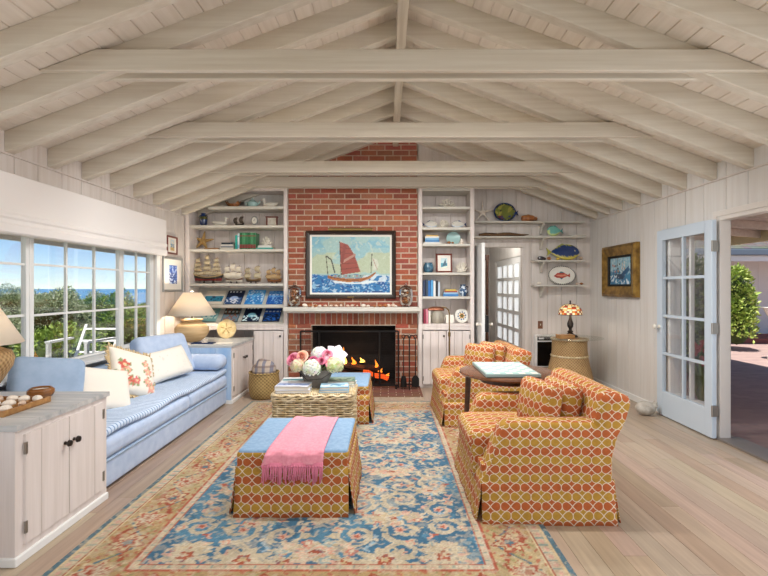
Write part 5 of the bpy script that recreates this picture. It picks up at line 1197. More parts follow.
# ---------------------------------------------------------------- books
def book(w, h, t, cover, loc, rot=(0, 0, 0), label='', group=None, cvs=None, hint='flat'):
    # flat: w along x, h along y, t up; cover art faces +z
    b_ = thing('book', label, 'book', loc, 0, group, rot); c = C(cover) if isinstance(cover, str) else cover
    mb = MB(); mb.col = c; mb.box(-w/2, w/2, -h/2, h/2, 0, .003); mb.box(-w/2, w/2, -h/2, h/2, t-.003, t); mb.box(-w/2, -w/2+.003, -h/2, h/2, .003, t-.003); mb.build('cover', M['printed'], b_, smooth=0, weld=False)
    mb = MB(); mb.box(-w/2+.004, w/2-.005, -h/2+.005, h/2-.005, .003, t-.003); mb.build('pages', M['page'], b_, smooth=0)
    if cvs is not None: canvas_obj(cvs, 'cover_art', M['printed'], b_, t+.0008)
    return b_
def art(w, h, seed, pal, kind=0):
    c = Cv(w-.012, h-.012, .0065, pal[0]); q = c.smooth_noise(.06, seed); q2 = c.smooth_noise(.02, seed+5)
    if kind == 0: c.put(q > .5, pal[1]); c.put(q2 > .68, pal[2], .9); c.put(np.abs(c.y-h*.34) < h*.05, pal[0]); c.put((np.abs(c.y-h*.36) < h*.035) & (np.sin(c.x*150) > -.3) & (np.abs(c.x) < w*.36), pal[3])
    elif kind == 1: c.put(c.y < -.0, pal[1]); c.disc(0, -h*.08, w*.24, pal[2], h*.16); c.put((q2 > .6) & (c.y < -h*.1), pal[3]); c.put((np.abs(c.y-h*.38) < h*.04) & (np.sin(c.x*130) > -.2) & (np.abs(c.x) < w*.38), pal[3])
    elif kind == 2: c.put(np.abs(c.y+h*.1) < h*.2, pal[1]); c.put((np.abs(c.y+h*.1) < h*.2) & (q2 > .58), pal[2]); c.put((np.abs(c.y-h*.25) < h*.02) & (np.abs(c.x) < w*.25), pal[3])
    else: c.put(c.y > 0, pal[1]); c.put(q2 > .62, pal[2], .8); c.put((np.abs(c.y-h*.2) < h*.05) & (np.sin(c.x*120) > -.2), pal[3])
    return c
tiltb = math.atan2(.26, .32)
DISP = 'books displayed on the sloping shelves'
def display(px, w, h, zb, cover, pal, kind, seed, label):
    Yb = YF+.05; x = X_(px, Yb); ry = .5*h*math.cos(tiltb); zz = zb+.5*h*math.sin(tiltb)
    n = Vector((0, -math.sin(tiltb), math.cos(tiltb)))
    book(w, h, .016, cover, (x, Yb+ry+n.y*.002, zz+.006+n.z*.002), (tiltb, 0, 0), label, DISP, art(w, h, seed, pal, kind))
z5 = 1.12+.26*.02/.32; z6 = .883+.26*.02/.32
display(211.5, .27, .29, z5, '#d8cfbf', ('#d9d0c0', '#2f7f9c', '#173c5a', '#8a8272'), 2, 51, 'pale book with a small sea photo, leftmost on the upper sloping shelf')
display(232, .235, .30, z5, '#1c2440', ('#161d36', '#2a4f80', '#9fb4d8', '#dfe2ea'), 1, 52, 'black book with a white sail on its cover, upper sloping shelf')
display(253, .245, .31, z5, '#4c9bd8', ('#57a7de', '#2f7ec4', '#cfe6f4', '#eaf4fa'), 0, 53, 'bright sky blue book on the upper sloping shelf')
display(274, .225, .29, z5, '#2457a8', ('#1d57a6', '#3f86cc', '#8cbce6', '#d0dcec'), 3, 54, 'royal blue book at the right of the upper sloping shelf')
display(207.5, .22, .28, z6, '#7ba8a8', ('#7ba8a8', '#bcd0c8', '#4a8a96', '#e6e4d6'), 2, 58, 'grey green book half hidden by the lamp on the lower sloping shelf')
display(229, .23, .28, z6, '#4a5f6c', ('#6f8794', '#3b3d38', '#96502f', '#c7ccc6'), 3, 55, 'dusky landscape book, second from left on the lower sloping shelf')
display(250, .235, .30, z6, '#12203c', ('#101c36', '#12203c', '#86c6d8', '#d4ecf0'), 1, 56, 'black book with a pale blue shell on the lower sloping shelf')
display(270.5, .235, .29, z6, '#14203a', ('#121c34', '#234a9a', '#2a64b8', '#d9dee6'), 3, 57, 'navy book with white lettering at the right of the lower sloping shelf')
def upright(x, w_, h, d, cover, Yf, z, label, group, lean=0, band=None):
    # spine towards the viewer
    b_ = thing('book', label, 'book', (x, Yf, z), 0, group, (0, lean, 0)); c = C(cover)
    mb = MB(); mb.col = c; mb.box(-w_/2, -w_/2+.002, 0, d, 0, h); mb.box(w_/2-.002, w_/2, 0, d, 0, h); mb.box(-w_/2, w_/2, -.002, .001, 0, h)
    if band: mb.col = C(band); mb.box(-w_/2-.0004, w_/2+.0004, -.0028, -.001, h*.08, h*.3); mb.box(-w_/2-.0004, w_/2+.0004, -.0028, -.001, h*.78, h*.84)
    mb.build('cover', M['printed'], b_, smooth=0, weld=False); mb = MB(); mb.box(-w_/2+.002, w_/2-.002, .002, d-.004, .003, h-.004); mb.build('pages', M['page'], b_, smooth=0); return b_
YS = YF+.09
# left bookcase, third shelf: stack, upright set, stack under coral
z3 = 1.918
G = 'books on the starfish shelf'; zz = z3
for (w, t, col, lb) in ((.185, .026, '#d8d2c6', 'pale book at the bottom of the stack left of the green set'), (.175, .024, '#8a8f96', 'grey book second up in the stack left of the green set'), (.17, .022, '#e0dcd2', 'white book third up in the stack left of the green set'), (.16, .026, '#26303a', 'dark book topping the stack left of the green set')):
    book(.2, w, t, col, (X_(229.5, YS+.1), YS+.1, zz), (0, 0, PI/2), lb, G); zz += t
x = X_(236.2, YS)
for i, (w_, h, col, band, lb) in enumerate(((.026, .20, '#2fa89a', None, 'bright teal upright book left of the tall white one'), (.022, .225, '#dce8ec', '#8fc4d4', 'tall white upright book between teal and green spines'))):
    upright(x, w_, h, .16, col, YS, z3, lb, G, 0, band); x += w_+.006
nth = ('first', 'second', 'third', 'fourth', 'fifth', 'sixth')
for i in range(6):
    w_ = .034; upright(x+.006, w_, .235, .17, ('#2c6a45', '#4f9166', '#36764f')[i % 3], YS, z3, f'green spined volume with a red band, {nth[i]} from the left of the matching set', G, 0, '#8a4540'); x += w_+.004
zz = z3
for (w, t, col, lb) in ((.235, .028, '#4aa69a', 'teal book under the white coral on the starfish shelf'), (.19, .03, '#e4e2da', 'white book directly under the coral on the starfish shelf')):
    book(.2, w, t, col, (X_(266.5, YS+.1), YS+.1, zz), (0, 0, PI/2), lb, G); zz += t
# right bookcase
zq = 1.993; zz = zq; G = 'books stacked beside the aqua plate'
for (w, t, col, lb) in ((.25, .03, '#e2e0da', 'wide white book at the bottom of the stack by the aqua plate'), (.20, .034, '#3f7fb4', 'blue book second up in the stack by the aqua plate'), (.19, .026, '#7fb2d4', 'light blue book third up by the aqua plate'), (.2, .02, '#e8e4d8', 'cream book fourth up by the aqua plate'), (.17, .018, '#cfa850', 'yellow book topping the stack by the aqua plate')):
    book(.19, w, t, col, (X_(431.5, YS+.1), YS+.1, zz), (0, 0, PI/2), lb, G); zz += t
G = 'books on the shelf of blue spines'; x = X_(424.2, YS); z4 = 1.263
for w_, h, col, lb in ((.036, .225, '#2b3a5a', 'navy upright book at the left end of the blue spines'), (.028, .235, '#3a4656', 'slate upright book second in the row of blue spines'), (.034, .22, '#2f6cb0', 'blue upright book third in the row of blue spines'), (.03, .23, '#58a2d4', 'sky blue upright book in the row of blue spines'), (.03, .215, '#e6e6e2', 'white upright book in the row of blue spines'), (.026, .22, '#26282e', 'black upright book at the right of the row of blue spines'), (.026, .2, '#c4d2de', 'pale upright book leaning by the horizontal pile')):
    upright(x, w_, h, .17, col, YS, z4, lb, G); x += w_+.004
zz = z4
for w, t, col, lb in ((.215, .032, '#3d78b4', 'blue book at the bottom of the flat pile beside the blue jug'), (.20, .024, '#8fb4d0', 'pale blue book second in the flat pile beside the jug'), (.18, .022, '#a0503c', 'red book third in the flat pile beside the jug'), (.15, .02, '#d8b850', 'yellow book topping the flat pile beside the jug')):
    book(.17, w, t, col, (X_(450.0, YS+.1), YS+.1, zz), (0, 0, PI/2), lb, G); zz += t
for px, w_, h, col, lb in ((424.6, .03, .20, '#9a2f48', 'crimson upright book at the left of the lowest open shelf'), (427.2, .026, .205, '#d88a9c', 'pink upright book on the lowest open shelf'), (429.6, .026, .19, '#e8e0d4', 'white upright book right of the pink one on the lowest shelf')):
    upright(X_(px, YS), w_, h, .16, col, YS, .8835, lb, 'books on the lowest open shelf')

# ---------------------------------------------------------------- model ships
def ship(label, loc, Ls, Hs, cols, masts, nsail, sail_m):
    t_ = thing('model_ship', label, 'model ship', loc, 0, 'model ships on the bookcase'); hh = Hs*.13; bw = Ls*.09; n = 16
    def hull(u, v):
        s = 2*u-1; wd = bw*(1-abs(s)**2.6)**.6*(.35+.65*v**.6)*(1 if s > -1 else 1); z = Hs*.09+hh*(v*(1+.9*abs(s)**2.2)-.25*(1-abs(s))*(1-v)*0)
        return s*Ls*.40*(.86+.14*v), wd, z
    for sg in (0,):
        mb = MB()
        for i in range(n):
            for j in range(5):
                mb.col = C(cols[0]) if j < 2 else (C(cols[1]) if j < 4 else C(cols[2]))
                for sd_ in (-1, 1):
                    q = [hull(i/n, j/5), hull((i+1)/n, j/5), hull((i+1)/n, (j+1)/5), hull(i/n, (j+1)/5)]; mb.add([(a, sd_*b_, c) for a, b_, c in q], [(0, 1, 2, 3)])
            mb.col = C('#9a7a4c'); a, b_, c = hull(i/n, .85); d, e, f_ = hull((i+1)/n, .85); mb.add([(a, -b_, c), (d, -e, f_), (d, e, f_), (a, b_, c)], [(0, 1, 2, 3)])
        mb.build('hull', M['ship_hull'], t_, smooth=0, weld=False)
    mb = MB(); mb.box(-Ls*.2, Ls*.2, -bw*.6, bw*.6, 0, Hs*.02)
    for s in (-.12, .12): mb.box(Ls*s-.006, Ls*s+.006, -bw*.5, bw*.5, Hs*.02, Hs*.13)
    mb.build('stand', M['darkframe'], t_, smooth=0)
    rg_ = MB(); tops = []
    for k in range(masts):
        x = Ls*(-.24+.48*k/(masts-1)) if masts > 1 else 0; ht = Hs*(1 if (masts == 1 or k == masts//2) else .88); tops.append((x, ht))
        mb = MB(); mb.tube([(x, 0, Hs*.25), (x, 0, ht)], [.005, .002], 6)
        sl = MB()
        for j in range(nsail):
            z0 = Hs*.27+(ht*.96-Hs*.27)*j/nsail; z1 = Hs*.27+(ht*.96-Hs*.27)*(j+.86)/nsail; w0 = Ls*.135*(1-.2*j)*(1.25 if masts < 3 else 1); w1 = w0*.86
            mb.tube([(x-w1, -.012, z1), (x+w1, -.012, z1)], .0028, 5)
            sl.grid(lambda u, v, z0=z0, z1=z1, w0=w0, w1=w1, x=x: (x+(2*u-1)*(w0+(w1-w0)*v)-.012*math.sin(PI*v), -.012-.03*math.sin(PI*v)*(1-(2*u-1)**2*.3), z0+(z1-z0)*v), 5, 5)
        mo = mb.build('mast', M['ship_wood'], t_, smooth=60, weld=False); sl.build('sails', sail_m, mo, smooth=180, weld=False)
        for sx in (-1, 1):
            for q in (-.1, -.05, .02): rg_.tube([(x, 0, ht*.97), (x+q*Ls, sx*bw*.9, Hs*.3)], .0011, 3)
    xb = -Ls*.48; rg_.tube([(-Ls*.38, 0, Hs*.34), (xb, 0, Hs*.42)], .004, 5)
    jib = MB()
    for k in range(3): a0 = -Ls*(.47-.05*k); jib.add([(a0, 0, Hs*(.42-.02*k)), (tops[0][0]-.01, 0, tops[0][1]*(.88-.14*k)), (tops[0][0]-.02, -.004, Hs*(.42-.02*k))], [(0, 1, 2)])
    jib.build('jib_sails', sail_m, t_, smooth=0); 
    for (x0, h0), (x1, h1) in zip(tops[:-1], tops[1:]): rg_.tube([(x0, 0, h0*.97), (x1, 0, h1*.6)], .001, 3); rg_.tube([(x0, 0, h0*.6), (x1, 0, h1*.97)], .001, 3)
    rg_.tube([(xb, 0, Hs*.42), (tops[0][0], 0, tops[0][1]*.97)], .001, 3); rg_.tube([(Ls*.4, 0, Hs*.36), (tops[-1][0], 0, tops[-1][1]*.97)], .001, 3)
    rg_.build('rigging', M['rigging'], t_, smooth=0, weld=False); return t_
ys = 6.50; z1s = 1.443; ws = mat('white sail', '#e2d8c6', .9)
ship('large three-masted model ship with tan sails, leftmost on its shelf', (X_(207, ys)+.02, ys, z1s), .54, .43, ('#7a2420', '#23201e', '#b39a6c'), 3, 4, M['sailcloth'])
ship('white sailed model ship, second from left on its shelf', (X_(234, ys), ys, z1s), .33, .30, ('#d5cbbb', '#5c3a24', '#d5cbbb'), 3, 2, ws)
ship('small dark hulled model ship, third from left on its shelf', (X_(253.5, ys), ys, z1s), .285, .27, ('#3c2c1f', '#6a4e30', '#8a6c44'), 2, 2, M['sailcloth'])
ship('small brown galleon model with curled sails, rightmost on its shelf', (X_(274.5, ys), ys, z1s), .28, .24, ('#6d3f22', '#8d5a30', '#7a4c28'), 3, 2, mat('tan sail', '#b99a70', .9))
ship('tiny black model boat on the second shelf of the left bookcase', (X_(239.5, ys), ys, 2.25), .17, .16, ('#3a2a20', '#2a2420', '#4a382a'), 2, 1, mat('dark sail', '#4a4038', .9))

# ---------------------------------------------------------------- curios, left bookcase
def lathe_thing(name, label, cat, loc, prof, m, part='body', n=24, sc=(1, 1, 1), rot=None, smooth=60):
    mb = MB(); mb.lathe(prof, n=n, sc=sc); o = mb.build(name, m, smooth=smooth); o.location = loc
    if rot: o.rotation_euler = rot
    return tag(o, label, cat)
zt_ = 2.511
t_ = thing('shell_boat', 'brown shell dish shaped like a boat on the top left shelf', 'dish', (X_(233, ys), ys, zt_))
mb = MB(); mb.grid(lambda u, v: ((2*u-1)*.11*(.7+.3*v), (2*v-1)*.05*math.sqrt(max(0, 1-(2*u-1)**2)), .012+.045*(abs(2*v-1)**2)+.05*abs(2*u-1)**3), 18, 10); mb.build('dish', M['shell_brown'], t_, smooth=180, solid=.006)
mb = MB(); [mb.ell((-.03+.03*k, 0, .05+.012*(k % 2)), .022, 8, 6) for k in range(3)]; mb.build('shells', M['shell'], t_)
mb = MB(); mb.lathe([(.001, 0), (.035, 0), (.03, .012), (.001, .015)], n=14); mb.build('foot', M['shell_brown'], t_)
t_ = thing('teapot', 'pale blue teapot on the top shelf of the left bookcase', 'teapot', (X_(252.5, ys), ys, zt_))
mb = MB(); mb.lathe([(.001, 0), (.045, 0), (.055, .01), (.075, .05), (.07, .08), (.045, .10), (.001, .104)], n=24); mb.build('pot', M['teal_glaze'], t_)
mb = MB(); mb.lathe([(.045, .102), (.03, .115), (.008, .12), (.012, .135), (.001, .14)], n=18, cap=False); mb.build('lid', M['teal_glaze'], t_)
mb = MB(); mb.tube([(.06, 0, .045), (.09, 0, .065), (.105, 0, .10)], [.016, .012, .008], 8); mb.build('spout', M['teal_glaze'], t_); mb = MB(); mb.tube([(-.06, 0, .085), (-.095, 0, .08), (-.10, 0, .05), (-.065, 0, .03)], .007, 8); mb.build('handle', M['teal_glaze'], t_)
def duck(label, loc, s, sg):
    t_ = thing('duck_figurine', label, 'duck', loc, 0 if sg > 0 else PI)
    mb = MB(); mb.grid(lambda u, v: (s*((2*u-1)*.12+.01), s*.05*math.cos(2*PI*v)*math.sqrt(max(0, 1-(2*u-1)**2)), s*(.045+.04*math.sin(2*PI*v)*math.sqrt(max(0, 1-(2*u-1)**2))+.03*max(0, (2*u-1))**2)), 20, 14); mb.build('body', M['whiteware'], t_, smooth=180)
    mb = MB(); mb.tube([(-.075*s, 0, .06*s), (-.09*s, 0, .095*s), (-.085*s, 0, .12*s)], [.022*s, .017*s, .02*s], 10); mb.ell((-.088*s, 0, .128*s), (.028*s, .023*s, .023*s), 10, 8); mb.build('head', M['whiteware'], t_, smooth=180)
    mb = MB(); mb.lathe([(.009*s, 0), (.002*s, .035*s)], (-.11*s, 0, .124*s), 8, rot=(0, -PI/2-.2, 0)); mb.build('beak', M['shell'], t_, smooth=180); return t_
duck('white duck dish at the right of the top left shelf', (X_(270, ys), ys, zt_), .95, 1); duck('white duck figurine on the second shelf of the left bookcase', (X_(220, ys), ys, 2.25), .9, -1)
z2_ = 2.25
t_ = thing('cobalt_jar', 'dark jar with cobalt blue glaze at the left of the second shelf', 'jar', (X_(203.5, ys), ys, z2_))
mb = MB(); mb.lathe([(.001, 0), (.035, 0), (.05, .04), (.055, .09), (.05, .13), (.032, .16), (.03, .175), (.04, .185), (.001, .186)], n=20); mb.build('body', M['cobalt'], t_)
mb = MB(); mb.lathe([(.046, .11), (.058, .10), (.052, .13), (.046, .14)], n=20, cap=False); mb.build('glaze_band', mat('olive glaze', '#5a5a34', .2), t_); mb = MB(); [mb.tube([(sx*.032, 0, .165), (sx*.055, 0, .15), (sx*.052, 0, .12)], .006, 6) for sx in (-1, 1)]; mb.build('handle', M['cobalt'], t_)
t_ = thing('round_clock', 'small round silver clock on the second left shelf', 'clock', (X_(254.5, ys), ys, z2_))
mb = MB(); mb.lathe([(.001, -.012), (.055, -.012), (.06, 0), (.055, .014), (.045, .016), (.04, .01), (.001, .01)], (0, 0, .085), 28, rot=(PI/2, 0, 0), sc=(.85, 1.1, 1)); mb.build('case', M['greyframe'], t_)
mb = MB(); mb.lathe([(.001, .0), (.041, .0), (.041, .003), (.001, .003)], (0, -.010, .085), 24, rot=(PI/2, 0, 0), sc=(.85, 1.1, 1)); mb.build('dial', M['whiteware'], t_); mb = MB(); mb.tube([(0, -.014, .085), (.01, -.014, .11)], .0016, 4); mb.tube([(0, -.014, .085), (-.018, -.014, .08)], .0016, 4); mb.build('hands', M['black'], t_); mb = MB(); mb.lathe([(.001, 0), (.03, 0), (.026, .012), (.012, .024), (.001, .026)], n=16); mb.build('foot', M['greyframe'], t_)
t_ = thing('shadow_box', 'dark wood framed relief standing at the right of the second left shelf', 'frame', (X_(272, ys), ys, z2_))
mb = MB(); mb.box(-.085, .085, -.02, .02, 0, .014); mb.box(-.08, -.062, -.018, .018, .014, .125); mb.box(.062, .08, -.018, .018, .014, .125); mb.box(-.088, .088, -.022, .022, .125, .142); mb.build('frame', M['redframe'], t_, smooth=0, bevel=.002)
mb = MB(); mb.box(-.062, .062, .004, .012, .014, .125); [mb.ell((-.04+.027*(k % 4), .0, .035+.03*(k//4)), (.011, .006, .01), 8, 6) for k in range(12)]; mb.build('relief', M['coral'], t_, smooth=60, weld=False)
def star(name, label, loc, R_, rot, m, n=5, fat=.30, thick=.18, a0=PI/2):
    mb = MB()
    for k in range(n):
        a = a0+2*PI*k/n; d = Vector((math.cos(a), 0, math.sin(a))); mb.tube([d*R_*q for q in (0, .2, .45, .7, .9, 1.0)], [R_*fat*q for q in (.62, .62, .48, .34, .22, .06)], 8)
    mb.ell((0, 0, 0), (R_*.24, R_*thick, R_*.24), 12, 8); o = mb.build(name, m, smooth=60, weld=False); o.location = loc; o.rotation_euler = rot; return tag(o, label, 'starfish')
star('starfish', 'large tan starfish propped at the left of the third shelf', (X_(199.5, ys)+.01, 6.60, 1.918+.135), .155, (-.22, .1, 0), M['starfish'])
mb = MB(); mb.rbox(0, 0, .010, .19, .12, .02, .005); tag(mb.build('wooden_plaque', M['oak'], loc=(X_(211.5, 6.47)+.02, 6.45, 1.918)), 'thin wooden plaque lying in front of the tan starfish', 'plaque')
def coral(name, label, loc, w, h, m, seed, n=26, cat='coral'):
    r = random.Random(seed); mb = MB()
    for _ in range(n):
        a = r.uniform(0, 2*PI); t1 = r.uniform(.15, 1.35); d = Vector((math.cos(a)*math.sin(t1)*w/2, math.sin(a)*math.sin(t1)*w*.32, math.cos(t1)*h)); p1 = d*.55+Vector((r.uniform(-.01, .01), r.uniform(-.01, .01), .0)); q = w*.05
        mb.tube([(d.x*.12, d.y*.12, 0.004+q*.0), p1, d+Vector((0, 0, 0))], [q*1.5, q*1.15, q*.8], 7); mb.ell(d, q*.95, 7, 5)
    mb.ell((0, 0, h*.16), (w*.38, w*.26, h*.17), 10, 6)
    mb.v = [(a_, b_, max(0, c_)) for a_, b_, c_ in mb.v]
    o = mb.build(name, m, smooth=60, weld=False); o.location = loc; return tag(o, label, cat)
coral('coral', 'white branching coral on the white and teal books', (X_(266, ys), YS+.1, 1.977), .17, .13, M['coral'], 3)
# right bookcase curios
coral('coral', 'big white coral head on the top shelf of the right bookcase', (X_(446.5, ys), ys, 2.506), .25, .12, M['coral'], 5, 34)
coral('coral', 'white brain coral between two blue edged fish dishes', (X_(443.5, ys), 6.53, 2.221), .19, .125, M['coral'], 6, 30)
def fish(name, label, loc, w, h, pal, rot=(-.15, 0, 0), sg=1, seed=1):
    t_ = thing(name, label, 'fish', loc, 0, None, rot); r = random.Random(seed); mb = MB(); n, m_ = 26, 14
    def prof(u): return h/2*(math.sin(PI*u**.8)**.75)*(1 if u < .86 else 1)
    for i in range(n):
        for j in range(m_):
            def pt(a, b):
                u = a/n; v = 2*b/m_-1; return (sg*((u-.5)*w*.84-w*.06), -.018*math.sqrt(max(0, 1-v*v))*math.sin(PI*u)**.5-.002, h/2+v*prof(u))
            k = (2*j/m_-1); mb.col = C(pal[0]) if abs(k) < .8 else C(pal[1])
            if len(pal) > 3 and i < 5 and k < .2: mb.col = C(pal[2])
            elif k < -.66: mb.col = C(pal[2])
            mb.add([pt(i, j), pt(i+1, j), pt(i+1, j+1), pt(i, j+1)], [(0, 1, 2, 3)])
    mb.build('body', M['glaze'], t_, smooth=180, solid=.008)
    mb = MB(); mb.col = C(pal[1]); x = sg*w*.33; mb.prism([(x, h*.5), (sg*w*.5, h*.78), (sg*w*.45, h*.5), (sg*w*.5, h*.24)], lambda a, b, d: (a, d, b), -.01, 0); mb.build('tail_fin', M['glaze'], t_, smooth=0)
    mb = MB(); mb.col = C(pal[1]); mb.prism([(-sg*w*.22, h*.85), (sg*w*.02, h*1.06), (sg*w*.18, h*.86)], lambda a, b, d: (a, d, b), -.008, 0); mb.build('dorsal_fin', M['glaze'], t_, smooth=0)
    mb = MB(); mb.col = C('#f0e6b0'); mb.ell((-sg*w*.34, -.016, h*.58), (h*.05, .005, h*.05), 10, 6); mb.col = C('#101418'); mb.ell((-sg*w*.34, -.021, h*.58), (h*.024, .003, h*.024), 8, 5); mb.build('eye', M['glaze'], t_, smooth=180, weld=False); return t_
fish('fish_dish', 'blue edged white fish dish left of the brain coral', (X_(430, 6.5), 6.5, 2.224), .22, .115, ('#e6e2d8', '#2a3868', '#c9d4e0'), (-.3, 0, 0), -1, 4); fish('fish_dish', 'blue edged white fish dish right of the brain coral', (X_(459, 6.5), 6.5, 2.224), .22, .115, ('#e6e2d8', '#2a3868', '#c9d4e0'), (-.3, 0, 0), 1, 5)
def plate(name, label, loc, w, h, cvs, m, tilt=.18, rz=0, rim=.012):
    t_ = thing(name, label, 'plate', loc, 0, None, (-tilt, 0, rz)); n = 40
    mb = MB(); mb.lathe([(.001, .0), (.34, .0), (.40, .02), (.5, .045), (.5, .052), (.40, .03), (.34, .012), (.001, .012)], (0, 0, 0), n, rot=(PI/2, 0, 0), sc=(w, h, max(w, h)*.6)); mb.v = [(a, b, c+h/2) for a, b, c in mb.v]; mb.build('plate', m, t_, smooth=60)
    if cvs is not None:
        c = cvs; 
        def fn(co):
            r_ = np.sqrt((co[:, 0]/(w*.34))**2+(co[:, 2]/(h*.34))**2); q_ = np.sqrt((co[:, 0]/w)**2+(co[:, 2]/h)**2); co[:, 1] = -(.0125+np.clip((q_-.34)/.06, 0, 1)*.019+np.clip((q_-.40)/.1, 0, 1)*.023)*max(w, h)*.6-.003; co[:, 2] += h/2; return co
        o = canvas_obj(c, 'decoration', M['glaze'], t_, 0, True, fn); ins = ((c.x/(w*.45))**2+(c.y/(h*.45))**2 < 1)
        bm = bmesh.new(); bm.from_mesh(o.data); bm.verts.ensure_lookup_table(); fl = ins.ravel(); bmesh.ops.delete(bm, geom=[v for v, k in zip(list(bm.verts), fl) if not k], context='VERTS'); bm.to_mesh(o.data); bm.free()
    return t_
plate('aqua_plate', 'plain round aqua plate standing on the third shelf of the right bookcase', (X_(453.5, 6.52), 6.52, 1.994), .20, .19, None, M['teal_glaze'])
mb = MB(); mb.ell((0, 0, .02), (.028, .02, .02), 10, 6); mb.ell((.05, 0, .016), (.02, .016, .016), 10, 6); tag(mb.build('red_shells', M['shell_brown'], loc=(X_(449, 6.42), 6.41, 1.994), smooth=180), 'small reddish shell pair in front of the aqua plate', 'shell')
mb = MB(); mb.lathe([(.038, 0), (.03, .02), (.018, .055), (.001, .085)], n=10); tag(mb.build('seashell', M['shell_white'], loc=(X_(461.5, 6.42), 6.41, 1.994)), 'white conical shell right of the aqua plate', 'shell')
lathe_thing('blue_vase', 'squat mottled blue glass vase beside the small framed picture', 'vase', (X_(428.5, ys), ys, 1.595), [(.001, 0), (.05, 0), (.07, .03), (.075, .07), (.068, .11), (.055, .135), (.06, .145), (.05, .145), (.001, .12)], mat('mottled glass', '#4f7f96', .1, col2='#25405a', scale=(25, 25, 25), coat=.4))
cv = Cv(.09, .14, .004, '#bcd7dc'); cv.put(cv.y < .0, '#3a8ea6'); cv.poly([(-.03, -.05), (.02, .06), (.035, -.03)], '#24566e'); cv.poly([(-.045, -.06), (.045, -.04), (.045, -.07), (-.045, -.07)], '#e3ead8')
picture('framed_picture', 'mahogany framed small teal print standing on the right bookcase', 'picture', .225, .27, .022, .018, M['redframe'], cv, (X_(444, 6.5), 6.5, 1.594+.138), 0, (-.12, 0, 0), matw=1)
coral('coral', 'round white coral beside the mahogany framed print', (X_(461.5, ys), ys, 1.595), .19, .15, M['coral'], 8, 32)
t_ = thing('blue_jug', 'dark blue and white jug on the shelf of blue spined books', 'jug', (X_(463, ys), ys, 1.264)); mb = MB()
for k, (r0, z0) in enumerate([(.04, 0), (.055, .03), (.06, .07), (.05, .11), (.034, .14), (.04, .16)]): pass
mb.lathe([(.001, 0), (.04, 0), (.057, .03), (.062, .07), (.052, .11), (.034, .14), (.042, .165), (.001, .15)], n=24); mb.build('body', mat('blue white glaze', '#c8d4de', .2, col2='#27496e', scale=(22, 22, 22), lo=.47, hi=.53, coat=.4), t_); mb = MB(); mb.tube([(.045, 0, .14), (.085, 0, .12), (.08, 0, .07), (.058, 0, .05)], .008, 8); mb.build('handle', M['cobalt'], t_)
t_ = thing('stoneware_crock', 'grey lidded crock on the lowest open shelf behind the floor lamp', 'crock', (X_(437.5, ys), ys, .8835))
mb = MB(); mb.lathe([(.001, 0), (.08, 0), (.09, .02), (.095, .09), (.085, .14), (.06, .165), (.062, .175), (.001, .175)], n=24); mb.build('pot', mat('grey stoneware', '#a9a294', .4, col2='#8d8576'), t_); mb = MB(); mb.lathe([(.06, .176), (.05, .195), (.012, .2), (.016, .215), (.001, .222)], n=20, cap=False); mb.build('lid', M['coral'], t_); mb = MB(); [mb.tube([(sx*.085, 0, .12), (sx*.115, 0, .11), (sx*.095, 0, .06)], .008, 8) for sx in (-1, 1)]; mb.build('handle', M['coral'], t_)
mb = MB(); mb.rbox(0, 0, .06, .11, .09, .12, .006); tag(mb.build('white_box', M['whiteware'], loc=(X_(449.5, ys), ys, .8835)), 'small white box between crock and painted plate on the lowest open shelf', 'box')
cv = Cv(.2, .2, .005, '#e8e6dc'); a = np.arctan2(cv.y, cv.x); d = np.hypot(cv.x, cv.y); cv.put((d > .045) & (d < .062) & (np.sin(a*10) > -.2), '#3a5f8c'); cv.rosette(0, 0, .045, 6, ('#c9a04a', '#8a4a3a', '#5a7a4a'))
plate('painted_plate', 'round white plate with a painted flower at the right of the lowest open shelf', (X_(462, 6.53), 6.53, .8835), .20, .205, cv, M['whiteware'])

# ---------------------------------------------------------------- alcove shelf curios
ya = 6.74
star('starfish', 'thin white starfish leaning at the left of the topmost alcove shelf', (X_(483.5, ya), 6.80, SZ[1]+.145), .185, (-.18, .15, 0), M['shell_white'], fat=.14, thick=.1, a0=1.7)
cv = Cv(.33, .29, .006, '#6f7636'); q = cv.smooth_noise(.05, 61); q2 = cv.smooth_noise(.02, 62); d = np.hypot(cv.x/.14, cv.y/.12); cv.put((q > .55) & (cv.y > -.05), '#a39d48', .8); cv.put((cv.y < -.05) & (q > .3), '#6a2f3c'); cv.put((cv.y < -.05) & (q2 > .6), '#33406a'); cv.put(d > .93, '#2c3324'); cv.put((d > .93) & (q2 > .6), '#8a8a40'); cv.disc(-.06, .02, .012, '#1c2430')
t_ = plate('fish_plate', 'large round green and brown fish plate on the topmost alcove shelf', (X_(505, ya), ya, SZ[1]+.002), .33, .285, cv, M['cobalt'], .15)
mb = MB(); mb.prism([(.13, .12), (.20, .17), (.185, .13), (.20, .09)], lambda a, b, d: (a, d, b), -.012, .0); mb.build('tail_fin', M['cobalt'], t_, smooth=0)
mb = MB(); mb.ell((0, 0, .05), (.11, .06, .055), 16, 10, fn=lambda d: 1+.08*math.cos(9*d.x)); mb.ell((.11, 0, .045), (.03, .03, .03), 8, 6); tag(mb.build('conch_shell', M['shell_brown'], loc=(X_(528, ya), ya, SZ[1]), smooth=180), 'brown conch shell right of the round fish plate', 'shell')
mb = MB(); P_ = [(X_(479+k*6.2, ya)-X_(503, ya), .01*math.sin(k*2), .028+.006*math.sin(k*1.7)) for k in range(9)]; mb.tube(P_, [.018, .028, .032, .03, .033, .03, .027, .018, .006], 9); tag(mb.build('driftwood', M['driftwood'], loc=(X_(503, ya), ya, SZ[2]), smooth=180), 'long dark driftwood branch lying on the second alcove shelf', 'driftwood')
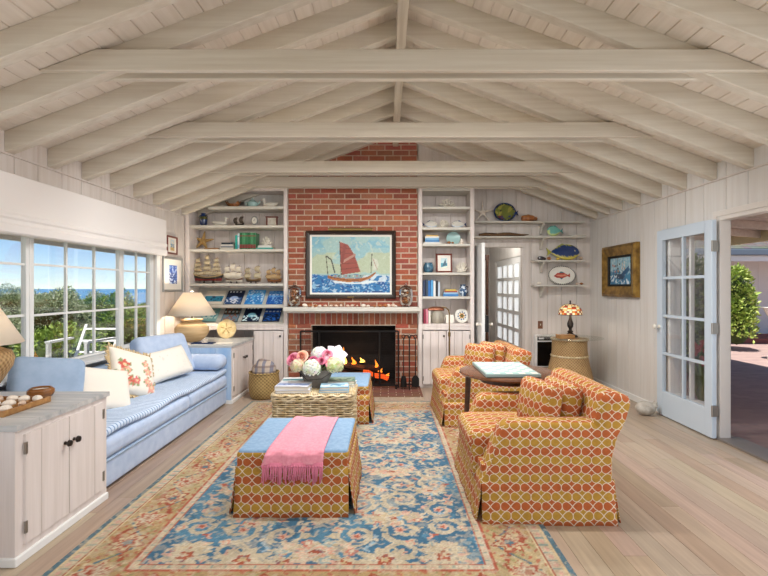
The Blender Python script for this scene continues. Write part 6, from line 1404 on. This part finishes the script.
fish('fish_plaque', 'aqua striped ceramic fish on the second alcove shelf', (X_(555, ya), ya, SZ[2]+.008), .24, .155, ('#7cc0b4', '#4f8f8c', '#c9d890', 1), sg=1)
lathe_thing('shallow_dish', 'flat white dish lying at the right end of the second alcove shelf', 'dish', (X_(577, ya), ya-.01, SZ[2]), [(.001, 0), (.08, 0), (.125, .018), (.125, .022), (.08, .006), (.001, .006)], M['whiteware'], n=28, sc=(1.05, .5, 1))
fish('fish_platter', 'large navy blue ceramic fish with yellow fins on the third alcove shelf', (X_(564, ya), 6.76, SZ[3]+.006), .50, .235, ('#1f3a70', '#a8a848', '#d2c25a'), sg=-1, seed=2)
mb = MB(); mb.ell((0, 0, .03), (.055, .035, .03), 12, 8); mb.ell((.045, 0, .022), (.03, .025, .022), 10, 6); tag(mb.build('dark_shell', mat('dark purple shell', '#2a1f2c', .2, coat=.5), loc=(X_(541, 6.71), 6.71, SZ[3]), smooth=180), 'dark purple shell left of the navy fish', 'shell')
shell(3, (X_(549, 6.70), 6.70, SZ[3]+.026), .075, (0, 0, .6), 'orange brown shell beside the navy fish head'); shell(1, (X_(581, 6.70), 6.70, SZ[3]+.03), .095, (0, .4, 1.2), 'reddish spiral shell at the right of the navy fish')
mb = MB(); mb.ell((0, 0, .02), (.03, .02, .02), 8, 6); tag(mb.build('yellow_shell', mat('yellow shell', '#d8b84a', .3), loc=(X_(558, 6.69), 6.69, SZ[3]), smooth=180), 'small yellow shell under the navy fish', 'shell')
cv = Cv(.42, .30, .005, '#e9e6dc'); cv.poly([(-.115, -.01), (-.06, .035), (.04, .04), (.10, .01), (.13, .035), (.13, -.03), (.09, -.012), (.02, -.04), (-.07, -.035)], '#b0473e'); cv.poly([(-.09, -.0), (-.04, .012), (.06, .016), (.09, .0), (0, -.02)], '#d98a72'); cv.poly([(-.04, .036), (.0, .062), (.05, .04)], '#39707a'); cv.poly([(-.03, -.036), (.0, -.06), (.03, -.036)], '#39707a'); cv.disc(-.085, .004, .006, '#182028')
t_ = plate('fish_platter', 'oval white platter painted with a red fish on the lowest alcove shelf', (X_(562.5, ya), 6.77, SZ[4]+.004), .40, .275, cv, M['whiteware'], .15)
mb = MB(); n = 44
for k in range(n): a = 2*PI*k/n; mb.ell((.197*math.cos(a), -.030, .1375+.135*math.sin(a)), (.008, .005, .008), 7, 5)
mb.build('rim_beads', mat('dark beads', '#3a3a40', .3), t_, smooth=180, weld=False)
shell(0, (X_(539, 6.70), 6.70, SZ[4]+.022), .07, (0, 0, 0), 'white shell at the left end of the lowest alcove shelf')
for px, k, s, lb in ((577.5, 1, .06, 'small dark spiral shell right of the red fish platter'), (581.5, 3, .055, 'small red shell at the right end of the lowest alcove shelf')): shell(k, (X_(px, 6.70), 6.70, SZ[4]+s*.33), s, (0, 0, px), lb)

# ---------------------------------------------------------------- lamps
def shade_lamp(label, loc, potprof, pot_m, z_sh, r0, r1, hsh, watts, pname='base'):
    t_ = thing('table_lamp', label, 'table lamp', loc, 0, 'linen shaded table lamps')
    mb = MB(); mb.lathe(potprof, n=40); mb.build(pname, pot_m, t_, smooth=60)
    zp = potprof[-1][1]; mb = MB(); mb.tube([(0, 0, zp-.01), (0, 0, z_sh+.07)], .008, 8); mb.tube([(0, 0, z_sh+hsh-.03), (0, 0, z_sh+hsh+.012)], .004, 6)
    for a in (0, 2.1, 4.2): mb.tube([(0, 0, z_sh+hsh-.02), (r1*.97*math.cos(a), r1*.97*math.sin(a), z_sh+hsh-.004)], .003, 4)
    mb.tube([(-.06*math.cos(0), 0, z_sh+.06), (-.07, 0, z_sh+.14), (0, 0, z_sh+hsh-.025), (.07, 0, z_sh+.14), (.06, 0, z_sh+.06)], .002, 4)
    mb.build('stem', M['brass'], t_, smooth=60)
    mb = MB(); mb.lathe([(r0, z_sh), (r1, z_sh+hsh)], n=48, cap=False); mb.build('lamp_shade', M['lampshade'], t_, smooth=180, solid=.003)
    mb = MB(); mb.lathe([(.001, z_sh+.07), (.016, z_sh+.07), (.016, z_sh+.09), (.03, z_sh+.12), (.026, z_sh+.145), (.001, z_sh+.155)], n=14); mb.build('bulb', mat('lamp bulb', '#ffe2b0', .5, emit='#ffd79a', es=6) if 'lamp bulb' not in bpy.data.materials else bpy.data.materials['lamp bulb'], t_, smooth=180)
    mb = MB(); mb.ell((0, 0, z_sh+hsh+.025), (.02, .014, .016), 10, 6); mb.build('finial', M['shell_white'], t_, smooth=180)
    if watts:
        d_ = bpy.data.lights.new('lamp_light', 'POINT'); d_.energy = watts; d_.color = (1, .87, .7); d_.shadow_soft_size = .04; l_ = bpy.data.objects.new('lamp_light', d_); COL.objects.link(l_); l_.location = (loc[0], loc[1], loc[2]+z_sh+.2)
    return t_
pot = [(.001, 0), (.10, 0), (.12, .01), (.175, .06), (.205, .12), (.205, .17), (.175, .215), (.13, .24), (.115, .25), (.12, .265), (.135, .27), (.132, .285), (.09, .29), (.001, .292)]
lampF = shade_lamp('lit table lamp with a straw coloured pot base on the far corner cabinet', (X_(192, 5.86), 5.86, .7005), pot, M['pottery'], .335, .29, .105, .285, 22, 'pot_base')
wk = [(.001, 0), (.09, 0), (.10, .015), (.10, .03), (.16, .12), (.205, .2), (.215, .25), (.2, .29), (.12, .33), (.06, .345), (.05, .36), (.001, .362)]
lampN = shade_lamp('unlit wicker based table lamp with a cream shade on the near cabinet', (-2.50, 2.74, .7005), wk, M['wicker'], .345, .262, .10, .285, 0, 'wicker_base')
# things on the far corner cabinet
lathe_thing('straw_vase', 'round straw coloured vase behind the lit lamp in the window corner', 'vase', (-2.665, 6.175, .7005), [(.001, 0), (.06, 0), (.11, .04), (.135, .11), (.125, .18), (.08, .225), (.05, .235), (.055, .25), (.04, .25), (.001, .22)], M['pottery'])
mb = MB(); mb.lathe([(.001, 0), (.018, 0), (.02, .03), (.009, .045), (.016, .06), (.016, .075), (.001, .085)], n=12); tag(mb.build('bud_vase', M['whiteware'], loc=(-2.64, 5.58, .7005)), 'tiny white bud vase at the window end of the far corner cabinet', 'vase')
t_ = thing('sand_dollar', 'large pale sand dollar disc leaning on the far corner cabinet right of the lamp', 'sand dollar', (X_(226, 6.2), 6.2, .7005), 0, None, (-.2, 0, 0))
mb = MB(); mb.lathe([(.001, -.012), (.10, -.012), (.13, -.004), (.13, .004), (.10, .012), (.001, .018)], (0, 0, .128), 36, rot=(PI/2, 0, 0)); mb.build('disc', mat('sand dollar', '#d9c69a', .8, col2='#c2a874', scale=(20, 20, 20), bmp=.3), t_)
mb = MB()
for k in range(5): a = PI/2+2*PI*k/5; mb.tube([(.02*math.cos(a), -.017, .128+.02*math.sin(a)), (.075*math.cos(a), -.014, .128+.075*math.sin(a))], [.004, .009], 6)
mb.ell((0, -.018, .128), (.014, .006, .014), 10, 6); mb.build('petal_marks', mat('sand dollar marks', '#a08a5a', .8), t_, smooth=60)
t_ = thing('small_tray', 'small dark blue tray on the far cabinet under the lamp', 'tray', (X_(203, 5.58), 5.60, .7005)); mb = MB(); mb.box(-.13, .13, -.055, .055, 0, .008); [mb.box(*q) for q in ((-.13, .13, -.055, -.05, .008, .016), (-.13, .13, .05, .055, .008, .016), (-.13, -.125, -.05, .05, .008, .016), (.125, .13, -.05, .05, .008, .016))]; mb.build('tray_body', mat('navy lacquer', '#2e3c5c', .25), t_, smooth=0)
coral('coral', 'piece of white coral lying on the small blue tray', (X_(204, 5.58), 5.60, .709), .10, .05, M['shell_white'], 9, 14)
mb = MB(); mb.box(-.11, .11, -.08, .08, 0, .003); o = mb.build('paper_sheet', mat('paper', '#e8e4da', .7), smooth=0); o.location = (X_(222, 5.62), 5.66, .7005); o.rotation_euler = (0, 0, .2); tag(o, 'loose white sheet of paper on the far corner cabinet', 'paper')
# near cabinet: tray of shells, bowl
t_ = thing('shell_tray', 'divided oak tray of shells on the near white cabinet', 'tray', (-2.165, 2.575, .7005)); w, d = .30, .34
mb = MB(); mb.box(-w/2, w/2, -d/2, d/2, 0, .006)
for q in ((-w/2, w/2, -d/2, -d/2+.008), (-w/2, w/2, d/2-.008, d/2), (-w/2, -w/2+.008, -d/2+.008, d/2-.008), (w/2-.008, w/2, -d/2+.008, d/2-.008)): mb.box(*q, .006, .034)
mb.build('tray_body', M['oak'], t_, smooth=0, bevel=.0015); mb = MB()
for k in (1, 2): mb.box(-w/2+.008, w/2-.008, -d/2+d*k/3-.002, -d/2+d*k/3+.002, .006, .028)
for k in (1, 2, 3): mb.box(-w/2+w*k/4-.002, -w/2+w*k/4+.002, -d/2+.008, d/2-.008, .006, .028)
mb.build('divider', M['oak'], t_, smooth=0); 
for i in range(4):
    for j in range(3): shell((0, 0, 1, 0)[(i+j*3) % 4], (-2.165-w/2+w*(i+.5)/4, 2.575-d/2+d*(j+.5)/3, .7005+.03), .066 if (i+j) % 4 != 2 else .075, (0, 0, i*1.3+j*.8+.3), 'white and tan shell in a compartment of the oak tray', 'shells in the oak tray')
t_ = thing('wooden_bowl', 'squat polished wooden bowl behind the shell tray on the near cabinet', 'bowl', (-2.155, 2.85, .7005))
mb = MB(); mb.lathe([(.001, 0), (.045, 0), (.06, .008), (.073, .03), (.072, .048), (.058, .062), (.052, .06), (.058, .046), (.052, .02), (.001, .014)], n=36); mb.build('bowl', M['bowlwood'], t_); mb = MB(); mb.lathe([(.001, .048), (.055, .05), (.001, .0505)], n=30); mb.build('lining', mat('pale lining', '#cfc9bc', .4), t_)

# ---------------------------------------------------------------- basket with blanket
t_ = thing('seagrass_basket', 'round seagrass basket before the left bookcase', 'basket', (-1.565, 5.80, 0))
mb = MB(); mb.lathe([(.001, .004), (.155, .004), (.17, .02), (.185, .1), (.19, .2), (.183, .29), (.186, .315), (.176, .315), (.172, .29), (.178, .2), (.172, .1), (.155, .03), (.001, .02)], n=48); mb.build('basket_body', M['seagrass'], t_, smooth=180)
mb = MB(); mb.tube([(.182*math.cos(2*PI*i/40), .182*math.sin(2*PI*i/40), .318+.004*math.sin(i*2)) for i in range(40)], .012, 6, closed=True); mb.build('rim', M['seagrass'], t_, smooth=180)
m, t, b = principled('plaid wool'); tc = nn(t, 'TexCoord'); sp = nn(t, 'SeparateXYZ'); t.links.new(tc.outputs['Object'], sp.inputs[0])
sx_ = mth(t, 'LESS_THAN', mth(t, 'FRACT', mth(t, 'MULTIPLY', sp.outputs[0], 11)), .4); sz_ = mth(t, 'LESS_THAN', mth(t, 'FRACT', mth(t, 'MULTIPLY', sp.outputs[2], 13)), .35)
t.links.new(mixc(t, mth(t, 'MULTIPLY', sz_, .6), mixc(t, sx_, C('#b9a99a'), C('#7d7c88')), C('#6d5a58')), b.inputs['Base Color']); b.inputs['Roughness'].default_value = .95
mb = MB(); mb.ell((0, 0, .33), (.145, .12, .15), 22, 14, fn=lambda d: 1+.06*math.sin(6*d.x+4*d.z)+.05*math.cos(9*d.y)); tag(mb.build('plaid_blanket', m, loc=(-1.565, 5.80, 0), smooth=180), 'rolled plaid wool blanket in the seagrass basket', 'blanket')

# ---------------------------------------------------------------- trunk top: books and flowers
zt = .011+.4315; FZ = .045
def cover(seed, w, h, pal): return art(w, h, seed, pal, 2)
G = 'books on the wicker trunk'
def tb(w, h, t, col, x, y, z, rz, lb, pal=None, seed=0): book(w, h, t, col, (x, y, z), (0, 0, rz), lb, G, cover(seed, w, h, pal) if pal else None)
tb(.30, .23, .026, '#c9ccd4', -.855, 4.205, zt, .04, 'grey book at the bottom of the front left stack on the wicker chest'); tb(.30, .22, .032, '#d6d6dc', -.86, 4.205, zt+.027, -.03, 'pale grey picture book topping the front left stack on the wicker chest', ('#d4d6dc', '#8f9fc0', '#5f6f9a', '#b0a8a0'), 71)
tb(.24, .2, .05, '#dcdcda', -.905, 4.46, zt, .1, 'thick white book with a teal picture at the back left of the wicker chest', ('#dddedc', '#3f8c98', '#2a5f6c', '#b8bcbc'), 72)
tb(.26, .2, .022, '#7fb0cf', -.49, 4.21, zt, .05, 'light blue book at the bottom of the front right stack on the wicker chest'); tb(.255, .19, .026, '#8fbcd4', -.49, 4.21, zt+.023, .10, 'sky blue picture book topping the front right stack on the wicker chest', ('#a6cbe0', '#5f94b4', '#d8e6ec', '#e6eef2'), 73)
tb(.28, .22, .024, '#e4e2da', -.455, 4.455, zt, -.06, 'white book under the green one at the back right of the wicker chest'); tb(.27, .21, .03, '#5f7a68', -.455, 4.455, zt+.025, .05, 'dark green landscape book at the back right of the wicker chest', ('#7c9484', '#3f5a48', '#a4b49c', '#dcdcd0'), 74)
pv = thing('flower_planter', 'boat shaped grey stone planter holding the flowers on the wicker chest', 'planter', (-.68, 4.36, zt))
mb = MB(); n = 28
def boat(u, v): a = 2*PI*u; sx = .09+.085*v; sy = .06+.035*v; return (sx*math.copysign(abs(math.cos(a))**.8, math.cos(a)), sy*math.copysign(abs(math.sin(a))**.9, math.sin(a)), .165*v+.02*v*abs(math.cos(a))**4)
mb.grid(boat, n, 8, cu=True); mb.add([boat(i/n, 0) for i in range(n)], [tuple(range(n))]); mb.add([(p[0]*.92, p[1]*.9, p[2]-.02) for p in (boat(i/n, 1) for i in range(n))], [tuple(range(n))]); mb.build('bowl', M['stonegrey'], pv, smooth=60, weld=True)
mb = MB(); mb.tube([(-.165, -.035, .15), (-.07, -.09, .08), (.06, -.088, .09), (.165, -.035, .155)], .004, 6); mb.build('twine', M['darkframe'], pv)
FG = 'flowers in the grey planter'
def bloom(name, loc, R_, col, col2, label, kind='hydrangea', seed=1):
    r = random.Random(seed); loc = (-.68+(loc[0]+.68)*1.22, loc[1], loc[2]+FZ); R_ *= 1.18; er = (0, 0, 0) if kind == 'hydrangea' else (.95, 0, (loc[0]+.68)*2.5); t_ = thing(name, label, 'flower', loc, 0, FG, er); mb = MB()
    if kind == 'hydrangea':
        n = 130
        for i in range(n):
            z = 1-2*(i+.5)/n
            if z < -.65: continue
            a = i*2.39996; q = math.sqrt(1-z*z); d = Vector((q*math.cos(a), q*math.sin(a), z)); u = d.orthogonal().normalized(); w = d.cross(u); s = R_*.24; mb.col = tuple(x*r.uniform(.85, 1.08) for x in (C(col) if r.random() < .75 else C(col2)))
            a0 = r.uniform(0, 6)
            for k in range(4):
                b0 = a0+k*PI/2; e = u*math.cos(b0)+w*math.sin(b0); f_ = u*math.cos(b0+.8)+w*math.sin(b0+.8); g = u*math.cos(b0-.8)+w*math.sin(b0-.8); c0 = d*R_*r.uniform(.9, 1.02)
                mb.add([c0, c0+g*s*.62+d*s*.1, c0+e*s+d*s*.02, c0+f_*s*.62+d*s*.1], [(0, 1, 2, 3)])
    elif kind == 'rose':
        for ring_, (q, n, tl_) in enumerate(((.28, 3, .15), (.5, 4, .35), (.75, 5, .7), (1.0, 6, 1.15))):
            for k in range(n):
                a = 2*PI*k/n+ring_*.6; mb.col = tuple(x*r.uniform(.92, 1.05) for x in (C(col2) if ring_ < 2 else C(col)))
                def fn(u, v, a=a, q=q, n=n, tl_=tl_): th_ = a+(u-.5)*2*PI/n*1.35; rad = R_*q*(.35+.65*v); return (rad*math.cos(th_), rad*math.sin(th_), R_*(.95*math.sin(v*1.5)*(1.25-q*.5)-tl_*.25*v-.15))
                mb.grid(fn, 5, 4)
    else:
        for k in range(6):
            a = 2*PI*k/6; mb.col = C(col) if k % 2 else C(col2)
            def fn(u, v, a=a): d = Vector((math.cos(a), math.sin(a), 0)); s = Vector((-d.y, d.x, 0)); return d*R_*v*1.0+s*R_*.36*(u-.5)*2*math.sin(PI*min(1, v*.92+.05))+Vector((0, 0, R_*(.9*v-.75*v*v)))
            mb.grid(fn, 4, 7)
    mb.build('petals', vcol(f'petals {name}', .7, sheen=.1) if f'petals {name}' not in bpy.data.materials else bpy.data.materials[f'petals {name}'], t_, smooth=180 if kind != 'hydrangea' else 0, weld=False)
    base = Vector((-.68, 4.36, zt+.09)); mb = MB(); v = Euler(er).to_matrix().transposed() @ (base-Vector(loc)); mb.tube([(0, 0, 0), v*.5+Vector((0, 0, .004)), v], .004, 5); mb.build('stem', M['stem'], t_); return t_
bloom('hydrangea', (-.70, 4.245, zt+.15), .072, '#eceedd', '#dfe6c4', 'white hydrangea head at the front of the bouquet', seed=1); bloom('hydrangea', (-.53, 4.30, zt+.165), .07, '#dfe0b4', '#c9d08e', 'pale green hydrangea head at the right of the bouquet', seed=2)
bloom('hydrangea', (-.665, 4.43, zt+.245), .07, '#efe9e4', '#e8dcd6', 'white hydrangea head at the top middle of the bouquet', seed=3); bloom('hydrangea', (-.815, 4.29, zt+.165), .058, '#e2d8ae', '#e8c8b4', 'cream hydrangea head at the lower left of the bouquet', seed=4)
bloom('rose', (-.845, 4.31, zt+.215), .06, '#e79ab0', '#d8708e', 'pink rose at the far left of the bouquet', 'rose', 5); bloom('rose', (-.785, 4.33, zt+.235), .058, '#edc0a4', '#e4a288', 'peach rose beside the pink rose in the bouquet', 'rose', 6)
bloom('rose', (-.70, 4.33, zt+.20), .042, '#c95f86', '#b04470', 'deep pink rose above the white hydrangea', 'rose', 7); bloom('rose', (-.595, 4.36, zt+.255), .046, '#e08aa0', '#d2708c', 'small pink rose at the top right of the bouquet', 'rose', 8)
bloom('lily', (-.535, 4.40, zt+.24), .10, '#eee6ea', '#e2d2da', 'pale open lily at the top right of the bouquet', 'lily', 9); bloom('lily', (-.575, 4.3, zt+.20), .055, '#d4546c', '#e0909c', 'small red pink lily above the pale green hydrangea', 'lily', 10); bloom('rose', (-.63, 4.27, zt+.21), .034, '#d0708e', '#b84a6c', 'tiny magenta rose in the middle of the bouquet', 'rose', 11)
mb = MB(); r = random.Random(33)
for i in range(34):
    a = r.uniform(0, 2*PI); l = r.uniform(.07, .12); p = Vector((-.68+.1*math.cos(a), 4.36+.06*math.sin(a), zt+.15+r.uniform(0, .07))); d = Vector((math.cos(a)*.7, math.sin(a)*.7, r.uniform(.2, 1))).normalized(); s = d.cross(Vector((0, 0, 1))).normalized()*l*.22; k = r.random(); mb.col = (k, k, k); mb.add([p, p+d*l*.5+s, p+d*l, p+d*l*.5-s], [(0, 1, 2, 3)])
for k in range(5): p = Vector((-.81, 4.40, zt+.30+.022*k)); mb.col = (.8,)*3; [mb.add([p, p+Vector((sx*.02, 0, .012)), p+Vector((sx*.035, 0, .03)), p+Vector((sx*.012, 0, .025))], [(0, 1, 2, 3)]) for sx in (-1, 1)]
lv = mb.build('greenery', M['darkgreen'], smooth=0, weld=False); lv.parent = pv
# ---------------------------------------------------------------- door stop
ds = thing('doorstop', 'round pale carved stone doorstop on the floor at the foot of the french door', 'doorstop', (2.80, 4.99, 0))
mb = MB(); mb.ell((0, 0, .075), (.105, .085, .076), 22, 14, fn=lambda d: 1+.05*math.sin(14*math.atan2(d.z, d.x))*abs(d.y)); mb.build('body', M['doorstop'], ds, smooth=180)
mb = MB(); mb.ell((.075, -.02, .105), (.042, .04, .035), 14, 10); mb.build('head', M['doorstop'], ds, smooth=180); mb = MB(); [mb.ell((.095, -.02+sy*.02, .138), (.012, .008, .016), 8, 6) for sy in (-1,)]; mb.build('ear', M['doorstop'], ds, smooth=180); mb = MB(); mb.ell((.095, 0, .138), (.012, .008, .016), 8, 6); mb.build('ear', M['doorstop'], ds, smooth=180)
